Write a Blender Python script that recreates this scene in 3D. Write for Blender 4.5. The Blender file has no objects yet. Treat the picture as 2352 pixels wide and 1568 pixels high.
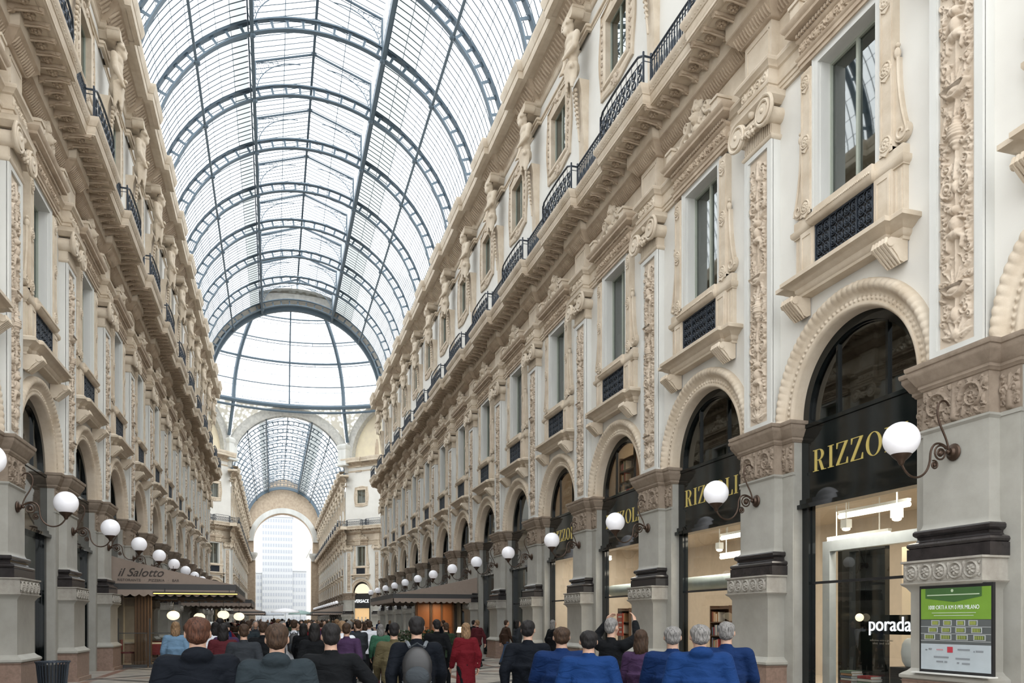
import bpy, math, random
import numpy as np
from mathutils import Vector, Matrix
PI = math.pi
rnd = random.Random(7)
SC = bpy.context.scene
COL = SC.collection

# ------------------------------------------------------------------ camera, sky, exposure
F_PX = 1820.0
YAW = math.atan((1176 - 628) / F_PX)
EYE = 1.6
cam_d = bpy.data.cameras.new('camera')
cam = bpy.data.objects.new('camera', cam_d)
COL.objects.link(cam)
cam.location = (0, 0, EYE)
cam.rotation_euler = (PI / 2, 0, -YAW)
cam_d.sensor_width = 36.0
cam_d.lens = 36.0 * F_PX / 2352.0
cam_d.shift_y = (1425 - 784) / 2352.0
cam_d.clip_end = 1500
SC.camera = cam

W = bpy.data.worlds.new('sky')
SC.world = W
W.use_nodes = True
wn = W.node_tree.nodes
wl = W.node_tree.links
wn.clear()
w_out = wn.new('ShaderNodeOutputWorld')
w_bg = wn.new('ShaderNodeBackground')
w_tc = wn.new('ShaderNodeTexCoord')
w_sep = wn.new('ShaderNodeSeparateXYZ')
w_ramp = wn.new('ShaderNodeValToRGB')
w_ramp.color_ramp.elements[0].position = 0.0
w_ramp.color_ramp.elements[0].color = (0.92, 0.945, 0.96, 1)
w_ramp.color_ramp.elements[1].position = 0.7
w_ramp.color_ramp.elements[1].color = (0.965, 0.985, 1.0, 1)
wl.new(w_tc.outputs['Generated'], w_sep.inputs[0])
wl.new(w_sep.outputs['Z'], w_ramp.inputs[0])
wl.new(w_ramp.outputs[0], w_bg.inputs[0])
w_bg.inputs[1].default_value = 2.7
wl.new(w_bg.outputs[0], w_out.inputs[0])

SC.view_settings.view_transform = 'Standard'
SC.view_settings.look = 'None'
SC.view_settings.exposure = 0.36
SC.view_settings.gamma = 1.0
SC.view_settings.use_curve_mapping = False
cy = SC.cycles
cy.max_bounces = 6
cy.diffuse_bounces = 3
cy.glossy_bounces = 2
cy.transmission_bounces = 2
cy.transparent_max_bounces = 12
cy.use_adaptive_sampling = True
cy.adaptive_threshold = 0.03
cy.use_denoising = True
cy.caustics_reflective = False
cy.caustics_refractive = False
cy.sample_clamp_indirect = 6.0

# the soft overcast sun above the glass roof
sun_d = bpy.data.lights.new('sun', 'SUN')
sun_d.energy = 1.3
sun_d.angle = 1.2
sun_d.color = (1.0, 0.97, 0.92)
sun = bpy.data.objects.new('sun', sun_d)
sun.rotation_euler = (math.radians(24), math.radians(20), 0)
COL.objects.link(sun)

# ------------------------------------------------------------------ the plan of the arcade
CX = 2.06            # axis of the arcade
HW = 7.46            # half width between the wall planes
XR, XL = CX + HW, CX - HW
BAY = 4.82
S0 = 9.0             # first pilaster in the picture, right wall
SL = 0.35            # the left wall's bays sit a little farther along
K0, K1 = -2, 13      # pilaster numbers of the near arm
S_END = S0 + BAY * 13 + 1.2   # near arm ends at the crossing
S_OCT = S_END + 38.4          # far arm starts
S_FAR = S_OCT + BAY * 13 + 1.0  # far portal

# ------------------------------------------------------------------ materials
def new_mat(name):
    m = bpy.data.materials.new(name)
    m.use_nodes = True
    nt = m.node_tree
    return m, nt, nt.nodes['Principled BSDF']

def stone(name, col, col2=None, scale=3.0, rough=0.75, detail=6, bump=0.15, bscale=40, streak=False, amount=1.0):
    m, nt, b = new_mat(name)
    tc = nt.nodes.new('ShaderNodeTexCoord')
    mp = nt.nodes.new('ShaderNodeMapping')
    mp.inputs['Scale'].default_value = (scale, scale, scale * (0.25 if streak else 1))
    nz = nt.nodes.new('ShaderNodeTexNoise')
    nz.inputs['Scale'].default_value = 1.0
    nz.inputs['Detail'].default_value = detail
    nz.inputs['Roughness'].default_value = 0.62
    rp = nt.nodes.new('ShaderNodeValToRGB')
    c2 = col2 or tuple(c * 0.8 for c in col)
    rp.color_ramp.elements[0].position = 0.32
    rp.color_ramp.elements[0].color = (*c2, 1)
    rp.color_ramp.elements[1].position = 0.62
    rp.color_ramp.elements[1].color = (*col, 1)
    nt.links.new(tc.outputs['Object'], mp.inputs[0])
    nt.links.new(mp.outputs[0], nz.inputs['Vector'])
    nt.links.new(nz.outputs['Fac'], rp.inputs[0])
    nt.links.new(rp.outputs[0], b.inputs['Base Color'])
    b.inputs['Roughness'].default_value = rough
    if bump:
        n2 = nt.nodes.new('ShaderNodeTexNoise')
        n2.inputs['Scale'].default_value = bscale
        n2.inputs['Detail'].default_value = 3
        bp = nt.nodes.new('ShaderNodeBump')
        bp.inputs['Strength'].default_value = bump
        bp.inputs['Distance'].default_value = 0.01
        nt.links.new(tc.outputs['Object'], n2.inputs['Vector'])
        nt.links.new(n2.outputs['Fac'], bp.inputs['Height'])
        nt.links.new(bp.outputs[0], b.inputs['Normal'])
    return m

def plain(name, col, rough=0.6, metal=0.0, emit=0.0, ecol=None, spec=None):
    m, nt, b = new_mat(name)
    tc = nt.nodes.new('ShaderNodeTexCoord')
    nz = nt.nodes.new('ShaderNodeTexNoise')
    nz.inputs['Scale'].default_value = 6.0
    nz.inputs['Detail'].default_value = 3
    mx = nt.nodes.new('ShaderNodeMix')
    mx.data_type = 'RGBA'
    mx.inputs['A'].default_value = (*[c * 0.88 for c in col], 1)
    mx.inputs['B'].default_value = (*[min(1, c * 1.08) for c in col], 1)
    nt.links.new(tc.outputs['Object'], nz.inputs['Vector'])
    nt.links.new(nz.outputs['Fac'], mx.inputs['Factor'])
    nt.links.new(mx.outputs['Result'], b.inputs['Base Color'])
    b.inputs['Roughness'].default_value = rough
    b.inputs['Metallic'].default_value = metal
    if spec is not None:
        b.inputs['Specular IOR Level'].default_value = spec
    if emit:
        b.inputs['Emission Color'].default_value = (*(ecol or col), 1)
        b.inputs['Emission Strength'].default_value = emit
    return m

def pane(name, tint, alpha_mix, rough=0.03, refl=0.5):
    """thin window pane: transparent + mirror, no shadow caustics needed"""
    m = bpy.data.materials.new(name)
    m.use_nodes = True
    nt = m.node_tree
    nt.nodes.clear()
    o = nt.nodes.new('ShaderNodeOutputMaterial')
    t = nt.nodes.new('ShaderNodeBsdfTransparent')
    t.inputs[0].default_value = (*tint, 1)
    g = nt.nodes.new('ShaderNodeBsdfGlossy')
    g.inputs['Color'].default_value = (0.9, 0.93, 0.92, 1)
    g.inputs['Roughness'].default_value = rough
    fr = nt.nodes.new('ShaderNodeLayerWeight')
    fr.inputs['Blend'].default_value = refl
    mt = nt.nodes.new('ShaderNodeMath')
    mt.operation = 'MULTIPLY_ADD'
    mt.inputs[1].default_value = min(1.0 - alpha_mix, refl * 2)
    mt.inputs[2].default_value = alpha_mix
    mt.use_clamp = True
    mx = nt.nodes.new('ShaderNodeMixShader')
    nt.links.new(fr.outputs['Fresnel'], mt.inputs[0])
    nt.links.new(mt.outputs[0], mx.inputs[0])
    nt.links.new(t.outputs[0], mx.inputs[1])
    nt.links.new(g.outputs[0], mx.inputs[2])
    nt.links.new(mx.outputs[0], o.inputs[0])
    return m

M = {}
M['stucco'] = stone('white_stucco', (0.73, 0.715, 0.67), (0.67, 0.65, 0.605), 0.6, 0.85, 3, 0.1, 60)
M['cream'] = stone('cream_stone', (0.645, 0.56, 0.45), (0.50, 0.41, 0.305), 1.4, 0.8, 5, 0.25, 55)
M['tan'] = stone('tan_carved_stone', (0.50, 0.405, 0.305), (0.38, 0.295, 0.215), 2.2, 0.85, 6, 0.35, 60)
M['relief'] = stone('carved_relief_stone', (0.60, 0.51, 0.41), (0.48, 0.39, 0.30), 1.5, 0.85, 5, 0.3, 70)
M['trimwhite'] = stone('pale_grey_stone', (0.66, 0.66, 0.63), (0.56, 0.56, 0.53), 1.0, 0.6, 4, 0.1, 50, streak=True)
M['pier'] = stone('grey_pier_stone', (0.365, 0.355, 0.32), (0.295, 0.285, 0.25), 1.6, 0.6, 6, 0.08, 50)
M['capital'] = stone('brown_grey_carved_stone', (0.30, 0.24, 0.185), (0.20, 0.155, 0.115), 3.0, 0.8, 6, 0.3, 60)
M['rosette'] = stone('grey_rosette_stone', (0.36, 0.34, 0.30), (0.26, 0.24, 0.21), 4.0, 0.8, 5, 0.2, 70)
M['darkmarble'] = stone('black_marble', (0.035, 0.030, 0.030), (0.016, 0.014, 0.014), 3.0, 0.22, 6, 0.0)
M['granite'] = stone('pink_granite', (0.27, 0.185, 0.145), (0.19, 0.13, 0.10), 12.0, 0.4, 6, 0.05, 90)
M['iron'] = plain('blue_grey_roof_iron', (0.095, 0.132, 0.165), 0.5, 0.2)
M['wroughtiron'] = plain('dark_wrought_iron', (0.035, 0.045, 0.06), 0.45, 0.4)
M['bronze'] = plain('dark_bronze', (0.07, 0.045, 0.032), 0.4, 0.7)
M['black'] = plain('black_lacquer', (0.005, 0.007, 0.007), 0.05)
M['blackmatt'] = plain('black_matt', (0.012, 0.012, 0.013), 0.5)
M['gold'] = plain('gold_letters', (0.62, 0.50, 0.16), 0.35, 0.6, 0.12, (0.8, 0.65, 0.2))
def frosted(name, tint, clear):
    m = bpy.data.materials.new(name)
    m.use_nodes = True
    nt = m.node_tree
    nt.nodes.clear()
    o = nt.nodes.new('ShaderNodeOutputMaterial')
    t = nt.nodes.new('ShaderNodeBsdfTransparent')
    t.inputs[0].default_value = (*tint, 1)
    d = nt.nodes.new('ShaderNodeBsdfTranslucent')
    d.inputs[0].default_value = (*tint, 1)
    mx = nt.nodes.new('ShaderNodeMixShader')
    mx.inputs[0].default_value = 1 - clear
    nt.links.new(t.outputs[0], mx.inputs[1])
    nt.links.new(d.outputs[0], mx.inputs[2])
    nt.links.new(mx.outputs[0], o.inputs[0])
    return m
M['roofglass'] = frosted('frosted_roof_glass', (0.965, 0.985, 1.0), 0.45)
M['winglass'] = pane('window_glass', (0.55, 0.62, 0.57), 0.10, 0.02, 0.5)
M['shopglass'] = pane('shop_glass', (0.93, 0.94, 0.92), 0.035, 0.01, 0.35)
M['darkglass'] = pane('dark_arch_glass', (0.22, 0.23, 0.20), 0.06, 0.02, 0.35)
M['opal'] = plain('opal_lamp_glass', (0.86, 0.86, 0.90), 0.25, 0, 0.12, (0.95, 0.95, 1.0))
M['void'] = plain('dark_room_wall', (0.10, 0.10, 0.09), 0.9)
M['roomgreen'] = plain('grey_green_room_wall', (0.34, 0.37, 0.32), 0.9)
M['winpaint'] = plain('green_grey_window_paint', (0.36, 0.39, 0.33), 0.5)
M['blind'] = plain('grey_green_blind', (0.30, 0.33, 0.28), 0.8)
M['zinc'] = plain('grey_roof_sheet', (0.42, 0.43, 0.42), 0.7)
M['roombeige'] = plain('warm_shop_wall', (0.56, 0.49, 0.40), 0.8)
M['white'] = plain('white_paint', (0.82, 0.86, 0.85), 0.5)
M['tube'] = plain('glowing_tube', (1, 1, 1), 0.5, 0, 3.0, (1.0, 0.88, 0.70))
M['warmbulb'] = plain('warm_bulb', (1, 0.9, 0.6), 0.5, 0, 6.0, (1.0, 0.78, 0.40))
M['awning'] = plain('taupe_awning_cloth', (0.30, 0.24, 0.20), 0.9)
M['awntrim'] = plain('charcoal_awning_frame', (0.035, 0.035, 0.035), 0.5)
M['ink'] = plain('dark_sign_ink', (0.05, 0.04, 0.035), 0.8)
M['signwhite'] = plain('white_sign_letters', (0.9, 0.92, 0.92), 0.5, 0, 1.0, (0.9, 0.95, 1.0))

M['crossarch'] = stone('grey_mosaic_arch', (0.56, 0.55, 0.51), (0.40, 0.39, 0.37), 3.0, 0.8, 6, 0.2, 20)
M['mural'] = stone('faded_mural', (0.70, 0.62, 0.45), (0.60, 0.52, 0.40), 0.5, 0.8, 4, 0)

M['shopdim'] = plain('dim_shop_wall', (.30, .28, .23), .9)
M['glowpanel'] = plain('beige_panel_painted_glow', (.75, .58, .38), .7, 0, .35, (1, .78, .5))  # warm light falling on the beige wall panel, put in as emission
M['blindpale'] = plain('pale_blind_cloth', (.62, .70, .66), .7)
M['wood'] = plain('dark_brown_wood', (.09, .05, .03), .5)
M['orangewood'] = plain('orange_brown_wood', (.28, .11, .04), .45)
M['globewarm'] = plain('glowing_warm_glass', (.8, .7, .5), .4, 0, 1.0, (1, .84, .58))
M['boutiquedoor'] = plain('amber_boutique_interior', (.45, .28, .12), .7, 0, .45, (1, .68, .36))
M['ledstrip'] = plain('yellow_light_strip', (.8, .6, .2), .4, 0, 1.2, (1, .66, .16))
M['boutiqueglow'] = plain('lit_boutique_window', (.5, .42, .3), .6, 0, .62, (1, .86, .64))

def mat(c, rough=0.85, name='cloth', cache={}):
    key = (tuple(round(x, 3) for x in c), rough, name)
    if key not in cache:
        m = plain(name, c, rough, spec=.12 if 'cloth' in name else None)
        if name.endswith('_cloth'):
            nt = m.node_tree
            tc = nt.nodes.new('ShaderNodeTexCoord')
            mp = nt.nodes.new('ShaderNodeMapping')
            mp.inputs['Scale'].default_value = (7, 7, 11)
            nz = nt.nodes.new('ShaderNodeTexNoise')
            nz.inputs['Scale'].default_value = 1
            nz.inputs['Detail'].default_value = 3
            nz.inputs['Distortion'].default_value = 1.2
            bp = nt.nodes.new('ShaderNodeBump')
            bp.inputs['Strength'].default_value = .5
            bp.inputs['Distance'].default_value = .04
            nt.links.new(tc.outputs['Object'], mp.inputs[0])
            nt.links.new(mp.outputs[0], nz.inputs['Vector'])
            nt.links.new(nz.outputs['Fac'], bp.inputs['Height'])
            nt.links.new(bp.outputs[0], nt.nodes['Principled BSDF'].inputs['Normal'])
        cache[key] = m
    return cache[key]

# ------------------------------------------------------------------ mesh building
class MB:
    def __init__(s):
        s.v = []
        s.f = []
        s.n = 0
        s.mi = []
        s.cur = 0
    def add(s, vs, fs):
        vs = np.asarray(vs, dtype=float).reshape(-1, 3)
        s.v.append(vs)
        n = s.n
        s.f.extend([tuple(i + n for i in f) for f in fs])
        s.mi.extend([s.cur] * len(fs))
        s.n += len(vs)
        return s
    def box(s, x0, x1, y0, y1, z0, z1):
        x0, x1 = min(x0, x1), max(x0, x1)
        y0, y1 = min(y0, y1), max(y0, y1)
        z0, z1 = min(z0, z1), max(z0, z1)
        v = [(x0, y0, z0), (x1, y0, z0), (x1, y1, z0), (x0, y1, z0), (x0, y0, z1), (x1, y0, z1), (x1, y1, z1), (x0, y1, z1)]
        return s.add(v, [(0, 3, 2, 1), (4, 5, 6, 7), (0, 1, 5, 4), (1, 2, 6, 5), (2, 3, 7, 6), (3, 0, 4, 7)])
    def grid(s, P, closed_u=False, flip=False):
        """P: array (nu, nv, 3)"""
        nu, nv = P.shape[:2]
        fs = []
        for i in range(nu if closed_u else nu - 1):
            a = i * nv
            b = ((i + 1) % nu) * nv
            for j in range(nv - 1):
                q = (a + j, b + j, b + j + 1, a + j + 1)
                fs.append(q[::-1] if flip else q)
        return s.add(P.reshape(-1, 3), fs)
    def tube(s, pts, r, n=8, cap=True, closed=False):
        pts = [Vector(p) for p in pts]
        rs = r if isinstance(r, (list, tuple)) else [r] * len(pts)
        m = len(pts)
        up = Vector((0.013, 0.027, 1))
        rings = []
        prev = None
        for i in range(m):
            if closed:
                t = pts[(i + 1) % m] - pts[i - 1]
            else:
                t = pts[min(i + 1, m - 1)] - pts[max(i - 1, 0)]
            if t.length < 1e-9:
                t = Vector((0, 0, 1))
            t.normalize()
            if prev is None:
                a = t.cross(up)
                if a.length < 0.05:
                    a = t.cross(Vector((1, 0.03, 0)))
            else:
                a = prev - t * prev.dot(t)
                if a.length < 1e-6:
                    a = t.cross(up)
            a.normalize()
            prev = a
            b = t.cross(a)
            rings.append([pts[i] + (a * math.cos(2 * PI * k / n) + b * math.sin(2 * PI * k / n)) * rs[i] for k in range(n)])
        vs = [q for rg in rings for q in rg]
        fs = []
        for i in range(m if closed else m - 1):
            j = (i + 1) % m
            for k in range(n):
                k2 = (k + 1) % n
                fs.append((i * n + k, i * n + k2, j * n + k2, j * n + k))
        if cap and not closed:
            fs.append(tuple(range(n))[::-1])
            fs.append(tuple((m - 1) * n + k for k in range(n)))
        return s.add([tuple(q) for q in vs], fs)
    def lathe(s, prof, n=24, c=(0, 0, 0), axis='z', half=False):
        """prof: [(r, h)]"""
        P = np.zeros((n + (1 if half else 0), len(prof), 3))
        for i in range(P.shape[0]):
            a = (PI if half else 2 * PI) * i / n
            for j, (r, h) in enumerate(prof):
                if axis == 'z':
                    P[i, j] = (c[0] + r * math.cos(a), c[1] + r * math.sin(a), c[2] + h)
                elif axis == 'y':
                    P[i, j] = (c[0] + r * math.cos(a), c[1] + h, c[2] - r * math.sin(a))
                else:
                    P[i, j] = (c[0] + h, c[1] + r * math.cos(a), c[2] + r * math.sin(a))
        return s.grid(P, closed_u=not half)
    def prism(s, outline, y0, y1):
        """outline (x,z) extruded between y0 and y1"""
        n = len(outline)
        vs = [(x, y0, z) for x, z in outline] + [(x, y1, z) for x, z in outline]
        fs = [tuple(range(n)), tuple(range(2 * n - 1, n - 1, -1))]
        fs += [(i, n + i, n + (i + 1) % n, (i + 1) % n) for i in range(n)]
        return s.add(vs, fs)
    def sphere(s, c, r, n=16, m=10, sc=(1, 1, 1)):
        prof = [(max(1e-4, math.sin(PI * j / m)), -math.cos(PI * j / m)) for j in range(m + 1)]
        P = np.zeros((n, m + 1, 3))
        for i in range(n):
            a = 2 * PI * i / n
            for j, (q, h) in enumerate(prof):
                P[i, j] = (c[0] + q * r * sc[0] * math.cos(a), c[1] + q * r * sc[1] * math.sin(a), c[2] + h * r * sc[2])
        return s.grid(P, closed_u=True)
    def xform(s, mtx, start=0):
        allv = np.concatenate(s.v) if s.v else np.zeros((0, 3))
        m = np.array(mtx)
        allv[start:] = allv[start:] @ m[:3, :3].T + m[:3, 3]
        s.v = [allv]
        return s
    def mesh(s, name, smooth=35):
        me = bpy.data.meshes.new(name)
        v = np.concatenate(s.v) if s.v else np.zeros((0, 3))
        me.from_pydata(v.tolist(), [], s.f)
        if any(s.mi):
            me.polygons.foreach_set('material_index', s.mi)
        if smooth:
            me.polygons.foreach_set('use_smooth', [True] * len(me.polygons))
            if smooth < 180:
                me.set_sharp_from_angle(angle=math.radians(smooth))
        me.update()
        return me

def obj(name, mb, m, parent=None, smooth=35):
    me = mb.mesh(name, smooth) if isinstance(mb, MB) else mb
    o = bpy.data.objects.new(name, me)
    COL.objects.link(o)
    for k in (m if isinstance(m, (list, tuple)) else [m]):
        me.materials.append(k)
    if parent is not None:
        o.parent = parent
    return o

def tag(o, label, cat, group=None, kind=None):
    o['label'] = label
    o['category'] = cat
    if group:
        o['group'] = group
    if kind:
        o['kind'] = kind
    return o

def struct(name, mb, m, parent=None, smooth=35):
    o = obj(name, mb, m, parent, smooth)
    o['kind'] = 'structure'
    return o

def thing(name, label, cat, group=None, loc=(0, 0, 0), rz=0):
    o = bpy.data.objects.new(name, None)
    o.empty_display_size = 0.2
    COL.objects.link(o)
    o.location = loc
    o.rotation_euler = (0, 0, rz)
    return tag(o, label, cat, group)

def copy_tree(o, parent=None):
    c = o.copy()
    COL.objects.link(c)
    if parent is not None:
        c.parent = parent
    for ch in o.children:
        copy_tree(ch, c)
    return c

def place(o, side, s, z=0.0):
    """stand a thing of the facade against the right (R) or left (L) wall at distance s"""
    if side == 'L' and s < S_END + 3:
        s += SL
    o.location = (XR, s, z) if side == 'R' else (XL, s, z)
    o.rotation_euler = (0, 0, -PI / 2 if side == 'R' else PI / 2)
    return o

ORD = ['nearest', 'second', 'third', 'fourth', 'fifth', 'sixth', 'seventh', 'eighth', 'ninth', 'tenth', 'eleventh',
       'twelfth', 'thirteenth', 'fourteenth', 'fifteenth', 'sixteenth']
def nth(i):
    return ORD[i] if i == 0 else ORD[i] + ' nearest'
SIDE = {'R': 'right', 'L': 'left'}

def miter_path(path, d):
    """offset a plan polyline (x, y) outwards (towards -y for a path running +x)"""
    n = len(path)
    out = []
    for i in range(n):
        ns = []
        for a, b in ((i - 1, i), (i, i + 1)):
            if 0 <= a and b < n:
                dx, dy = path[b][0] - path[a][0], path[b][1] - path[a][1]
                l = math.hypot(dx, dy) or 1
                ns.append((dy / l, -dx / l))
        if len(ns) == 1:
            nx, ny = ns[0]
            out.append((path[i][0] + nx * d, path[i][1] + ny * d))
        else:
            (ax, ay), (bx, by) = ns
            k = 1 + ax * bx + ay * by
            k = max(k, 0.2)
            out.append((path[i][0] + (ax + bx) / k * d, path[i][1] + (ay + by) / k * d))
    return out

def moulding(mb, path, prof, caps=True):
    """path: plan polyline, prof: [(out, z)] from bottom to top"""
    if caps and len(prof) > 2:
        prof = [(prof[0][0] - .10, prof[0][1] + .001)] + list(prof) + [(prof[-1][0] - .10, prof[-1][1] - .001)]
    P = np.zeros((len(path), len(prof), 3))
    for j, (d, z) in enumerate(prof):
        for i, (x, y) in enumerate(miter_path(path, d)):
            P[i, j] = (x, y, z)
    # doubled columns keep the mitres sharp
    cols = []
    for i in range(len(path)):
        cols.append(P[i])
    mb.grid(np.array(cols))
    return mb

def block_path(hw, d, back=0.0):
    """plan path around a block of half width hw standing d in front of the wall"""
    return [(-hw, back), (-hw, -d), (hw, -d), (hw, back)]

def solid_block(mb, hw, d, z0, z1):
    return mb.box(-hw, hw, -d, 0.02, z0, z1)

# ------------------------------------------------------------------ carving (height fields)
class Carve:
    def __init__(s, w, h, step=0.012, mirror=True):
        s.w, s.h, s.step = w, h, step
        s.nx = int(round(w / step)) + 1
        s.nz = int(round(h / step)) + 1
        s.x = np.linspace(-w / 2, w / 2, s.nx)
        s.z = np.linspace(0, h, s.nz)
        s.H = np.zeros((s.nx, s.nz))
        s.mirror = mirror
    def _win(s, x0, x1, z0, z1):
        i0, i1 = np.searchsorted(s.x, [x0, x1])
        j0, j1 = np.searchsorted(s.z, [z0, z1])
        return max(0, i0 - 1), min(s.nx, i1 + 1), max(0, j0 - 1), min(s.nz, j1 + 1)
    def _put(s, f, x0, x1, z0, z1, op='max'):
        i0, i1, j0, j1 = s._win(x0, x1, z0, z1)
        if i1 <= i0 or j1 <= j0:
            return
        X, Z = np.meshgrid(s.x[i0:i1], s.z[j0:j1], indexing='ij')
        v = f(X, Z)
        if op == 'max':
            s.H[i0:i1, j0:j1] = np.maximum(s.H[i0:i1, j0:j1], v)
        else:
            s.H[i0:i1, j0:j1] += v
    def blob(s, cx, cz, rx, rz, h, rot=0, op='max', base=0, one=False):
        c, q = math.cos(rot), math.sin(rot)
        R = max(rx, rz) * 1.05
        for sg in ((1, -1) if s.mirror and cx != 0 and not one else (1,)):
            def f(X, Z, sg=sg):
                dx, dz = (X * sg - cx), Z - cz
                u, v = dx * c + dz * q, -dx * q + dz * c
                t = 1 - (u / rx) ** 2 - (v / rz) ** 2
                return np.where(t > 0, base + h * np.sqrt(np.maximum(t, 0)), 0)
            s._put(f, cx * sg - R, cx * sg + R, cz - R, cz + R, op)
    def stroke(s, pts, w0, w1, h, one=False, groove=0.0):
        n = len(pts)
        for i in range(n - 1):
            (ax, az), (bx, bz) = pts[i], pts[i + 1]
            wa = w0 + (w1 - w0) * i / (n - 1)
            wb = w0 + (w1 - w0) * (i + 1) / (n - 1)
            L2 = (bx - ax) ** 2 + (bz - az) ** 2 + 1e-9
            R = max(wa, wb)
            for sg in ((1, -1) if s.mirror and not one else (1,)):
                def f(X, Z, sg=sg):
                    px, pz = X * sg - ax, Z - az
                    t = np.clip((px * (bx - ax) + pz * (bz - az)) / L2, 0, 1)
                    d = np.hypot(px - t * (bx - ax), pz - t * (bz - az))
                    ww = wa + (wb - wa) * t
                    q = 1 - (d / ww) ** 2
                    hh = h * (0.45 + 0.55 * ww / max(w0, w1)) * np.sqrt(np.maximum(q, 0))
                    if groove:
                        hh = hh * (1 - groove * np.exp(-(d / (0.3 * ww)) ** 2))
                    return hh
                xs = [ax * sg, bx * sg]
                s._put(f, min(xs) - R, max(xs) + R, min(az, bz) - R, max(az, bz) + R)
    def spiral(s, cx, cz, r, turns, a0, hand, w, h, eye=True, n=22, one=False):
        pts = []
        for i in range(n + 1):
            t = i / n
            a = a0 + hand * turns * 2 * PI * t
            rr = r * (1 - 0.8 * t)
            pts.append((cx + rr * math.cos(a), cz + rr * math.sin(a)))
        s.stroke(pts, w, w * 0.5, h, one)
        if eye:
            s.blob(cx, cz, w * 1.1, w * 1.1, h * 1.2, one=one)
    def leaf(s, x, z, ang, L, wid, h, lobes=4, one=False):
        """acanthus leaf from its root along ang"""
        c, q = math.cos(ang), math.sin(ang)
        s.stroke([(x, z), (x + c * L * 0.5, z + q * L * 0.5), (x + c * L, z + q * L)], wid * 0.32, wid * 0.12, h, one)
        for k in range(lobes):
            t = (k + 0.6) / (lobes + 0.4)
            bx, bz = x + c * L * t * 0.85, z + q * L * t * 0.85
            ll = wid * (1.0 - 0.55 * t)
            for sg in (1, -1):
                a = ang + sg * (0.95 - 0.35 * t)
                s.stroke([(bx, bz), (bx + math.cos(a) * ll * 0.6, bz + math.sin(a) * ll * 0.6),
                          (bx + math.cos(a - sg * 0.35) * ll, bz + math.sin(a - sg * 0.35) * ll)],
                         wid * 0.2, wid * 0.09, h * 0.8, one, groove=0.35)
    def rosette(s, cx, cz, r, h, n=6, one=False):
        s.blob(cx, cz, r, r, h * 0.35, one=one)
        for k in range(n):
            a = 2 * PI * k / n + 0.3
            s.blob(cx + r * 0.55 * math.cos(a), cz + r * 0.55 * math.sin(a), r * 0.42, r * 0.26, h * 0.85, rot=a, one=one)
        s.blob(cx, cz, r * 0.26, r * 0.26, h * 1.15, one=one)
    def grid(s, mb, y=0.0, z0=0.0, x0=0.0, gain=1.0, skip=False):
        """raised surface standing in front of plane y"""
        H = s.H * gain
        P = np.zeros((s.nx, s.nz, 3))
        P[..., 0] = s.x[:, None] + x0
        P[..., 1] = y - H
        P[..., 2] = s.z[None, :] + z0
        if not skip:
            mb.grid(P)
        else:
            mask = s.H > 1e-4
            cell = mask[:-1, :-1] | mask[1:, :-1] | mask[:-1, 1:] | mask[1:, 1:]
            idx = -np.ones((s.nx, s.nz), int)
            fs, used = [], []
            def vid(i, j):
                if idx[i, j] < 0:
                    idx[i, j] = len(used)
                    used.append((i, j))
                return idx[i, j]
            for i, j in zip(*np.nonzero(cell)):
                fs.append((vid(i, j), vid(i + 1, j), vid(i + 1, j + 1), vid(i, j + 1)))
            u = np.array(used)
            V = P[u[:, 0], u[:, 1]]
            n = len(V)
            B = V.copy()
            B[:, 1] = y + 0.012
            allf = [tuple(f) for f in fs]
            # edge skirt
            from collections import Counter
            ec = Counter()
            for f in fs:
                for a in range(4):
                    ec[(f[a], f[(a + 1) % 4])] += 1
            for (a, b) in list(ec):
                if (b, a) not in ec:
                    allf.append((b, a, a + n, b + n))
            allf += [tuple(x + n for x in f[::-1]) for f in fs]
            mb.add(np.concatenate([V, B]), allf)
        return mb

# ================================================================== THE FACADE, ONE PROTOTYPE OF EACH ELEMENT
# local frame of every facade element: x along the wall, -y out into the arcade, z up, y = 0 the wall plane
ZS = 5.40      # top of the impost, springing of the shop arches
RA = 1.52      # inner radius of the arches
ZC = 14.10     # underside of the balcony lip

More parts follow.
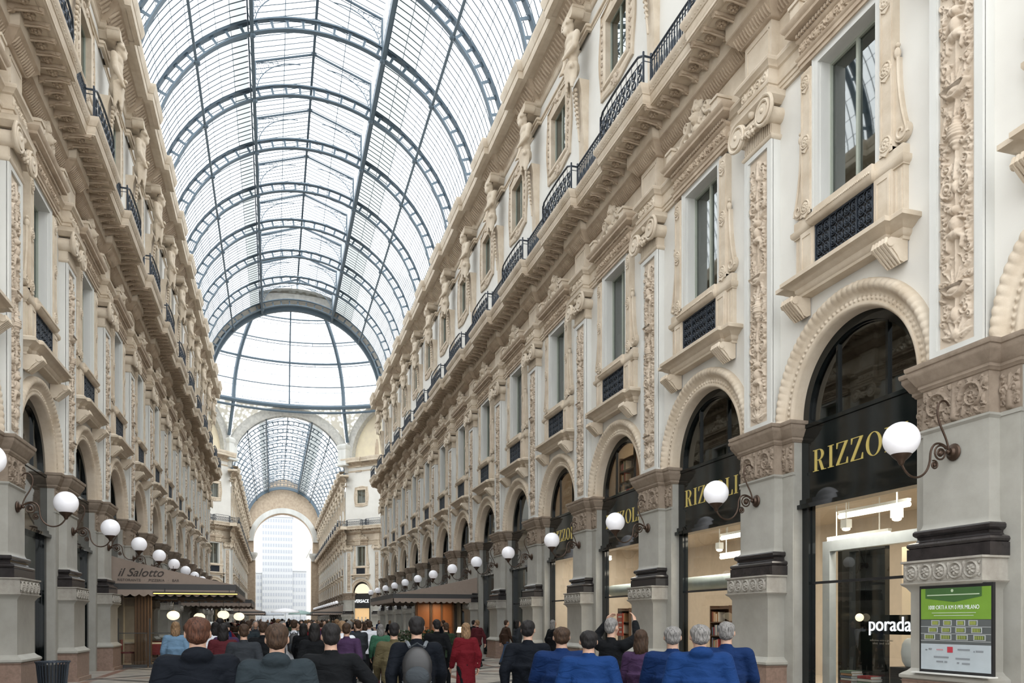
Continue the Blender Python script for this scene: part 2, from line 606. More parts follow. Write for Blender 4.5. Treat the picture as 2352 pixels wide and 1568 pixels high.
def candelabra(w=0.60, h=5.37, seed=0):
    r = random.Random(seed)
    c = Carve(w, h, 0.0115)
    z = 0.1
    c.stroke([(0, 0.05), (0, h - 0.1)], 0.022, 0.014, 0.035)
    # foot: spread leaves and two masks
    for a, L in ((0.25, .24), (0.7, .26), (1.15, .26)):
        c.leaf(0.02, 0.10, a, L, 0.10, 0.045)
    c.blob(0, 0.14, 0.10, 0.09, 0.06)
    c.spiral(0.17, 0.46, 0.085, 1.4, PI, 1, 0.024, 0.05)
    c.blob(0, 0.42, 0.075, 0.12, 0.085)
    c.leaf(0, 0.3, 0.5, 0.2, 0.08, 0.05)
    c.stroke([(0.09, 0.55), (0.16, 0.6), (0.22, 0.56)], 0.03, 0.014, 0.04)
    z = 0.66
    k = 0
    while z < h - 0.75:
        m = (k + seed) % 4
        if m == 0:     # shallow cup seen from below, with flames of leaves
            c.stroke([(-0.2, z + .16), (-0.1, z + .06), (0, z + .03), (0.1, z + .06), (0.2, z + .16)], 0.035, 0.035, 0.085, True)
            c.blob(0, z + 0.10, 0.15, 0.07, 0.10)
            c.stroke([(-.2, z + .17), (.2, z + .17)], 0.014, 0.014, 0.11, True)
            for a in (0.5, 0.95, 1.35):
                c.leaf(0.03, z + 0.2, a, 0.23, 0.08, 0.055)
            c.spiral(0.19, z + 0.50, 0.07, 1.3, -PI / 2, -1, 0.02, 0.045)
            z += 0.72
        elif m == 1:   # seated child with garlands
            c.blob(0.02, z + 0.52, 0.062, 0.072, 0.10)
            c.blob(0.0, z + 0.33, 0.085, 0.13, 0.095)
            c.blob(0.03, z + 0.18, 0.10, 0.075, 0.09)
            c.stroke([(0.05, z + .17), (0.14, z + .10), (0.10, z - .02)], 0.048, 0.028, 0.075, True)
            c.stroke([(-.03, z + .17), (-.12, z + .14), (-.13, z + .0)], 0.048, 0.028, 0.075, True)
            c.stroke([(.07, z + .40), (.16, z + .36), (.2, z + .47)], 0.03, 0.02, 0.06, True)
            c.stroke([(-.07, z + .40), (-.15, z + .30), (-.2, z + .36)], 0.03, 0.02, 0.06, True)
            for i in range(9):
                a = i / 8
                c.blob(0.23 - 0.05 * math.sin(PI * a), z + 0.55 * a, 0.028, 0.028, 0.05)
            c.leaf(0.08, z + 0.6, 0.7, 0.17, 0.07, 0.05)
            z += 0.72
        elif m == 2:   # paired scrolls around a bud
            c.spiral(0.15, z + 0.16, 0.11, 1.6, -PI / 2, 1, 0.027, 0.055)
            c.spiral(0.15, z + 0.44, 0.095, 1.5, PI / 2, -1, 0.024, 0.055)
            c.blob(0, z + 0.14, 0.055, 0.10, 0.07)
            c.leaf(0, z + 0.26, PI / 2, 0.28, 0.13, 0.06)
            c.blob(0.22, z + 0.31, 0.04, 0.03, 0.05)
            for i in range(3):
                c.blob(0.24 - .02 * i, z + 0.60 + 0.05 * i, 0.024, 0.024, 0.04)
            z += 0.70
        else:          # helmet / vase with handles and berries
            prof = [(0.05, 0), (0.09, .06), (0.135, .16), (0.14, .24), (0.07, .33), (0.06, .38), (0.11, .43)]
            for (a, b), (p, q) in zip(prof[:-1], prof[1:]):
                for t in (0, .5):
                    c.blob(0, z + b + (q - b) * t, a + (p - a) * t, 0.045, 0.09 * (a + .05) / 0.15)
            c.stroke([(0.13, z + .24), (0.22, z + .28), (0.2, z + .40), (0.1, z + .41)], 0.02, 0.014, 0.05)
            c.leaf(0.12, z + .02, 0.35, 0.17, 0.08, 0.045)
            c.leaf(0.06, z + .46, 1.0, 0.2, 0.08, 0.05)
            c.leaf(0.0, z + .46, PI / 2, 0.18, 0.08, 0.055)
            z += 0.70
        k += 1
    c.leaf(0, z, PI / 2, 0.34, 0.18, 0.06, 5)
    c.spiral(0.16, z + 0.16, 0.08, 1.3, 0, 1, 0.02, 0.045)
    # thinner foliage and tendrils filling the field
    zz = .35
    while zz < h - .35:
        x = r.uniform(.10, .24)
        if r.random() < .55:
            c.leaf(x, zz, r.uniform(.2, 2.6), r.uniform(.10, .17), r.uniform(.05, .08), r.uniform(.035, .055), 3)
        else:
            c.spiral(x, zz, r.uniform(.04, .07), 1.2, r.uniform(0, 6), r.choice((1, -1)), .015, .045, n=12)
        if r.random() < .4:
            c.blob(r.uniform(.05, .26), zz + .05, .02, .02, .05)
        zz += r.uniform(.06, .12)
    c.H *= 1.25
    rng = np.random.RandomState(seed)
    n = rng.rand(c.nx // 3 + 2, c.nz // 3 + 2)
    nn = np.kron(n, np.ones((3, 3)))[:c.nx, :c.nz]
    c.H += (nn - 0.5) * 0.006 * (c.H > 0.01)
    edge = np.minimum(1, (w / 2 - np.abs(c.x)) / 0.02)
    c.H *= np.clip(edge, 0, 1)[:, None]
    return c

def scroll_frieze(w, h, n=1, seed=0, gain=1.0):
    """running acanthus scrolls, mirrored about the middle"""
    c = Carve(w, h, 0.0125)
    half = w / 2
    m = max(1, int(round(half / (h * 0.85))))
    pitch = half / m
    c.leaf(0, h * .1, PI / 2, h * .75, h * .35, 0.05)
    for i in range(m):
        cx = pitch * (i + 0.55)
        hand = 1 if i % 2 == 0 else -1
        r = min(pitch, h) * 0.38
        c.spiral(cx, h * .5, r, 1.5, PI * (1 if i % 2 == 0 else 1), -hand, 0.026, 0.055)
        c.rosette(cx, h * .5, r * 0.35, 0.05, 5)
        for a in (0.6, 1.7, 2.8, 3.9, 5.0):
            c.leaf(cx + r * math.cos(a) * .9, h * .5 + r * math.sin(a) * .9, a + hand * .5, r * .55, r * .4, 0.04, 3)
    rr_ = random.Random(int(w * 100) + seed)
    for _ in range(int(w * h * 60)):
        c.leaf(rr_.uniform(.03, half), rr_.uniform(.04, h - .05), rr_.uniform(0, 6.2), rr_.uniform(.07, .12), .05, .035, 2)
    c.H *= gain * 1.35
    ed = np.clip((half - np.abs(c.x)) / 0.02, 0, 1)[:, None] * np.clip(np.minimum(c.z, h - c.z) / 0.015, 0, 1)[None, :]
    c.H *= ed
    return c

def wall_mesh(path_fn):
    pass

CAND = [candelabra(seed=s) for s in (0, 1)]

def make_pilaster(side_relief=0):
    t = thing('carved_pilaster', '', 'pilaster')
    # granite plinth
    m = MB()
    m.box(-.74, .74, -.54, .02, 0, .10)
    moulding(m, block_path(.70, .49), [(0.0, .10), (0, .70), (.02, .72)])
    m.box(-.70, .70, -.49, .02, .70, .735)
    obj('plinth', m, M['granite'], t)
    m = MB()
    moulding(m, block_path(.62, .40), [(0.08, .735), (.115, .76), (.115, .80), (.08, .83), (.035, .86), (0, .90), (0, 2.02), (.02, 2.05), (.045, 2.09), (.085, 2.12)])
    obj('pedestal', m, M['pier'], t)
    m = MB()
    moulding(m, block_path(.62, .40), [(.085, 2.12), (.10, 2.14), (.10, 2.155), (.07, 2.16), (.07, 2.44), (.10, 2.45), (.10, 2.48), (0, 2.48)])
    fr = Carve(1.34, .27, .011, mirror=False)
    for i in range(5):
        cx = (i - 2) * .262
        fr.rosette(cx, .135, .078, .050, 6, one=True)
        fr.stroke([(cx + .105 * math.cos(a * PI / 8), .135 + .105 * math.sin(a * PI / 8)) for a in range(17)], .014, .014, .034, True)
        for a in range(4):
            fr.blob(cx + .131 * (1 if a % 2 else -1), .135 + .085 * (1 if a < 2 else -1), .03, .024, .02)
        fr.stroke([(cx - .131, .03), (cx - .115, .135), (cx - .131, .24)], .012, .012, .022, True)
    fr.grid(m, -.472, 2.165)
    obj('rosette_band', m, M['rosette'], t)
    m = MB()
    moulding(m, block_path(.57, .22), [(.155, 2.48), (.155, 2.66), (.13, 2.665), (.15, 2.68), (.162, 2.71), (.15, 2.74), (.12, 2.755), (.07, 2.77), (.05, 2.80), (.055, 2.83), (.08, 2.845), (.10, 2.87), (.10, 2.91), (.08, 2.935), (.035, 2.94), (.02, 2.945)])
    obj('black_marble_base', m, M['darkmarble'], t)
    m = MB()
    moulding(m, block_path(.57, .22), [(.055, 2.93), (.03, 2.95), (.01, 2.98), (0, 3.03), (0, 4.36), (.015, 4.38), (.03, 4.40), (.03, 4.43), (0, 4.44)])
    # jamb piers on both sides of it
    for sg in (1, -1):
        m.box(sg * .55, sg * .885, -.03, .02, 0, 4.44)
        m.box(sg * .55, sg * .90, -.045, .02, 4.38, 4.43)
    obj('lower_shaft', m, M['pier'], t)
    # impost: carved frieze and cornice breaking round pilaster and jambs
    m = MB()
    pth = [(-.885, .30), (-.885, -.03), (-.57, -.03), (-.57, -.22), (.57, -.22), (.57, -.03), (.885, -.03), (.885, .30)]
    moulding(m, pth, [(0, 4.44), (.0, 5.0), (.02, 5.01), (.03, 5.03), (.05, 5.05), (.05, 5.09), (.075, 5.11), (.10, 5.16), (.14, 5.23), (.155, 5.26), (.155, 5.31), (.175, 5.32), (.185, 5.35), (.185, 5.385), (.0, 5.40)])
    fr = scroll_frieze(1.12, .55, gain=.85)
    fr.grid(m, -.222, 4.445)
    sm = scroll_frieze(.30, .55, gain=.7)
    for sg in (1, -1):
        sm.grid(m, -.032, 4.445, sg * .727)
    obj('carved_impost', m, M['capital'], t)
    # upper shaft: pale frame round the relief
    m = MB()
    moulding(m, block_path(.46, .17), [(.02, 5.40), (.02, 5.46), (0, 5.48), (0, 11.02)])
    for a in ((-.46, -.33), (.33, .46)):
        m.box(a[0], a[1], -.215, -.16, 5.40, 11.02)
    m.box(-.33, .33, -.215, -.16, 5.40, 5.54)
    m.box(-.33, .33, -.215, -.16, 10.92, 11.02)
    for a in ((-.335, -.305), (.305, .335)):
        m.box(a[0], a[1], -.20, -.16, 5.54, 10.92)
    m.box(-.47, .47, -.235, .02, 5.40, 5.445)
    obj('upper_shaft', m, M['trimwhite'], t)
    m = MB()
    CAND[side_relief].grid(m, -.172, 5.545)
    obj('carved_relief_panel', m, M['relief'], t, smooth=180)
    # Ionic capital
    m = MB()
    moulding(m, block_path(.46, .20), [(0, 11.02), (.03, 11.04), (.05, 11.07), (.05, 11.10), (.01, 11.12), (0, 11.14), (0, 11.42)])
    for i in range(15):
        x = -.43 + i * .86 / 14
        m.tube([(x, -.205, 11.14), (x, -.205, 11.40)], .018, 6)
    # cushion, egg row, volutes
    m.lathe([(.0, -.05), (.16, -.05), (.16, .42), (.0, .42)], 20, (-.44, -.38, 11.48), 'y')
    m.lathe([(.0, -.05), (.16, -.05), (.16, .42), (.0, .42)], 20, (.44, -.38, 11.48), 'y')
    m.box(-.46, .46, -.30, 0, 11.40, 11.66)
    for i in range(7):
        m.sphere((-.27 + i * .09, -.31, 11.44), .042, 8, 6, (.9, 1, 1.25))
    m.tube([(-.3 + .6 * i / 10, -.33, 11.57 - .05 * math.sin(PI * i / 10)) for i in range(11)], .05, 8)
    for sg in (1, -1):
        pts = []
        for i in range(46):
            q = i / 45
            a = PI / 2 + sg * (-1) * q * 2.4 * 2 * PI
            r = .27 * (1 - q) ** .8 + .03
            pts.append((sg * .46 + r * math.cos(a), -.385 - .03 * q, 11.51 + r * math.sin(a)))
        m.tube(pts, [.040 * (1 - .55 * i / 45) for i in range(46)], 7)
        m.lathe([(0, -.03), (.24, -.025), (.26, .0), (.26, .03), (0, .03)], 28, (sg * .46, -.36, 11.51), 'y')
        m.sphere((sg * .46, -.41, 11.51), .055, 12, 8)
        for i in range(8):
            a = i * PI / 4
            m.sphere((sg * .46 + .13 * math.cos(a), -.395, 11.51 + .13 * math.sin(a)), .026, 6, 4)
    # garland hanging between volutes and leaf knob
    gr = random.Random(2)
    for i in range(64):
        q = gr.random()
        m.sphere((-.32 + .64 * q, -.36 + gr.uniform(-.05, .03), 11.50 - .13 * math.sin(PI * q) + gr.uniform(-.07, .07)), gr.uniform(.022, .05), 6, 5)
    moulding(m, block_path(.50, .30), [(0, 11.70), (.04, 11.73), (.10, 11.77), (.12, 11.79), (.12, 11.85), (.14, 11.89), (0, 11.90)])
    m.sphere((0, -.34, 11.74), .08, 10, 8, (1.1, .8, 1.2))
    obj('ionic_capital', m, M['cream'], t)
    return t

def make_archivolt():
    t = thing('arch_surround', '', 'arch moulding')
    m = MB()
    n = 132
    prof = [(RA - .008, -.315), (RA - .008, -.005), (RA + .02, .045), (RA + .045, .055), (RA + .07, .05), (RA + .075, .03), (RA + .10, .028), (RA + .115, .05),
            (RA + .135, .055), (RA + .155, .045), (RA + .165, .03), (RA + .20, .032), (RA + .225, .045), (RA + .25, .075), (RA + .27, .11),
            (RA + .30, .135), (RA + .335, .15), (RA + .37, .145), (RA + .40, .13), (RA + .43, .09), (RA + .445, .03), (RA + .445, -.02)]
    P = np.zeros((n * 3 + 1, len(prof), 3))
    for i in range(n * 3 + 1):
        a = PI * i / (n * 3)
        for j, (r, d) in enumerate(prof):
            dd, rr = d, r
            if RA + .11 < r < RA + .16:
                dd = d - .030 * (0.5 + .5 * math.cos(a * 96))
            if RA + .24 < r < RA + .435:
                k = abs(math.sin(a * 44 + (r - RA) * 5))
                dd = d + .018 * k - .009
                rr = r + .006 * k
            P[i, j] = (rr * math.cos(a), -dd, ZS + rr * math.sin(a))
    m.grid(P)
    o = obj('archivolt', m, M['cream'], t, smooth=50)
    return t

def letters(txt, size, depth, m, name='letter', font_scale=1.0, serif=True):
    c = bpy.data.curves.new(name, 'FONT')
    c.body = txt
    c.size = size
    c.extrude = depth
    c.align_x = 'CENTER'
    c.align_y = 'CENTER'
    tmp = bpy.data.objects.new('tmp_text', c)
    COL.objects.link(tmp)
    dg = bpy.context.evaluated_depsgraph_get()
    me = bpy.data.meshes.new_from_object(tmp.evaluated_get(dg))
    bpy.data.objects.remove(tmp)
    bpy.data.curves.remove(c)
    me.name = name
    me.materials.clear()
    return me

# Didone capitals (thick stems, hair serifs) drawn as strokes: R I Z O L
def didone(ch):
    """returns list of polygons (x,z) in a unit-high cell and its width"""
    def rect(a, b, c, d):
        return [(a, c), (b, c), (b, d), (a, d)]
    T = .13
    if ch == 'I':
        return [rect(.09, .09 + T, 0, 1), rect(0, .31, 0, .03), rect(0, .31, .97, 1)], .36
    if ch == 'L':
        return [rect(.09, .09 + T, 0, 1), rect(0, .31, .97, 1), rect(0, .58, 0, .03), [(.50, .03), (.58, .03), (.58, .28), (.555, .28)]], .62
    if ch == 'Z':
        return [rect(.02, .62, .97, 1), rect(.0, .62, 0, .03), [(0, .03), (.47, .97), (.62, .97), (.15, .03)],
                [(.02, .97), (.02, .74), (.045, .74), (.10, .97)], [(.62, .03), (.62, .27), (.595, .27), (.53, .03)]], .68
    if ch == 'O':
        out = []
        n = 40
        for i in range(n):
            a, b = 2 * PI * i / n, 2 * PI * (i + 1) / n
            def P(q, o):
                rx, rz = (.38, .51) if o else (.38 - T, .485)
                return (.38 + rx * math.cos(q), .5 + rz * math.sin(q))
            out.append([P(a, 1), P(b, 1), P(b, 0), P(a, 0)])
        return out, .80
    if ch == 'R':
        out = [rect(.09, .09 + T, 0, 1), rect(0, .31, 0, .03), rect(0, .34, .97, 1), rect(.2, .36, .48, .51)]
        n = 18
        for i in range(n):
            a, b = -PI / 2 + PI * i / n, -PI / 2 + PI * (i + 1) / n
            def P(q, o):
                rx, rz = (.27, .26) if o else (.27 - T, .232)
                return (.34 + rx * math.cos(q), .74 + rz * math.sin(q))
            out.append([P(a, 1), P(b, 1), P(b, 0), P(a, 0)])
        out.append([(.33, .49), (.45, .47), (.62, .03), (.49, 0.0)])
        out.append([(.49, 0), (.62, .03), (.74, .03), (.74, 0)])
        return out, .76
    return [], .4

def didone_word(txt, h, y, z):
    out = []
    x = 0
    gap = .10
    cells = []
    for ch in txt:
        polys, w = didone(ch)
        cells.append((x, polys))
        x += w + gap
    tot = x - gap
    for x0, polys in cells:
        m = MB()
        for p in polys:
            q = [((x0 + px - tot / 2) * h * 1.2, z + pz * h) for px, pz in p]
            m.prism(q, y - .012, y)
        out.append(m)
    return out

def make_shopfront(kind):
    """kind: 'book' bookshop with gilt name, 'plain' other shops"""
    t = thing('shopfront', '', 'shopfront')
    y = .26
    fr = MB()
    # arched black frame
    n = 48
    for r0, r1, y0, y1 in ((RA - .17, RA + .01, y - .06, y + .06), (RA - .20, RA - .16, y - .02, y + .04)):
        P = np.zeros((n + 1, 5, 3))
        for i in range(n + 1):
            a = PI * i / n
            for j, (r, yy) in enumerate(((r1, y0), (r0, y0), (r0, y1), (r1, y1), (r1, y0))):
                P[i, j] = (r * math.cos(a), yy, ZS + r * math.sin(a))
        fr.grid(P)
    for sg in (1, -1):
        fr.box(sg * (RA + .02), sg * (RA - .19), y - .08, y + .06, 0, ZS)
        fr.box(sg * (RA - .17), sg * (RA - .22), y - .02, y + .05, 0, 3.85)
        fr.box(sg * .58, sg * .63, y - .03, y + .03, 5.3, ZS + math.sqrt((RA - .1) ** 2 - .6 ** 2))
    obj('frame', fr, M['black'], t)
    g = MB()
    pts = [((RA - .14) * math.cos(PI * i / 40), ZS + (RA - .14) * math.sin(PI * i / 40)) for i in range(41)] + [(-(RA - .14), 5.28), ((RA - .14), 5.28)]
    vs = [(px, y + .015, pz) for px, pz in pts]
    g.add(vs, [tuple(range(len(vs)))])
    obj('arch_pane', g, M['darkglass'] if kind != 'lit' else M['shopglass'], t, smooth=0)
    f = MB()
    f.box(-(RA - .02), RA - .02, y - .10, y + .06, 3.86, 5.26)
    f.box(-RA, RA, y - .13, y + .06, 5.24, 5.31)
    f.box(-RA, RA, y - .14, y + .06, 3.80, 3.90)
    f.box(-RA, RA, y - .20, y + .06, 3.72, 3.80)
    fa = obj('fascia', f, M['black'], t)
    if kind in ('book', 'lit'):
        for mb in didone_word('RIZZOLI', .40, y - .10, 4.38):
            obj('letter', mb, M['gold'], fa, smooth=0)
    g = MB()
    g.add([(-(RA - .2), y + .02, 2.32), (RA - .2, y + .02, 2.32), (RA - .2, y + .02, 3.74), (-(RA - .2), y + .02, 3.74)], [(0, 1, 2, 3)])
    obj('transom_pane', g, M['shopglass'] if kind in ('book', 'lit') else M['darkglass'], t, smooth=0)
    g = MB()
    g.add([(-(RA - .2), y + .02, .1), (RA - .2, y + .02, .1), (RA - .2, y + .02, 2.30), (-(RA - .2), y + .02, 2.30)], [(0, 1, 2, 3)])
    obj('display_pane', g, M['shopglass'] if kind in ('book', 'lit') else M['darkglass'], t, smooth=0)
    for z0_, z1_ in ((2.29, 2.335), (0, .12)):
        b = MB()
        b.box(-(RA - .18), RA - .18, y - .02, y + .045, z0_, z1_)
        obj('glazing_rail', b, M['blackmatt'], t)
    return t

def scroll_panel(mb, x0, x1, z0, z1, y, pitch=.19, r=.009, n=6):
    """interlaced wrought-iron scrolls filling a rectangle"""
    w, h = x1 - x0, z1 - z0
    nx = max(1, int(round(w / pitch)))
    p = w / nx
    nz = max(1, int(round(h / (p * 1.2))))
    q = h / nz
    for i in range(nx):
        for j in range(nz):
            cx, cz = x0 + (i + .5) * p, z0 + (j + .5) * q
            for sg in (1, -1):
                pts = []
                for k in range(13):
                    a = -PI / 2 + sg * k / 12 * 2.3 * PI
                    rr = min(p, q) * .46 * (1 - .55 * k / 12)
                    pts.append((cx + rr * math.cos(a) * .95, y, cz + rr * math.sin(a)))
                mb.tube(pts, r, n)
            mb.tube([(cx - p / 2, y, cz - q / 2), (cx, y, cz), (cx + p / 2, y, cz + q / 2)], r * .8, 4)
            mb.tube([(cx + p / 2, y, cz - q / 2), (cx, y, cz), (cx - p / 2, y, cz + q / 2)], r * .8, 4)
            mb.sphere((cx, y, cz), r * 2.2, 6, 4)

def make_tall_window():
    t = thing('tall_window', '', 'window')
    hw = .73
    z0, z1 = 9.05, 11.72
    # glazing set back
    g = MB()
    g.add([(-hw, .20, z0), (hw, .20, z0), (hw, .20, z1), (-hw, .20, z1)], [(0, 1, 2, 3)])
    obj('pane', g, M['winglass'], t, smooth=0)
    f = MB()
    for a in ((-hw, -hw + .06), (-.03, .03), (hw - .06, hw)):
        f.box(a[0], a[1], .155, .215, z0, z1)
    f.box(-hw, hw, .155, .215, z1 - .06, z1)
    f.box(-hw, hw, .155, .215, z0, z0 + .07)
    obj('sash_frame', f, M['winpaint'], t)
    # pale inner reveal moulding
    m = MB()
    for sg in (1, -1):
        m.box(sg * (hw - .014), sg * (hw + .12), -.10, .154, z0, z1 + .12)
        m.box(sg * (hw - .03), sg * (hw + .06), -.04, .16, z0, z1 + .03)
        m.box(sg * (hw + .10), sg * (hw + .13), -.115, .0, z0, z1 + .12)
    m.box(-hw, hw, -.099, .153, z1 - .014, z1 + .119)
    m.box(-hw - .1, hw + .1, -.115, 0, z1 + .10, z1 + .13)
    obj('inner_frame', m, M['trimwhite'], t)
    # side strips with roundels
    m = MB()
    for sg in (1, -1):
        m.box(sg * (hw + .13), sg * (hw + .41), -.14, .02, z0, z1 + .0)
        m.box(sg * (hw + .13), sg * (hw + .41), -.155, .02, z0 + .0, z0 + .06)
        for dx in (.145, .365):
            m.box(sg * (hw + dx), sg * (hw + dx + .03), -.152, -.13, z0 + .1, z1 - .05)
        for zz in (z0 + .16, z0 + 1.35, z1 - .22):
            c = Carve(.27, .27, .012)
            c.rosette(0, .135, .10, .05, 6)
            c.stroke([(.11 * math.cos(a * PI / 8), .135 + .11 * math.sin(a * PI / 8)) for a in range(17)], .016, .016, .035, True)
            c.grid(m, -.138, zz - .135, sg * (hw + .27), skip=True)
            m.prism([(sg * (hw + .17), zz - .13), (sg * (hw + .27), zz - .20), (sg * (hw + .37), zz - .13)][::sg], -.165, -.13)
        # console scrolls leaning on the outer flank
        out = []
        for i in range(25):
            q = i / 24
            out.append((hw + .41 + .06 + .20 * (q ** 2.2), z0 + 1.45 - 1.30 * q))
        pts = [(sg * px, pz) for px, pz in out]
        poly = [(sg * (hw + .40), z0 + 1.45)] + pts + [(sg * (hw + .40), z0 + .15)]
        m.prism(poly if sg > 0 else poly[::-1], -.09, .02)
        m.tube([(px, -.09, pz) for px, pz in pts], .028, 6)
        sp = [(sg * (hw + .41 + .13) + .13 * (1 - .8 * k / 20) * math.cos(sg * (0.2 - 2.2 * PI * k / 20)) * 1, -.10,
               z0 + .22 + .13 * (1 - .8 * k / 20) * math.sin(0.2 - 2.2 * PI * k / 20)) for k in range(21)]
        m.tube(sp, .022, 6)
        m.lathe([(0, 0), (.15, 0), (.15, .09), (0, .09)], 18, (sg * (hw + .54), -.095, z0 + .22), 'y')
        m.sphere((sg * (hw + .46), -.09, z0 + 1.5), .06, 8, 6, (1, .9, 1.5))
        m.sphere((sg * (hw + .47), -.09, z0 + 1.62), .04, 8, 6)
    obj('side_strip', m, M['cream'], t)
    # lintel entablature with carved frieze and dentils
    m = MB()
    moulding(m, block_path(hw + .43, .15), [(0, z1 + .10), (.0, z1 + .17), (.025, z1 + .18), (.025, z1 + .26), (.05, z1 + .28), (.06, z1 + .31), (.0, z1 + .32), (0, z1 + .58), (.03, z1 + .60), (.05, z1 + .63), (.05, z1 + .66)])
    nd = 30
    for i in range(nd):
        x = -(hw + .44) + (i + .25) * 2 * (hw + .44) / nd
        m.box(x, x + .045, -.25, -.15, z1 + .66, z1 + .72)
    moulding(m, block_path(hw + .43, .15), [(.06, z1 + .72), (.12, z1 + .74), (.19, z1 + .78), (.19, z1 + .84), (.22, z1 + .87), (.25, z1 + .92), (.25, z1 + .945), (0, z1 + .97)])
    sc = scroll_frieze(2.3, .24, gain=.8)
    sc.grid(m, -.152, z1 + .33)
    obj('carved_lintel', m, M['tan'], t)
    # crest above the lintel
    c = Carve(2.1, .92, .014)
    c.stroke([(.98, .10), (.80, .14), (.62, .30), (.42, .36), (.30, .52)], .055, .05, .10)
    c.spiral(.90, .17, .13, 1.4, PI, -1, .04, .10)
    c.spiral(.42, .50, .13, 1.4, -PI / 2, 1, .04, .10)
    c.stroke([(0, .03), (1.0, .03)], .05, .05, .09)
    for x, z, a in ((.2, .12, .9), (.38, .10, .7), (.56, .08, .6), (.15, .3, 1.4)):
        c.leaf(x, z, a, .26, .13, .10)
    c.blob(0, .46, .13, .17, .20)
    c.blob(0, .44, .03, .05, .05, op='add')
    c.blob(.05, .50, .02, .012, -.03, op='add')
    c.blob(0, .37, .045, .013, .02, op='add')
    c.blob(.0, .70, .15, .10, .15)
    c.leaf(0, .66, PI / 2, .24, .16, .16)
    c.leaf(.08, .62, 1.1, .2, .12, .13)
    c.blob(0, .22, .16, .12, .14)
    c.blob(.25, .16, .22, .13, .06)
    m = MB()
    c.grid(m, -.16, z1 + .95, skip=True)
    obj('carved_crest', m, M['cream'], t, smooth=180)
    # end blocks of the crest
    m = MB()
    for sg in (1, -1):
        x = sg * (hw + .30)
        m.box(x - .13, x + .13, -.36, .02, z1 + .95, z1 + 1.16)
        m.box(x - .16, x + .16, -.39, .02, z1 + 1.16, z1 + 1.22)
        m.box(x - .11, x + .11, -.33, .02, z1 + 1.22, z1 + 1.26)
    obj('crest_end_block', m, M['cream'], t)
    # parapet under the window: sill, blocks, iron panel
    m = MB()
    moulding(m, block_path(hw + .62, .13), [(0, z0 - .32), (.0, z0 - .30), (.03, z0 - .28), (.05, z0 - .24), (.05, z0 - .18), (.0, z0 - .17), (0, z0 - .02), (.0, z0)])
    moulding(m, [(-(hw + .02), .0), (-(hw + .02), -.20), (hw + .02, -.20), (hw + .02, .0)], [(0, z0 - .30), (.05, z0 - .27), (.08, z0 - .22), (.08, z0 - .17), (.04, z0 - .15), (0, z0 - .14)])
    m.box(-(hw + .005), hw + .005, -.185, .16, z0 - .29, z0 + .0)
    for i in range(44):
        x = -(hw + .05) + i * (2 * hw + .1) / 43
        m.sphere((x, -.285, z0 - .20), .02, 5, 4)
    for sg in (1, -1):
        m.box(sg * (hw + .02), sg * (hw + .40), -.16, .02, 7.92, z0 - .30)
        m.box(sg * (hw + .40), sg * (hw + .60), -.10, .02, 7.92, z0 - .30)
        for (a, b, q) in ((hw + .06, hw + .10, -.175), (hw + .33, hw + .37, -.175), (hw + .43, hw + .46, -.115), (hw + .54, hw + .57, -.115)):
            m.box(sg * a, sg * b, q, q + .03, 8.0, z0 - .36)
        m.box(sg * (hw + .101), sg * (hw + .329), -.174, -.145, z0 - .40, z0 - .361)
        m.box(sg * (hw + .101), sg * (hw + .329), -.174, -.145, 8.001, 8.03)
    obj('parapet_block', m, M['cream'], t)
    m = MB()
    m.box(-hw, hw, -.10, -.02, 7.95, 8.72)
    bk = obj('iron_backing', m, M['blackmatt'], t)
    m = MB()
    scroll_panel(m, -hw + .03, hw - .03, 7.97, 8.72, -.13, .17, .010, 5)
    for x in (-hw + .02, -hw / 2.2, hw / 2.2, hw - .02):
        m.box(x - .012, x + .012, -.15, -.10, 7.95, 8.74)
    m.box(-hw, hw, -.15, -.10, 7.95, 7.98)
    m.box(-hw, hw, -.15, -.10, 8.71, 8.74)
    obj('iron_scroll_panel', m, M['wroughtiron'], t)
    # the big sill with two leaf consoles
    m = MB()
    pth = [(-(hw + .62), .0), (-(hw + .62), -.13), (-(hw + .36), -.13), (-(hw + .36), -.22), (hw + .36, -.22), (hw + .36, -.13), (hw + .62, -.13), (hw + .62, 0)]
    moulding(m, pth, [(0, 7.55), (0, 7.60), (.03, 7.62), (.05, 7.66), (.05, 7.70), (.11, 7.73), (.17, 7.78), (.24, 7.80), (.24, 7.87), (.20, 7.90), (.10, 7.94), (0, 7.96)])
    m.box(-(hw + .605), hw + .605, -.115, .02, 7.56, 7.94)
    m.box(-(hw + .345), hw + .345, -.205, .015, 7.568, 7.93)
    obj('sill', m, M['cream'], t)
    for sg in (1, -1):
        m = MB()
        x = sg * (hw + .44)
        side = [(-.02, 7.56), (-.34, 7.56), (-.40, 7.52), (-.42, 7.46), (-.38, 7.40), (-.30, 7.38), (-.22, 7.30), (-.17, 7.22), (-.10, 7.20), (-.02, 7.24)]
        n = len(side)
        vs = [(x - .16, a, b) for a, b in side] + [(x + .16, a, b) for a, b in side]
        m.add(vs, [tuple(range(n)), tuple(range(2 * n - 1, n - 1, -1))] + [(i, n + i, n + (i + 1) % n, (i + 1) % n) for i in range(n)])
        for i in range(5):
            xx = x - .13 + i * .065
            m.tube([(xx, -.40, 7.54), (xx, -.43, 7.46), (xx, -.33, 7.37), (xx, -.24, 7.28), (xx, -.14, 7.18)], [.03, .035, .03, .026, .012], 6)
        m.tube([(x - .18, -.37, 7.46), (x + .18, -.37, 7.46)], .06, 10)
        obj('leaf_console', m, M['cream'], t)
    return t

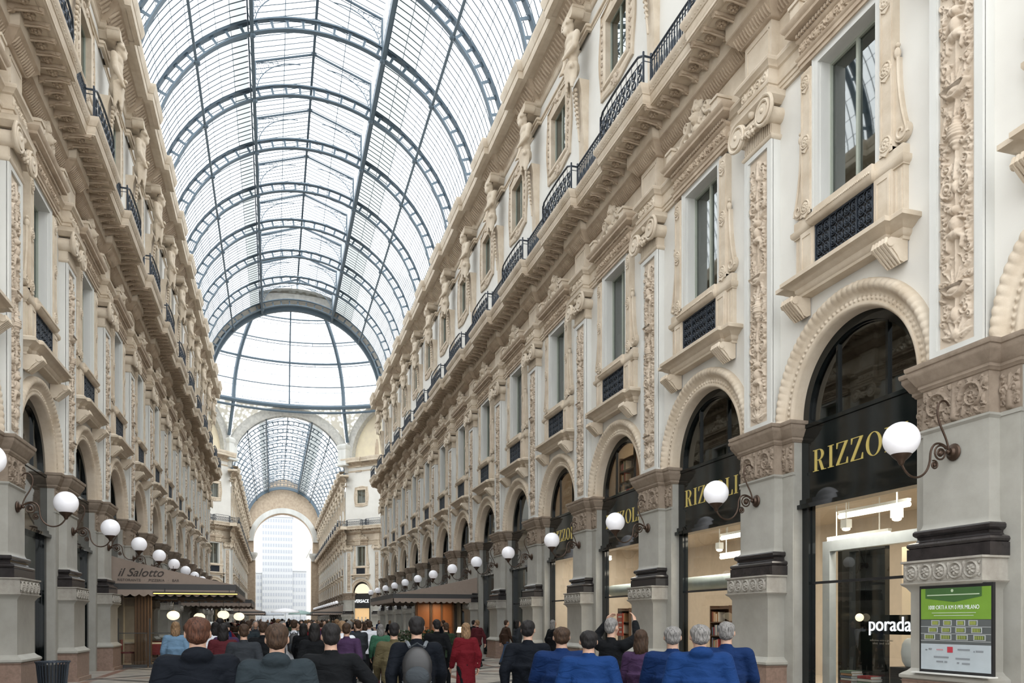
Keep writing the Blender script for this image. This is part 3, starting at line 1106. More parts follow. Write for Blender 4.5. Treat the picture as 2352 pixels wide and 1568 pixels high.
def make_upper_window():
    t = thing('upper_window', '', 'window')
    hw, z0, z1 = .72, 17.6, 19.42
    g = MB()
    g.add([(-hw, .13, z0), (hw, .13, z0), (hw, .13, z1), (-hw, .13, z1)], [(0, 1, 2, 3)])
    obj('pane', g, M['winglass'], t, smooth=0)
    f = MB()
    for a in ((-hw, -hw + .05), (-.022, .022), (hw - .05, hw)):
        f.box(a[0], a[1], .09, .14, z0, z1)
    f.box(-hw, hw, .091, .139, z1 - .05, z1)
    f.box(-hw, hw, .091, .139, z0, z0 + .05)
    obj('sash_frame', f, M['winpaint'], t)
    # stone frame with ears, swollen sides and a carved foot
    m = MB()
    def ring(a, b, ya, yb):
        """a, b: outlines (inner, outer)"""
        n = len(a)
        P = np.zeros((n + 1, 4, 3))
        for i in range(n + 1):
            k = i % n
            P[i, 0] = (a[k][0], .2, a[k][1])
            P[i, 1] = (a[k][0], ya, a[k][1])
            P[i, 2] = (b[k][0], yb, b[k][1])
            P[i, 3] = (b[k][0], .01, b[k][1])
        m.grid(P)
    def outline(e, sw=0, n=12):
        pts = []
        w, a, b = hw + e, z0 - e, z1 + e
        for i in range(n):
            q = i / n
            pts.append((-w + 2 * w * q, a - sw * .8 * math.sin(PI * q) ** 2))
        for i in range(n):
            q = i / n
            pts.append((w + sw * math.sin(PI * q) ** 2, a + (b - a) * q))
        for i in range(n):
            q = i / n
            pts.append((w - 2 * w * q, b + sw * .9 * math.sin(PI * q) ** 2))
        for i in range(n):
            q = i / n
            pts.append((-w - sw * math.sin(PI * q) ** 2, b - (b - a) * q))
        return pts
    ring(outline(-.014), outline(.10), -.07, -.10)
    ring(outline(.10), outline(.16, .05), -.10, -.05)
    ring(outline(.15, .05), outline(.34, .14), -.05, -.045)
    ring(outline(.32, .12), outline(.38, .17), -.09, -.06)
    obj('stone_frame', m, M['cream'], t, smooth=60)
    c = Carve(2.2, 2.9, .02)
    for zz in np.arange(.45, 2.5, .24):
        c.spiral(.95, zz, .075, 1.2, 0, 1, .024, .05, n=10)
        c.leaf(.95, zz - .05, 1.2, .16, .07, .045, 2)
    c.leaf(0, .24, -PI / 2, .2, .24, .08, 3)
    c.spiral(.2, .2, .11, 1.3, PI, 1, .034, .07, n=12)
    c.spiral(.2, 2.66, .10, 1.3, PI, -1, .03, .07, n=12)
    c.leaf(0, 2.55, PI / 2, .26, .2, .09, 3)
    c.H[np.abs(c.x) < hw + .1, :] *= (np.abs(c.z - 1.45) > 1.08)[None, :]
    m = MB()
    c.grid(m, -.045, z0 - .5, skip=True)
    obj('carved_border', m, M['relief'], t, smooth=180)
    return t

def make_cornice():
    """main cornice with the balcony slab: one length centred on a pilaster"""
    t = thing('balcony_cornice', '', 'cornice')
    h = BAY / 2
    def pth(d0, hf, d1):
        return [(-h, -d0), (-hf, -d0), (-hf, -d1), (hf, -d1), (hf, -d0), (h, -d0)]
    m = MB()
    moulding(m, pth(.06, .47, .27), [(0, 11.90), (0, 11.97), (.02, 11.98), (.02, 12.05), (.045, 12.06), (.06, 12.10), (.06, 12.13), (.0, 12.14), (.0, 12.38), (.04, 12.40), (.06, 12.44), (.11, 12.48), (.12, 12.53), (.10, 12.57), (0, 12.60)])
    sf = scroll_frieze(.92, .26, gain=.55)
    sf.grid(m, -.272, 12.13)
    obj('architrave', m, M['cream'], t)
    m = MB()
    moulding(m, pth(.02, .45, .20), [(0, 12.58), (0, 13.38)])
    for x0, x1 in ((-.38, .38),):
        m.box(x0, x1, -.215, -.18, 12.68, 12.71)
        m.box(x0, x1, -.215, -.18, 13.22, 13.25)
        m.box(x0, x0 + .03, -.215, -.18, 12.7, 13.25)
        m.box(x1 - .03, x1, -.215, -.18, 12.7, 13.25)
    obj('frieze_panel', m, M['cream'], t)
    m = MB()
    pp = pth(.04, .50, .24)
    # leaf cyma with modelled leaves
    moulding(m, pp, [(0, 13.36), (.03, 13.38), (.05, 13.42), (.09, 13.46), (.16, 13.54), (.20, 13.60), (.24, 13.62), (.24, 13.66)])
    for i in range(58):
        x = -h + (i + .5) * BAY / 58
        d = .24 if abs(x) < .62 else .04
        m.tube([(x, -d - .04, 13.40), (x, -d - .10, 13.46), (x, -d - .18, 13.56)], [.016, .026, .012], 5)
    obj('leaf_moulding', m, M['tan'], t)
    # slab with soffit and lip
    m = MB()
    P1, P2 = .86, 1.06
    hf = 1.38
    m.box(-h, h, -P1 + .015, .05, 13.985, 14.41)
    m.box(-hf + .02, hf - .02, -P2 + .015, -P1 + .02, 13.985, 14.41)
    moulding(m, pth(.28, .72, .46), [(0, 13.66), (.02, 13.70), (.02, 13.98)])
    moulding(m, [(-h, -P1), (-hf, -P1), (-hf, -P2), (hf, -P2), (hf, -P1), (h, -P1)],
             [(-.06, 13.97), (-.02, 14.02), (-.0, 14.08), (.0, 14.20), (.02, 14.21), (.03, 14.24), (.07, 14.30), (.09, 14.35), (.09, 14.42), (-.1, 14.44)])
    for i in range(40):
        x = -h + (i + .5) * BAY / 40
        d = P2 if abs(x) < hf else P1
        m.sphere((x, -d - .035, 14.275), .030, 6, 4, (1, 1, 1))
    obj('slab', m, M['cream'], t)
    # brackets under the slab with roses between
    nb = 11
    for i in range(nb):
        x = -h + (i + .5) * BAY / nb
        m = MB()
        y1 = -(P2 if abs(x) < hf else P1) + .10
        y0 = -.30
        side = [(y0, 13.99), (y1, 13.99), (y1 - .01, 13.95), (y1 + .03, 13.91), (y1 + .10, 13.90), (y1 + .20, 13.925), (y0 - .16, 13.90), (y0 - .08, 13.84), (y0, 13.82)]
        n = len(side)
        w = .052
        vs = [(x - w, a, b) for a, b in side] + [(x + w, a, b) for a, b in side]
        m.add(vs, [tuple(range(n)), tuple(range(2 * n - 1, n - 1, -1))] + [(q, n + q, n + (q + 1) % n, (q + 1) % n) for q in range(n)])
        m.tube([(x - w - .015, y1 + .05, 13.935), (x + w + .015, y1 + .05, 13.935)], .042, 9)
        m.tube([(x - w - .015, y0 - .08, 13.89), (x + w + .015, y0 - .08, 13.89)], .055, 9)
        m.tube([(x, y1 + .02, 13.90), (x, y1 + .16, 13.91), (x, y0 - .1, 13.87), (x, y0, 13.80)], [.028, .02, .028, .02], 6)
        obj('bracket', m, M['tan'], t)
        m = MB()
        xr = x + BAY / nb / 2
        if xr < h - .1:
            c = (xr, (y0 + y1) / 2, 13.97)
            m.lathe([(0, -.02), (.11, -.02), (.12, .01), (0, .01)], 14, c)
            for q in range(6):
                a = q * PI / 3
                m.sphere((c[0] + .07 * math.cos(a), c[1] + .07 * math.sin(a), 13.94), .045, 6, 4, (1, 1, .6))
            m.sphere((c[0], c[1], 13.92), .035, 6, 4)
            obj('soffit_rose', m, M['tan'], t)
    return t

def make_railing():
    t = thing('balcony_railing', '', 'railing')
    h = BAY / 2
    zb, zt = 14.46, 15.18
    P1, P2 = .80, 1.00
    hf = 1.30
    # bulging middle part
    def yy(x):
        if abs(x) < hf:
            return -P2 - .06 * math.cos(x / hf * PI / 2) ** .5
        return -P1
    m = MB()
    line = [(-h, -P1), (-hf, -P1), (-hf, -P2)] + [(-hf + 2 * hf * i / 12, yy(-hf + 2 * hf * i / 12)) for i in range(1, 12)] + [(hf, -P2), (hf, -P1), (h, -P1)]
    m.tube([(x, y, zt + (.10 if abs(x) < hf else 0)) for x, y in line], .030, 6)
    obj('handrail', m, M['wroughtiron'], t)
    m = MB()
    m.tube([(x, y, zb + .05) for x, y in line], .018, 5)
    m.tube([(x, y, zt - .12) for x, y in line], .012, 5)
    obj('lower_rail', m, M['wroughtiron'], t)
    for x in (-hf, hf):
        m = MB()
        m.box(x - .02, x + .02, -P2, -P1, zb, zb + .02)
        for y in (-P1, -P2):
            m.box(x - .02, x + .02, y - .02, y + .02, zb, zt + .1)
        obj('post', m, M['wroughtiron'], t)
    m = MB()
    # scrollwork of the bulge
    sub = MB()
    n = 9
    for i in range(n):
        x = -hf + (i + .5) * 2 * hf / n
        y = yy(x)
        for zc, r in ((zb + .24, .13), (zb + .50, .12)):
            for sg in (1, -1):
                m.tube([(x + r * (1 - .6 * k / 12) * math.cos(-PI / 2 + sg * 2.2 * PI * k / 12), y, zc + r * (1 - .6 * k / 12) * math.sin(-PI / 2 + sg * 2.2 * PI * k / 12)) for k in range(13)], .017, 4)
        m.box(x - .14, x - .128, y - .006, y + .006, zb, zt + .05)
        m.sphere((x, y, zb + .38), .028, 6, 4)
    obj('scroll_panel', m, M['wroughtiron'], t)
    for sg in (1, -1):
        m = MB()
        n = 9
        for i in range(n):
            x = sg * (hf + (i + .5) * (h - hf) / n)
            m.box(x - .012, x + .012, -P1 - .012, -P1 + .012, zb, zt)
            if i % 2 == 0:
                m.tube([(x + .055 * math.cos(a * PI / 4), -P1, zb + .28 + .13 * math.sin(a * PI / 4)) for a in range(9)], .016, 4)
                m.sphere((x, -P1, zb + .5), .025, 6, 4)
        obj('baluster_panel', m, M['wroughtiron'], t)
    return t

def make_roof_cornice():
    t = thing('roof_cornice', '', 'cornice')
    h = BAY / 2
    def pth(d0, hf, d1):
        return [(-h, -d0), (-hf, -d0), (-hf, -d1), (hf, -d1), (hf, -d0), (h, -d0)]
    m = MB()
    moulding(m, pth(.02, .5, .18), [(0, 20.0), (0, 20.08), (.05, 20.10), (.05, 20.16), (0, 20.18), (0, 20.22)])
    moulding(m, pth(.02, .5, .18), [(0, 20.62), (.03, 20.64), (.06, 20.70), (.06, 20.76), (.10, 20.80)])
    obj('string_moulding', m, M['cream'], t)
    m = MB()
    moulding(m, pth(.12, .6, .30), [(0, 20.80), (.05, 20.84), (.14, 20.94), (.22, 21.02), (.30, 21.10), (.42, 21.20)])
    for i in range(26):
        x = -h + (i + .5) * BAY / 26
        d = .30 if abs(x) < .75 else .12
        m.tube([(x, -d - .06, 20.86), (x, -d - .20, 20.98), (x, -d - .36, 21.14)], [.04, .055, .03], 5)
    obj('leaf_moulding', m, M['tan'], t)
    m = MB()
    P1, P2, hf = .88, 1.06, .95
    m.box(-h, h, -P1 + .015, .3, 21.205, 21.42)
    m.box(-hf + .02, hf - .02, -P2 + .015, -P1 + .02, 21.205, 21.42)
    moulding(m, [(-h, -P1), (-hf, -P1), (-hf, -P2), (hf, -P2), (hf, -P1), (h, -P1)],
             [(-.08, 21.19), (-.02, 21.22), (0, 21.26), (0, 21.44), (.03, 21.46), (.05, 21.52), (.09, 21.62), (.11, 21.70), (.11, 21.78), (.0, 21.80), (-.5, 21.86)])
    obj('slab', m, M['cream'], t)
    return t

def make_lamp():
    """wall lamp: origin on the pilaster face at globe height"""
    t = thing('globe_wall_lamp', '', 'wall lamp')
    m = MB()
    m.lathe([(0, .0), (.11, .0), (.125, -.02), (.11, -.045), (.07, -.06), (.05, -.09), (.0, -.10)], 20, (0, 0, -.10), 'y')
    m.sphere((0, -.12, -.10), .035, 8, 6)
    obj('wall_plate', m, M['bronze'], t)
    m = MB()
    # main S arm: wall -> down-sweep -> bowl
    def bez(p, n=18):
        P = [Vector(q) for q in p]
        out = []
        for i in range(n + 1):
            u = i / n
            a = P[0] * (1 - u) ** 3 + P[1] * 3 * u * (1 - u) ** 2 + P[2] * 3 * u * u * (1 - u) + P[3] * u ** 3
            out.append(tuple(a))
        return out
    m.tube(bez([(0, -.08, -.10), (0, -.22, .06), (0, -.42, .05), (0, -.43, -.18)]) + bez([(0, -.43, -.18), (0, -.44, -.52), (0, -.80, -.62), (0, -.93, -.30)])[1:], .016, 8)
    # tall curl above the plate
    m.tube(bez([(0, -.10, -.10), (0, -.14, .15), (0, -.26, .20), (0, -.30, .42)]) + bez([(0, -.30, .42), (0, -.33, .62), (0, -.16, .68), (0, -.10, .55)])[1:], .015, 8)
    sp = [(0, -.25 + .12 * (1 - .75 * k / 26) * math.cos(k / 26 * 3.6 * PI + .6), -.13 + .12 * (1 - .75 * k / 26) * math.sin(k / 26 * 3.6 * PI + .6)) for k in range(27)]
    m.tube(sp, .014, 7)
    sp = [(0, -.36 + .065 * (1 - .7 * k / 20) * math.cos(-k / 20 * 3.2 * PI + 2), -.30 + .065 * (1 - .7 * k / 20) * math.sin(-k / 20 * 3.2 * PI + 2)) for k in range(21)]
    m.tube(sp, .012, 7)
    m.sphere((0, -.25, -.13), .045, 10, 8)
    m.sphere((0, -.36, -.30), .028, 8, 6)
    obj('scroll_arm', m, M['bronze'], t)
    m = MB()
    m.lathe([(.012, -.34), (.03, -.33), (.045, -.30), (.05, -.28), (.10, -.235), (.13, -.20), (.135, -.185), (.10, -.18)], 24, (0, -.93, 0))
    obj('lamp_cup', m, M['bronze'], t)
    m = MB()
    m.sphere((0, -.93, 0.02), .243, 36, 24)
    obj('glass_globe', m, M['opal'], t, smooth=180)
    return t

# ================================================================== WALLS WITH THEIR OPENINGS
def wall_bay(mb_up, mb_lo, xc, h=BAY / 2, rev=.32, full=True, ztop=21.3, ra=RA):
    """one bay of wall centred on x = xc, with the shop arch, the tall window and the upper window cut out"""
    def q(m, x0, x1, z0, z1, y=0.0):
        m.add([(xc + x0, y, z0), (xc + x1, y, z0), (xc + x1, y, z1), (xc + x0, y, z1)], [(0, 1, 2, 3)])
    for sg in (1, -1):
        q(mb_lo, sg * ra, sg * h, 0, ZS)
        mb_lo.add([(xc + sg * ra, 0, 0), (xc + sg * ra, rev, 0), (xc + sg * ra, rev, ZS), (xc + sg * ra, 0, ZS)], [(0, 1, 2, 3)])
    n = 32
    zt = 7.75
    rim = []
    for i in range(n + 1):
        a = PI * i / n
        cx, cz = math.cos(a), math.sin(a)
        # where the ray meets the rectangle
        t = min(h / abs(cx) if abs(cx) > 1e-6 else 1e9, (zt - ZS) / cz if cz > 1e-6 else 1e9)
        rim.append(((ra * cx, ZS + ra * cz), (t * cx, ZS + t * cz)))
    # make sure the corners are in
    extra = []
    ac = math.atan2(zt - ZS, h)
    for a in (ac, PI - ac):
        extra.append(a)
    angs = sorted([PI * i / n for i in range(n + 1)] + extra)
    vs, fs = [], []
    for a in angs:
        cx, cz = math.cos(a), math.sin(a)
        t = min(h / abs(cx) if abs(cx) > 1e-6 else 1e9, (zt - ZS) / cz if cz > 1e-6 else 1e9)
        vs += [(xc + ra * cx, 0, ZS + ra * cz), (xc + t * cx, 0, ZS + t * cz), (xc + ra * cx, rev, ZS + ra * cz)]
    for i in range(len(angs) - 1):
        fs += [(3 * i, 3 * i + 1, 3 * i + 4, 3 * i + 3), (3 * i, 3 * i + 3, 3 * i + 5, 3 * i + 2)]
    mb_up.add(vs, fs)
    def opening(w, z0, z1, zb, ze):
        q(mb_up, -h, h, zb, z0)
        q(mb_up, -h, -w, z0, z1)
        q(mb_up, w, h, z0, z1)
        for sg in (1, -1):
            mb_up.add([(xc + sg * w, 0, z0), (xc + sg * w, rev, z0), (xc + sg * w, rev, z1), (xc + sg * w, 0, z1)], [(0, 1, 2, 3)])
        mb_up.add([(xc - w, 0, z1), (xc + w, 0, z1), (xc + w, rev, z1), (xc - w, rev, z1)], [(0, 1, 2, 3)])
        mb_up.add([(xc - w, 0, z0), (xc + w, 0, z0), (xc + w, rev, z0), (xc - w, rev, z0)], [(0, 1, 2, 3)])
    opening(.73, 9.05, 11.72, zt, 0)
    opening(.72, 17.6, 19.42, 11.72, 0)
    q(mb_up, -h, h, 19.42, ztop)
    # storey rooms behind the windows
def room_behind(mb, x0, x1, z0, z1, y0=.33, y1=3.2):
    mb.add([(x0, y0, z0), (x1, y0, z0), (x1, y1, z0), (x0, y1, z0), (x0, y0, z1), (x1, y0, z1), (x1, y1, z1), (x0, y1, z1)],
           [(0, 1, 2, 3), (4, 5, 6, 7), (1, 2, 6, 5), (2, 3, 7, 6), (3, 0, 4, 7)])

def long_wall(name, nb, loc, rz, first=0):
    up = MB()
    wall_part = []
    up.cur = 0
    lo = MB()
    for i in range(nb):
        wall_bay(up, lo, (first + i + .5) * BAY)
    n0 = len(lo.f)
    m = MB()
    m.add(np.concatenate(up.v), up.f)
    m.cur = 1
    m.add(np.concatenate(lo.v), lo.f)
    o = struct(name, m, [M['stucco'], M['pier']], smooth=30)
    o.location = loc
    o.rotation_euler = (0, 0, rz)
    # floors and dark rooms behind the upper openings, one per storey
    r = MB()
    a, b = first * BAY, (first + nb) * BAY
    room_behind(r, a, b, 8.4, 12.6)
    room_behind(r, a, b, 16.6, 20.0)
    struct('wall_inner_' + name.split('_', 1)[1], r, M['roomgreen'], o, smooth=0)
    return o

# right wall: local +x runs towards the camera, so bay i lies between pilasters; left wall the other way
KN, KF = -1, 13
NB = KF - KN
wr = long_wall('wall_right', NB, (XR, S0 + BAY * KF, 0), -PI / 2)
wlft = long_wall('wall_left', NB, (XL, S0 + BAY * KN + SL, 0), PI / 2)

def end_return(side):
    """the blind end of the wall beyond the last pilaster, turning into the crossing"""
    m = MB()
    m.box(0, 1.25, .0, 3.0, 0, 21.3)
    o = struct('wall_%s_end' % SIDE[side], m, M['stucco'])
    if side == 'R':
        o.location = (XR, S_END + .05, 0)
        o.rotation_euler = (0, 0, -PI / 2)
    else:
        o.location = (XL, S_END - 1.2 + SL, 0)
        o.rotation_euler = (0, 0, PI / 2)
    return o
end_return('R')
end_return('L')

# ------------------------------------------------------------------ prototypes, then one copy for every bay
PIL = [make_pilaster(0), make_pilaster(1)]
ARC = make_archivolt()
SHOP = {'book': make_shopfront('book'), 'plain': make_shopfront('plain'), 'lit': make_shopfront('lit')}
TWIN = make_tall_window()
UWIN = make_upper_window()
CORN = make_cornice()
RAIL = make_railing()
ROOFC = make_roof_cornice()
LAMP = make_lamp()
used = set()
def inst(proto, side, s, z, label, group, front=0.0):
    if proto.name not in used:
        used.add(proto.name)
        o = proto
    else:
        o = copy_tree(proto)
    place(o, side, s, z)
    if front:
        o.location.x += -front if side == 'R' else front
    o['label'] = label
    o['group'] = group
    return o

FIRST = {'R': dict(pil=0, lamp=0, corn=1, rail=1, roof=3, arc=-1, shop=0, twin=-1, uwin=2, atl=2),
         'L': dict(pil=2, lamp=1, corn=2, rail=2, roof=4, arc=1, shop=1, twin=1, uwin=3, atl=3)}
def bayname(side, k, what, cls):
    i = k - FIRST[side][cls]
    if i < 0:
        return '%s on the near %s wall, beside the camera outside the view' % (what, SIDE[side])
    return '%s on the near %s wall, %s to the camera' % (what, SIDE[side], nth(i))

LAST = 13
for side in ('R', 'L'):
    kmin = 0 if side == 'R' else 1
    for k in range(kmin, LAST + 1):
        s = S0 + BAY * k
        i = k - kmin
        inst(PIL[(k + (side == 'L')) % 2], side, s, 0, bayname(side, k, 'carved pilaster on black marble base', 'pil'), 'carved pilasters of the near arcade')
        inst(LAMP, side, s, 4.10, bayname(side, k, 'white globe lamp on bronze arm', 'lamp'), 'globe wall lamps', .22)
        inst(CORN, side, s, 0, bayname(side, k, 'bracketed balcony cornice length', 'corn'), 'balcony cornice lengths')
        inst(RAIL, side, s, 0, bayname(side, k, 'dark iron balcony railing', 'rail'), 'balcony railings')
        inst(ROOFC, side, s, 0, bayname(side, k, 'roof cornice length', 'roof'), 'roof cornice lengths')
    # bays between pilasters k and k+1 (bay -1 is cut by the right edge)
    for j, k in enumerate(range(kmin - 1, LAST)):
        s = S0 + BAY * (k + .5)
        inst(ARC, side, s, 0, bayname(side, k, 'round carved arch surround', 'arc'), 'arch surrounds')
        kind = 'plain'
        what = 'dark glazed arched shopfront'
        if side == 'R' and k in (-1, 0, 1):
            kind, what = 'book', 'black shopfront with gilt name and dark arch glass'
        elif side == 'R' and k in (2, 3):
            kind, what = 'lit', 'black shopfront with gilt name and lit arch glass'
        inst(SHOP[kind], side, s, 0, bayname(side, k, what, 'shop'), 'arched shopfronts')
        inst(TWIN, side, s, 0, bayname(side, k, 'tall window with carved crest', 'twin'), 'tall first floor windows')
        inst(UWIN, side, s, 0, bayname(side, k, 'small carved-frame upper window', 'uwin'), 'upper windows')

# ------------------------------------------------------------------ floor
def floor_material():
    m, nt, b = new_mat('arcade_marble_floor')
    tc = nt.nodes.new('ShaderNodeTexCoord')
    sep = nt.nodes.new('ShaderNodeSeparateXYZ')
    nt.links.new(tc.outputs['Object'], sep.inputs[0])
    def node(op, a, b_=None, c=None):
        n = nt.nodes.new('ShaderNodeMath')
        n.operation = op
        for i, v in enumerate((a, b_, c)):
            if v is None:
                continue
            if isinstance(v, (int, float)):
                n.inputs[i].default_value = v
            else:
                nt.links.new(v, n.inputs[i])
        return n.outputs[0]
    X, Y = sep.outputs['X'], sep.outputs['Y']
    # large lozenges 4.8 m, small tiles and darker bands
    u = node('ADD', node('DIVIDE', X, 4.83), node('DIVIDE', Y, 4.82))
    v = node('SUBTRACT', node('DIVIDE', X, 4.83), node('DIVIDE', Y, 4.82))
    def band(t, w):
        fr = node('FRACT', node('ADD', t, 100.0))
        return node('LESS_THAN', fr, w)
    dia = node('MAXIMUM', band(u, .09), band(v, .09))
    inner = node('MAXIMUM', band(node('ADD', u, -.16), .03), band(node('ADD', v, -.16), .03))
    lon = node('MAXIMUM', band(node('DIVIDE', X, 2.4), .10), band(node('DIVIDE', Y, 4.82), .05))
    ck = nt.nodes.new('ShaderNodeTexChecker')
    ck.inputs['Scale'].default_value = 1.25
    ck.inputs['Color1'].default_value = (.46, .43, .38, 1)
    ck.inputs['Color2'].default_value = (.36, .34, .31, 1)
    nt.links.new(tc.outputs['Object'], ck.inputs['Vector'])
    nz = nt.nodes.new('ShaderNodeTexNoise')
    nz.inputs['Scale'].default_value = 30
    nz.inputs['Detail'].default_value = 5
    nt.links.new(tc.outputs['Object'], nz.inputs['Vector'])
    def mix(f, a, bcol):
        n = nt.nodes.new('ShaderNodeMix')
        n.data_type = 'RGBA'
        nt.links.new(f, n.inputs['Factor'])
        nt.links.new(a, n.inputs['A'])
        n.inputs['B'].default_value = bcol
        return n.outputs['Result']
    c = mix(lon, ck.outputs['Color'], (.22, .12, .09, 1))
    c = mix(dia, c, (.09, .09, .09, 1))
    c = mix(inner, c, (.50, .47, .42, 1))
    mm = nt.nodes.new('ShaderNodeMix')
    mm.data_type = 'RGBA'
    mm.blend_type = 'MULTIPLY'
    mm.inputs['Factor'].default_value = .35
    nt.links.new(c, mm.inputs['A'])
    nt.links.new(nz.outputs['Color'], mm.inputs['B'])
    nt.links.new(mm.outputs['Result'], b.inputs['Base Color'])
    b.inputs['Roughness'].default_value = .28
    return m
m = MB()
m.add([(CX - 60, -20, 0), (CX + 60, -20, 0), (CX + 60, 480, 0), (CX - 60, 480, 0)], [(0, 1, 2, 3)])
struct('floor', m, floor_material(), smooth=0)

# ================================================================== THE GLASS VAULT
R0 = 7.25          # inner chord of the iron ribs
ZV = 22.0          # springing of the vault
def arch_pt(r, a, x=CX, z=ZV):
    """a measured from the crown"""
    return (x + r * math.sin(a), z + r * math.cos(a))
A1 = math.radians(24.4)
A2 = math.radians(48.0)
def make_rib(deep=.5, n=30):
    """lattice arch across the arcade, in the xz plane at y=0, centred on x=0"""
    t = thing('iron_roof_rib', '', 'roof rib')
    ext = math.radians(92)
    m = MB()
    for nm, r, w in (('inner_chord', R0, .055), ('outer_chord', R0 + deep, .055)):
        N = 60
        P = np.zeros((N + 1, 5, 3))
        for i in range(N + 1):
            a = -ext + 2 * ext * i / N
            for j, (dr, y) in enumerate(((0, -.13), (.07, -.13), (.07, .13), (0, .13), (0, -.13))):
                x, z = arch_pt(r + dr, a, 0, ZV)
                P[i, j] = (x, y, z)
        m.grid(P)
    nn = 34
    for i in range(nn + 1):
        a = -ext + 2 * ext * i / nn
        p0, p1 = arch_pt(R0, a, 0, ZV), arch_pt(R0 + deep, a, 0, ZV)
        # web plate with rounded corners (holes read as round-cornered)
        for da in (0,):
            q = .055 / R0
            o = [arch_pt(R0 + .02, a - 2.4 * q, 0), arch_pt(R0 + .13, a - q, 0), arch_pt(R0 + deep - .08, a - q, 0), arch_pt(R0 + deep + .02, a - 2.4 * q, 0),
                 arch_pt(R0 + deep + .02, a + 2.4 * q, 0), arch_pt(R0 + deep - .08, a + q, 0), arch_pt(R0 + .13, a + q, 0), arch_pt(R0 + .02, a + 2.4 * q, 0)]
            m.prism(o, -.03, .03)
    obj('lattice_arch', m, M['iron'], t)
    # gabled lantern frame above the crown
    xe = R0 * math.sin(A1)
    ze = ZV + R0 * math.cos(A1)
    m = MB()
    for sg in (1, -1):
        m.box(sg * xe - .07, sg * xe + .07, -.06, .06, ze, 30.65)
        m.tube([(sg * xe, 0, 30.6), (0, 0, 31.6)], .06, 6)
    obj('lantern_frame', m, M['iron'], t)
    for sg in (1, -1):
        m = MB()
        pts = []
        for i in range(13):
            q = i / 12
            pts.append((sg * (xe - .12 - 2.2 * (1 - math.cos(q * PI / 2))), 0, ze + .55 + 1.75 * math.sin(q * PI / 2)))
        m.tube(pts, .028, 5)
        for i in range(1, 11):
            x, _, z = pts[i]
            # lattice between arc and rafter/post
            q = i / 12
            zr = 30.6 + (1 - abs(x) / xe) * 1.0
            m.tube([(x, 0, z), (sg * (abs(x) + .15), 0, min(zr, z + .28)), (x, 0, zr)], .011, 4)
            m.tube([(x, 0, z), (sg * xe, 0, min(z + .25, 30.6))], .010, 4)
            if i < 9:
                cz, cx2 = z + .12, sg * (abs(x) + .13)
                m.tube([(cx2 + .09 * math.cos(k * PI / 3), 0, cz + .09 * math.sin(k * PI / 3)) for k in range(7)], .010, 4)
        obj('bracket_tracery', m, M['iron'], t)
    for sg in (1, -1):
        for a in (A1, A2):
            x, z = arch_pt(R0 - .03, sg * a, 0)
            m = MB()
            m.sphere((x, 0, z), .15, 10, 6, (1, 1.1, .7))
            obj('node_plate', m, M['iron'], t)
        m = MB()
        m.box(sg * (R0 - .1), sg * (R0 + .45), -.2, .2, ZV - .55, ZV + .1)
        obj('wall_shoe', m, M['iron'], t)
    m = MB()
    m.sphere((0, 0, 31.6), .16, 10, 6, (1, 1, .6))
    obj('ridge_node', m, M['iron'], t)
    return t

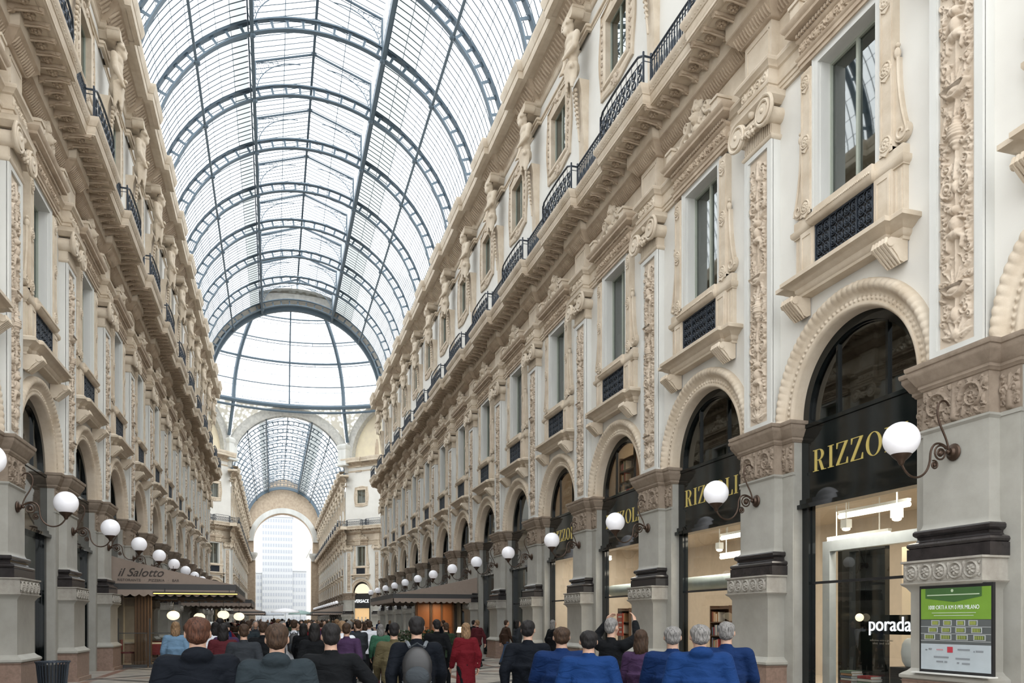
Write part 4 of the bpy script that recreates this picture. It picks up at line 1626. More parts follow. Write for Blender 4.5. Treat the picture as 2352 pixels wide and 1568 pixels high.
def vault(y0, y1, tagname, nbar):
    L = y1 - y0
    # glass skin
    N = 40
    m = MB()
    rg = R0 + .58
    for sg in (1, -1):
        P = np.zeros((2, N + 1, 3))
        for j in range(N + 1):
            a = sg * (A1 + (PI / 2 + .02 - A1) * j / N)
            x, z = arch_pt(rg, a)
            P[0, j] = (x, y0, z)
            P[1, j] = (x, y1, z)
        m.grid(P)
        xe = R0 * math.sin(A1)
        m.add([(CX + sg * xe, y0, 30.68), (CX + sg * xe, y1, 30.68), (CX, y1, 31.66), (CX, y0, 31.66)], [(0, 1, 2, 3)])
        m.add([(CX + sg * xe, y0, 28.9), (CX + sg * xe, y1, 28.9), (CX + sg * xe, y1, 30.68), (CX + sg * xe, y0, 30.68)], [(0, 1, 2, 3)])
    g = struct('ceiling_glass_' + tagname, m, M['roofglass'], smooth=60)
    # glazing bars: curved bars across, straight bars along
    m = MB()
    steps = int(round(L / (BAY / nbar)))
    for i in range(steps + 1):
        y = y0 + L * i / steps
        for sg in (1, -1):
            n = 12
            P = np.zeros((n + 1, 4, 3))
            for j in range(n + 1):
                a = sg * (A1 + (PI / 2 + .02 - A1) * j / n)
                for q, (dr, dy) in enumerate(((-.035, -.010), (-.035, .010), (.0, .010), (.0, -.010))):
                    x, z = arch_pt(rg + dr, a)
                    P[j, q] = (x, y + dy, z)
            m.grid(P)
            xe = R0 * math.sin(A1)
            m.tube([(CX + sg * xe, y, 30.64), (CX, y, 31.62)], .024, 4, cap=False)
            m.tube([(CX + sg * xe, y, 28.8), (CX + sg * xe, y, 30.66)], .015, 4, cap=False)
    for sg in (1, -1):
        for a in np.linspace(24.4 + 5.9, 90, 12):
            x, z = arch_pt(rg - .04, sg * math.radians(a))
            m.tube([(x, y0, z), (x, y1, z)], .014, 4, cap=False)
        for q in (.5,):
            m.tube([(CX + sg * 1.5, y0, 31.15), (CX + sg * 1.5, y1, 31.15)], .022, 4, cap=False)
    struct('ceiling_bars_' + tagname, m, M['iron'], smooth=60)
    # roof sheeting strips outside the lantern walkways
    m = MB()
    for sg, a0, a1 in ((1, 24.4, 36.2), (-1, 24.4, 30.3)):
        P = np.zeros((2, 7, 3))
        for j in range(7):
            a = sg * math.radians(a0 + (a1 - a0) * j / 6)
            x, z = arch_pt(rg + .06, a)
            P[0, j] = (x, y0, z)
            P[1, j] = (x, y1, z)
        m.grid(P)
    struct('ceiling_sheet_' + tagname, m, M['zincthin'], smooth=60)
    # purlins
    for sg in (1, -1):
        for a, r, nm in ((A1, .085, 'upper'), (A2, .06, 'lower')):
            m = MB()
            for rr, rq in (((R0 + .02, r), (R0 + .45, r * .45)) if nm == 'upper' else ((R0 + .02, r),)):
                x, z = arch_pt(rr, sg * a)
                m.box(x - rq, x + rq, y0, y1, z - .05, z + .05)
            x0, z0 = arch_pt(R0 + .02, sg * a)
            x1, z1 = arch_pt(R0 + .45, sg * a)
            nseg = int(L / 1.2)
            for i in range(nseg if nm == 'upper' else 0):
                ya, yb = y0 + L * i / nseg, y0 + L * (i + 1) / nseg
                m.tube([(x0, ya, z0), (x1, (ya + yb) / 2, z1), (x0, yb, z0)], .018, 4, cap=False)
            if nm == 'upper':
                m.box(x0 - .05, x0 + .05, y0, y1, z0, z0 + .55)
            o = obj('iron_purlin', m, M['iron'])
            tag(o, '%s iron purlin on the %s side of the %s vault' % (nm, 'right' if sg > 0 else 'left', 'far' if tagname == 'far' else 'near'), 'purlin', 'iron purlins')
    m = MB()
    m.box(CX - .05, CX + .05, y0, y1, 31.55, 31.66)
    m.box(CX - .09, CX - .06, y0, y1, 31.40, 31.50)
    o = obj('ridge_beam', m, M['iron'])
    tag(o, 'thin iron ridge beam along the crown of the %s vault' % tagname, 'ridge beam')

def sheet_mat():
    m = bpy.data.materials.new('grey_translucent_roof_sheet')
    m.use_nodes = True
    nt = m.node_tree
    nt.nodes.clear()
    o = nt.nodes.new('ShaderNodeOutputMaterial')
    t = nt.nodes.new('ShaderNodeBsdfTransparent')
    t.inputs[0].default_value = (.3, .31, .3, 1)
    d = nt.nodes.new('ShaderNodeBsdfTranslucent')
    d.inputs[0].default_value = (.30, .31, .30, 1)
    mx = nt.nodes.new('ShaderNodeMixShader')
    mx.inputs[0].default_value = .8
    nt.links.new(t.outputs[0], mx.inputs[1])
    nt.links.new(d.outputs[0], mx.inputs[2])
    nt.links.new(mx.outputs[0], o.inputs[0])
    return m
M['zincthin'] = sheet_mat()

vault(-2.0, S_END + .4, 'near', 12)
RIB = make_rib()
ribn = 0
for k in range(-1, LAST + 1):
    y = S0 + BAY * k + .5
    o = RIB if ribn == 0 else copy_tree(RIB)
    o.location = (CX, y, 0)
    o['label'] = 'blue-grey iron lattice rib across the near glass vault, %s to the camera' % nth(ribn)
    o['group'] = 'iron ribs of the near vault'
    ribn += 1
# heavier end ring at the crossing
def end_ring(y, label, r0=R0 - .25, r1=R0 + .62, th=.7, m_=None, z=ZV):
    m = MB()
    N = 60
    P = np.zeros((N + 1, 5, 3))
    for i in range(N + 1):
        a = -PI / 2 + PI * i / N
        for j, (r, yy) in enumerate(((r0, -th / 2), (r1, -th / 2), (r1, th / 2), (r0, th / 2), (r0, -th / 2))):
            x, zz = arch_pt(r, a, CX, z)
            P[i, j] = (x, y + yy, zz)
    m.grid(P)
    o = obj('end_arch', m, m_ or M['iron'])
    return tag(o, label, 'arch')
end_ring(S_END + .5, 'dark iron end arch where the near vault meets the dome', R0 - .05, R0 + .6, .35)

# ================================================================== THE CROSSING AND ITS GLASS DOME
OY = (S_END + S_OCT) / 2
OA = (S_OCT - S_END) / 2          # apothem 19.2
CR = OA - HW                       # 11.74, run of a diagonal
DL = CR * math.sqrt(2)
def face_frame(side):
    """far diagonal faces: origin and heading so that local x runs along the face, -y into the crossing"""
    if side == 'R':
        a, b = Vector((CX + OA, S_OCT - CR, 0)), Vector((CX + HW, S_OCT, 0))
        # looking from the crossing outwards, local +x to the right
        a, b = b, a
    else:
        a, b = Vector((CX - OA, S_OCT - CR, 0)), Vector((CX - HW, S_OCT, 0))
    d = (b - a).normalized()
    return a, d, math.atan2(d.y, d.x)

def flat_mesh(root, name):
    """one mesh of a whole prototype, for copies a few pixels high"""
    m = MB()
    mats = []
    def walk(o, mw):
        if o.type == 'MESH':
            me = o.data
            idx = []
            for k in me.materials:
                if k not in mats:
                    mats.append(k)
                idx.append(mats.index(k))
            vs = np.empty(len(me.vertices) * 3)
            me.vertices.foreach_get('co', vs)
            n = m.n
            m.v.append(vs.reshape(-1, 3))
            for p in me.polygons:
                m.f.append(tuple(i + n for i in p.vertices))
                m.mi.append(idx[p.material_index] if idx else 0)
            m.n += len(me.vertices)
        for c in o.children:
            walk(c, mw)
    walk(root, None)
    me = m.mesh(name)
    for k in mats:
        me.materials.append(k)
    return me

FLAT = {}
def flat_copy(root, name):
    if name not in FLAT:
        FLAT[name] = flat_mesh(root, name)
    o = bpy.data.objects.new(name, FLAT[name])
    COL.objects.link(o)
    o['category'] = root['category']
    return o

for side in ('R', 'L'):
    org, d, ang = face_frame(side)
    wb = MB()
    lo = MB()
    xs = [DL * (i + .5) / 3 for i in range(3)]
    for x in xs:
        wall_bay(wb, lo, x, h=DL / 6)
    m = MB()
    m.add(np.concatenate(wb.v), wb.f)
    m.cur = 1
    m.add(np.concatenate(lo.v), lo.f)
    # upper strip to the crossing cornice
    m.cur = 0
    m.add([(0, 0, 21.3), (DL, 0, 21.3), (DL, 0, 23.9), (0, 0, 23.9)], [(0, 1, 2, 3)])
    w = struct('wall_crossing_' + SIDE[side], m, [M['stucco'], M['pier']], smooth=30)
    w.location = org
    w.rotation_euler = (0, 0, ang)
    r = MB()
    room_behind(r, 0, DL, 8.4, 12.6)
    room_behind(r, 0, DL, 16.6, 20.0)
    struct('wall_crossing_inner_' + SIDE[side], r, M['roomgreen'], w, smooth=0)
    def put(o, x, z=0.0, out=0.0):
        p = org + d * x
        nrm = Vector((d.y, -d.x, 0))
        o.location = (p.x + nrm.x * out, p.y + nrm.y * out, z)
        o.rotation_euler = (0, 0, ang)
        return o
    near = lambda i: ('nearest the far arm', 'in the middle', 'farthest from the far arm')[i if side == 'R' else 2 - i]
    for i, x in enumerate(xs):
        lb = 'on the %s slanting wall of the domed crossing, %s' % (SIDE[side], near(i))
        for pr, nm, what in ((ARC, 'arch_surround', 'stone arch surround'), (TWIN, 'tall_window', 'tall crested window'), (UWIN, 'upper_window', 'small square upper window'),
                             (SHOP['plain'], 'shopfront', 'arched shopfront')):
            o = put(flat_copy(pr, nm), x)
            tag(o, what + ' ' + lb, pr['category'], 'crossing facade elements')
    for i in range(4):
        x = min(max(DL * i / 3, .75), DL - .75)
        lb = 'on the %s slanting wall of the domed crossing, position %s from the left' % (SIDE[side], ('first', 'second', 'third', 'fourth')[i])
        o = put(flat_copy(PIL[0], 'carved_pilaster'), x)
        tag(o, 'carved pilaster ' + lb, 'pilaster', 'crossing pilasters')
        for pr, nm, what, cat in ((CORN, 'balcony_cornice', 'balcony cornice length', 'cornice'), (RAIL, 'balcony_railing', 'iron balcony railing', 'railing')):
            o = put(flat_copy(pr, nm), min(max(DL * i / 3, 2.3), DL - 2.3), 0)
            tag(o, what + ' ' + lb, cat, 'crossing balcony')
        o = put(flat_copy(ROOFC, 'roof_cornice'), min(max(DL * i / 3, 2.3), DL - 2.3), 1.9)
        tag(o, 'top cornice length ' + lb, 'cornice', 'crossing top cornice')

# near diagonal walls and the stubs of the side streets, seen only when stepping aside
m = MB()
for sg in (1, -1):
    a = Vector((CX + sg * HW, S_END, 0))
    b = Vector((CX + sg * OA, S_END + CR, 0))
    m.add([(a.x, a.y, 0), (b.x, b.y, 0), (b.x, b.y, 23.9), (a.x, a.y, 23.9)], [(0, 1, 2, 3)])
    for yy in (S_END + CR, S_OCT - CR):
        m.add([(CX + sg * OA, yy, 0), (CX + sg * (OA + 25), yy, 0), (CX + sg * (OA + 25), yy, 22), (CX + sg * OA, yy, 22)], [(0, 1, 2, 3)])
struct('wall_side_street', m, M['stucco'], smooth=0)

# great arches of the eight faces, pendentives up to the ring
RING_R, RING_Z, RISE = 18.3, 30.35, 11.6
def face_pts(k):
    """k-th face of the octagon: centre direction angle (0 = far arm, +Y)"""
    a = k * PI / 4
    n = Vector((math.sin(a), math.cos(a), 0))
    tdir = Vector((math.cos(a), -math.sin(a), 0))
    c = Vector((CX, OY, 0)) + n * OA
    half = HW if k % 2 == 0 else DL / 2
    return c, n, tdir, half
def pend_mat():
    m, nt, b = new_mat('white_pebbled_glass_pendentive')
    tc = nt.nodes.new('ShaderNodeTexCoord')
    vo = nt.nodes.new('ShaderNodeTexVoronoi')
    vo.inputs['Scale'].default_value = 2.2
    rp = nt.nodes.new('ShaderNodeValToRGB')
    rp.color_ramp.elements[0].position = .35
    rp.color_ramp.elements[0].color = (.62, .62, .59, 1)
    rp.color_ramp.elements[1].position = .6
    rp.color_ramp.elements[1].color = (.36, .34, .29, 1)
    nt.links.new(tc.outputs['Object'], vo.inputs['Vector'])
    nt.links.new(vo.outputs['Distance'], rp.inputs[0])
    nt.links.new(rp.outputs[0], b.inputs['Base Color'])
    b.inputs['Roughness'].default_value = .5
    # daylight glows through the pebbled glass
    b2 = nt.nodes.new('ShaderNodeBsdfTranslucent')
    nt.links.new(rp.outputs[0], b2.inputs['Color'])
    mx = nt.nodes.new('ShaderNodeMixShader')
    mx.inputs[0].default_value = .55
    out = nt.nodes['Material Output']
    nt.links.new(b.outputs[0], mx.inputs[1])
    nt.links.new(b2.outputs[0], mx.inputs[2])
    nt.links.new(mx.outputs[0], out.inputs[0])
    return m
PM = pend_mat()
FACE_NAMES = ['far', 'far right', 'right', 'near right', 'near', 'near left', 'left', 'far left']
for k in range(8):
    c, n, td, half = face_pts(k)
    rr = 7.35 if k % 2 == 0 else 7.3
    zc = ZV if k % 2 == 0 else 23.9
    if k % 2 == 0:
        zc = 21.9
    if k == 4:
        rr = 7.75
    r_in, r_out = rr, rr + 1.2
    m = MB()
    N = 40
    P = np.zeros((N + 1, 6, 3))
    for i in range(N + 1):
        a = -PI / 2 + PI * i / N
        for j, (r, o) in enumerate(((r_in, .9), (r_in, -.25), (r_in + .25, -.4), (r_out - .3, -.4), (r_out, -.2), (r_out, .5))):
            p = c + td * (r * math.sin(a)) + n * o
            P[i, j] = (p.x, p.y, zc + (r if k % 2 == 0 else r * .93) * math.cos(a))
    m.grid(P)
    o = obj('great_arch', m, M['crossarch'] if 'crossarch' in M else M['trimwhite'])
    tag(o, 'broad pale arch band on the %s side of the domed crossing' % FACE_NAMES[k], 'arch', 'great arches under the dome')
    # spandrel from the arch band up to the ring
    m = MB()
    N = 28
    P = np.zeros((N + 1, 5, 3))
    for i in range(N + 1):
        q = -1 + 2 * i / N
        x = q * (half + .0)
        xx = max(-r_out, min(r_out, x))
        zarch = zc + math.sqrt(max(0, r_out ** 2 - xx ** 2)) * (1 if k % 2 == 0 else .93)
        p0 = c + td * x
        ang = math.atan2((p0 - Vector((CX, OY, 0))).x, (p0 - Vector((CX, OY, 0))).y)
        ring = Vector((CX + RING_R * math.sin(ang), OY + RING_R * math.cos(ang), RING_Z))
        p0.z = zarch
        for j in range(5):
            t = j / 4
            P[i, j] = tuple(p0.lerp(ring, t))
    m.grid(P)
    struct('wall_pendentive_' + FACE_NAMES[k].replace(' ', '_'), m, PM, smooth=60)
    if k % 2 == 1:
        # painted lunette
        m = MB()
        pts = []
        for i in range(33):
            a = -PI / 2 + PI * i / 32
            p = c + td * (r_in * math.sin(a)) + n * .5
            pts.append((p.x, p.y, zc + .93 * r_in * math.cos(a)))
        m.add(pts, [tuple(range(len(pts)))])
        # soft figure group of the mural
        lun = thing('painted_lunette', 'cream mural lunette under the %s arch of the dome' % FACE_NAMES[k], 'mural')
        obj('painted_field', m, M['mural'] if 'mural' in M else M['cream'], lun, smooth=0)
        m = MB()
        mr = random.Random(k)
        for q in range(9):
            u, h = (q - 4) * .85 + mr.uniform(-.2, .2), mr.uniform(1.0, 2.2)
            p = c + td * u + n * .46
            bd = []
            for (a, b) in ((-.35, 0), (.35, 0), (.28, h * .5), (.2, h * .8), (.12, h * .85), (.13, h), (-.1, h), (-.12, h * .84), (-.25, h * .7), (-.3, h * .4)):
                pp = p + td * a
                bd.append((pp.x, pp.y, zc + .35 + b))
            m.add(bd, [tuple(range(len(bd)))])
        obj('painted_figures', m, M['tan'], lun, smooth=0)
    # corner blocks between the arches
    v = c + td * half
    v2 = v - (v - Vector((CX, OY, 0))).normalized() * .3
    m = MB()
    m.lathe([(.0, 0), (1.15, 0), (1.15, .25), (.95, .4), (.95, 2.2), (1.1, 2.35), (1.15, 2.7), (.8, 3.0), (0, 3.1)], 4, (v2.x, v2.y, 22.8))
    if abs(v.y - S_END) < 1:
        continue
    o = obj('corner_pier_block', m, M['trimwhite'])
    tag(o, 'pale pier block between the %s arch and its neighbour' % FACE_NAMES[k], 'pier', 'pier blocks of the crossing')

# dome
m = MB()
def dome_pt(a, ph, k=1.0):
    r = RING_R * math.cos(ph) * k
    return (CX + r * math.sin(a), OY + r * math.cos(a), RING_Z + RISE * math.sin(ph) * k)
P = np.zeros((64, 15, 3))
for i in range(64):
    for j in range(15):
        P[i, j] = dome_pt(2 * PI * i / 64, (PI / 2 - .12) * j / 14, 1.012)
m.grid(P, closed_u=True)
struct('ceiling_dome_glass', m, M['roofglass'], smooth=180)
m = MB()
for i in range(96):
    a = 2 * PI * i / 96
    if i % 6:
        m.tube([dome_pt(a, (PI / 2 - .12) * j / 10, 1.008) for j in range(11)], .018, 4, cap=False)
for ph in (3, 9.5, 19, 25, 33, 38, 43, 48, 54, 60, 66, 72, 78):
    m.tube([dome_pt(2 * PI * i / 64, math.radians(ph), 1.005) for i in range(64)], .028, 4, closed=True)
struct('ceiling_dome_bars', m, M['iron'], smooth=60)
for i in range(16):
    m = MB()
    a = 2 * PI * i / 16 + (PI / 16) * 0
    big = i % 2 == 1
    pts = [dome_pt(a, (PI / 2 - .12) * j / 14) for j in range(15)]
    pts2 = [dome_pt(a, (PI / 2 - .12) * j / 14, 1.03) for j in range(15)]
    m.tube(pts, .25 if big else .10, 6)
    if big:
        m.tube(pts2, .16, 6)
        s0 = dome_pt(a, 0)
        v = Vector((CX + 20.0 * math.sin(a), OY + 20.0 * math.cos(a), 26.0))
        m.tube([s0, tuple(v)], .22, 6)
    o = obj('dome_rib', m, M['iron'])
    dirs = ['far', 'far right', 'right', 'near right', 'near', 'near left', 'left', 'far left']
    w8 = int(((i * 22.5 + 22.5) % 360) // 45)
    tag(o, '%s iron rib of the glass dome rising on its %s side' % ('thick' if big else 'thin', dirs[w8]), 'dome rib', 'dome ribs')
for ph, r, nm in ((0, .30, 'thick base ring'), (26.7, .15, 'thick middle ring'), (12.8, .07, 'thin lower ring'), (38.7, .08, 'thin upper ring'), (51.8, .09, 'high ring')):
    m = MB()
    pts = [dome_pt(2 * PI * i / 64, math.radians(ph)) for i in range(64)]
    m.tube(pts, r, 6, closed=True)
    if ph > 20:
        m.tube([(p[0], p[1], p[2] - .38) for p in pts], .05, 5, closed=True)
        zig = []
        for i in range(64):
            zig += [pts[i], (pts[i][0], pts[i][1], pts[i][2] - .38), pts[i]]
        m.tube(zig, .035, 4, closed=True)
    if ph == 0:
        m.tube([(p[0], p[1], p[2] - .75) for p in pts], .16, 5, closed=True)
    o = obj('dome_ring', m, M['iron'])
    tag(o, nm + ' of blue-grey iron round the glass dome', 'dome ring', 'dome rings')

# ================================================================== THE FAR ARM
NF = 13
Y_FAR0 = S_OCT + .8
for side in ('R', 'L'):
    if side == 'R':
        long = long_wall('wall_far_right', NF, (XR, Y_FAR0 + BAY * NF, 0), -PI / 2)
    else:
        long = long_wall('wall_far_left', NF, (XL, Y_FAR0, 0), PI / 2)
    for i in range(NF + 1):
        s = Y_FAR0 + BAY * i
        lb = 'on the %s wall of the far arm, %s to the crossing' % (SIDE[side], nth(i))
        for pr, nm, what in ((PIL[0], 'carved_pilaster', 'small distant pilaster'), (CORN, 'balcony_cornice', 'small distant balcony cornice'), (RAIL, 'balcony_railing', 'small distant railing'),
                             (ROOFC, 'roof_cornice', 'small distant roof cornice')):
            o = place(flat_copy(pr, nm), side, s)
            tag(o, what + ' ' + lb, pr['category'], 'far arm ' + pr['category'])
        o = place(flat_copy(LAMP, 'globe_wall_lamp'), side, s, 4.1)
        o.location.x += -.22 if side == 'R' else .22
        tag(o, 'tiny white globe lamp ' + lb, 'wall lamp', 'far arm globe lamps')
        if i < NF:
            s += BAY / 2
            for pr, nm, what in ((ARC, 'arch_surround', 'small distant arch surround'), (TWIN, 'tall_window', 'small distant tall window'), (UWIN, 'upper_window', 'small distant upper window'),
                                 (SHOP['plain'], 'shopfront', 'small distant shopfront')):
                o = place(flat_copy(pr, nm), side, s)
                tag(o, what + ' ' + lb, pr['category'], 'far arm ' + pr['category'])
vault(S_OCT - .2, S_FAR, 'far', 9)
for i in range(NF + 1):
    o = flat_copy(RIB, 'iron_roof_rib')
    o.location = (CX, Y_FAR0 + BAY * i - .5, 0)
    tag(o, 'iron lattice rib across the far glass vault, %s to the crossing' % nth(i), 'roof rib', 'iron ribs of the far vault')

# portal at the end
m = MB()
RP, ZP, yp = 6.05, 18.3, S_FAR
N = 48
angs = [PI * i / N for i in range(N + 1)]
top = 31.5
hw = HW + .6
vs, fs = [], []
for a in angs:
    cx, cz = math.cos(a), math.sin(a)
    t = min(hw / abs(cx) if abs(cx) > 1e-6 else 1e9, (top - ZP) / cz if cz > 1e-6 else 1e9)
    vs += [(CX + RP * cx, yp, ZP + RP * cz), (CX + t * cx, yp, ZP + t * cz), (CX + RP * cx, yp + 3, ZP + RP * cz)]
for i in range(N):
    fs += [(3 * i, 3 * i + 1, 3 * i + 4, 3 * i + 3), (3 * i, 3 * i + 3, 3 * i + 5, 3 * i + 2)]
m.add(vs, fs)
# corners of the rectangle
for sg in (1, -1):
    ac = math.atan2(top - ZP, hw)
    m.add([(CX + sg * hw, yp + .01, ZP + 3), (CX + sg * hw, yp + .01, top), (CX, yp + .01, top)], [(0, 1, 2)])
m.v[-1] = m.v[-1]
m.v[-2] = m.v[-2]
for sg in (1, -1):
    m.box(CX + sg * (RP - .35), CX + sg * hw, yp, yp + 3, 0, 15.4)
    m.box(CX + sg * RP, CX + sg * hw, yp, yp + 3, 15.4, ZP)
struct('wall_portal', m, M['tan'], smooth=40)
end_ring(S_FAR - .25, 'pale stone ring of the far portal arch', RP, RP + 1.05, .5, M['trimwhite'], z=ZP)
end_ring(S_FAR - .9, 'dark iron end arch of the far vault', R0 - .0, R0 + .6, .3)
for sg in (1, -1):
    m = MB()
    x = CX + sg * (RP + .1)
    m.lathe([(0, 0), (.4, .05), (.55, .5), (.85, .9), (1.0, 1.3), (1.0, 1.7), (.0, 1.7)], 10, (x, S_FAR - .3, 14.2))
    o = obj('portal_corbel', m, M['trimwhite'])
    tag(o, 'grey leaf corbel at the %s foot of the far portal arch' % ('right' if sg > 0 else 'left'), 'corbel')

# ------------------------------------------------------------------ buildings beyond the portal
def slab_building(name, label, x0, x1, y0, y1, h, nf, nc, mt, mw, base=0.0):
    t = thing(name, label, 'building')
    m = MB()
    m.box(x0, x1, y0, y1, 0, h)
    obj('facade', m, mt, t)
    fh = (h - 1.2) / nf
    for f in range(nf):
        m = MB()
        z = .8 + f * fh
        for c in range(nc):
            w = (x1 - x0) / nc
            xa = x0 + c * w + w * .18
            m.box(xa, xa + w * .64, y0 - .04, y0 + .05, z + fh * .30, z + fh * .82)
        obj('window_row', m, mw, t)
    m = MB()
    m.box(x0 - .3, x1 + .3, y0 - .3, y1 + .3, h - .02, h + .5)
    obj('roof_edge', m, mt, t)
    return t
PALE = plain('pale_far_concrete', (.38, .395, .41), .9, spec=.1)
PWIN = plain('pale_far_window', (.29, .31, .34), .6, spec=.1)
slab_building('office_tower', 'pale grey high-rise slab seen through the far portal', -4.3, 7.4, 330, 350, 43.0, 17, 12, PALE, PWIN)
slab_building('office_block', 'lower pale block left of the high-rise behind the portal', -9.5, -4.25, 330.5, 345, 20.5, 7, 5, PALE, PWIN)
slab_building('office_block', 'lower pale block right of the high-rise behind the portal', 7.35, 13.6, 330.5, 345, 21.5, 7, 6, PALE, PWIN)
slab_building('town_house', 'pale house close to the right edge of the portal opening', 11.6, 22, 262, 300, 24.5, 6, 5, M['trimwhite'], PWIN)
slab_building('town_house', 'pale house beyond the left edge of the portal opening', -26, -9.8, 300, 330, 20.0, 6, 7, M['trimwhite'], PWIN)

# ================================================================== SHOP ROOMS
def at(u, depth):
    """ground point seen in photo column u at the given distance along the view axis"""
    xp = (u - 1176) / F_PX * depth
    c, s = math.cos(YAW), math.sin(YAW)
    return xp * c + depth * s, -xp * s + depth * c

def shop_room(name, x0, x1, y0, y1, z0, z1, m_):
    m = MB()
    m.add([(x0, y0, z0), (x1, y0, z0), (x1, y1, z0), (x0, y1, z0), (x0, y0, z1), (x1, y0, z1), (x1, y1, z1), (x0, y1, z1)],
          [(0, 1, 2, 3), (4, 5, 6, 7), (1, 2, 6, 5), (2, 3, 7, 6), (0, 1, 5, 4)])
    return struct(name, m, m_, smooth=0)
YB = lambda k: S0 + BAY * k
shop_room('wall_bookshop', XR + .34, 15.2, YB(-1), YB(4), .02, 4.35, M['roombeige'])
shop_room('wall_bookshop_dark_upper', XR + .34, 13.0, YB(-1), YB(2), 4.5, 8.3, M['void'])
shop_room('wall_bookshop_lit_upper', XR + .34, 12.2, YB(2) + .1, YB(4), 4.5, 8.3, M['roombeige'])
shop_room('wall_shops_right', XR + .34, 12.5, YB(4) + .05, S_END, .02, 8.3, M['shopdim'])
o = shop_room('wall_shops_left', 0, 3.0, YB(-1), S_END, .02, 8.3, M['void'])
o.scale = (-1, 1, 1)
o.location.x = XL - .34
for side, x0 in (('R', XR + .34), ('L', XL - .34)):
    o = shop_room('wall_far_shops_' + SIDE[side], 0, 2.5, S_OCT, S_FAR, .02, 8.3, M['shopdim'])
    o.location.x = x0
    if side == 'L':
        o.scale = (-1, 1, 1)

def lamp_light(name, loc, size, energy, col, rot=(0, 0, 0), sy=None):
    d = bpy.data.lights.new(name, 'AREA')
    d.energy = energy
    d.color = col
    d.shape = 'RECTANGLE'
    d.size = size
    d.size_y = sy or size
    o = bpy.data.objects.new(name, d)
    o.location = loc
    o.rotation_euler = rot
    COL.objects.link(o)
    return o
WARM = (1.0, .90, .76)
for k in range(-1, 4):
    lamp_light('shop_ceiling_light', (11.6, YB(k + .5), 4.2), 2.6, 105 if k >= 0 else 50, WARM)
    w_ = lamp_light('added_window_fill', (9.95, YB(k + .5) + .2, 3.62), .25, 22, (1, .95, .88), rot=(0, math.radians(-28), 0), sy=2.2)  # added fill lamp without a fixture, brightens the white display frame
for k in (2, 3):
    lamp_light('upper_shop_light', (11.0, YB(k + .5), 8.1), 1.6, 60 if k == 2 else 12, (1.0, .76, .5))

# glowing ceiling tubes and spots
num = ['first', 'second', 'third', 'fourth', 'fifth', 'sixth', 'seventh', 'eighth']
i = 0
for k in range(0, 4):
    for x, z, dy in ((12.0, 3.90, .0), (12.9, 3.50, 1.5)):
        m = MB()
        m.tube([(x, YB(k) + 3.7 + dy, z), (x, YB(k) + 5.7 + dy, z)], .055, 10)
        t = thing('ceiling_tube_light', 'glowing ceiling tube inside the bookshop, %s from the near end' % num[i], 'ceiling light', 'bookshop ceiling tubes')
        obj('glowing_tube', m, M['tube'], t)
        m = MB()
        m.box(x - .05, x + .05, YB(k) + 3.7 + dy, YB(k) + 5.7 + dy, z + .06, z + .12)
        for yy in (4.0, 5.4):
            m.box(x - .01, x + .01, YB(k) + yy + dy, YB(k) + yy + dy + .02, z + .1, 4.35)
        obj('mount', m, M['white'], t)
        i += 1
for i, (x, y, z) in enumerate(((11.6, 13.95, 3.57), (11.2, 12.1, 3.54), (11.6, 18.9, 3.55), (11.2, 16.9, 3.5))):
    t = thing('ceiling_spotlight', 'small white spotlight glowing under the bookshop ceiling, %s from the near end' % num[i], 'spotlight', 'bookshop spotlights', (x, y, z))
    m = MB()
    m.box(-.12, .02, -.09, .09, -.02, .16)
    m.tube([(-.05, 0, .15), (-.05, 0, .8)], .012, 6)
    obj('housing', m, M['white'], t)
    m = MB()
    m.sphere((-.05, 0, -.04), .085, 14, 8, (1, 1, .5))
    obj('bulb', m, M['tube'], t)

# first shop window: white portal with the dark display and the furniture maker's sign
t = thing('display_portal', 'white framed display with dark panel in the nearest bookshop window', 'display')
m = MB()
m.box(10.15, 10.30, 12.72, 12.92, 0.02, 3.12)
m.box(10.15, 10.30, 9.3, 12.719, 2.92, 3.12)
obj('white_frame', m, M['white'], t)
m = MB()
m.box(10.45, 10.55, 11.62, 12.85, .02, 2.95)
obj('dark_panel', m, M['black'], t)
m = MB()
m.box(10.8, 10.9, 10.95, 11.60, .95, 2.92)
obj('warm_glow_panel', m, M['glowpanel'], t)
t = thing('shop_sign', 'black sign reading porada in white letters inside the nearest shop window', 'sign')
m = MB()
m.box(10.30, 10.34, 10.72, 11.80, 1.36, 1.70)
obj('sign_board', m, M['black'], t)
me = letters('porada', .36, .006, None)
o = bpy.data.objects.new('sign_letters', me)
COL.objects.link(o)
me.materials.append(M['signwhite'])
o.parent = t
o.location = (10.285, 11.34, 1.53)
o.rotation_euler = (PI / 2, 0, -PI / 2)
me = letters('collezione notte e giorno\nsalotti  tavoli  sedie', .055, .002, None)
o = bpy.data.objects.new('small_letters', me)
COL.objects.link(o)
me.materials.append(M['rosette'])
o.parent = t
o.location = (10.44, 11.7, 1.22)
o.rotation_euler = (PI / 2, 0, -PI / 2)
t = thing('white_vase', 'white ribbed vase standing beside the porada sign', 'vase', None, (10.55, 11.02, .80))
m = MB()
m.lathe([(.0, 0), (.16, .01), (.21, .10), (.23, .25), (.21, .40), (.17, .47), (.13, .50), (.12, .47), (.15, .40), (0, .05)], 28)
obj('vase_body', m, M['white'], t)
t = thing('display_plinth', 'dark plinth under the white vase in the nearest shop window', 'plinth', None, (10.55, 11.02, 0))
m = MB()
m.box(-.35, .35, -.6, .9, 0.02, .42)
m.box(-.27, .27, -.3, .3, .42, .80)
obj('plinth_body', m, M['blackmatt'], t)
t = thing('glowing_ball_lamp', 'small glowing ball lamp in the dark display of the nearest shop', 'lamp', None, (10.38, 12.18, 1.66))
m = MB()
m.sphere((0, 0, 0), .075, 18, 12)
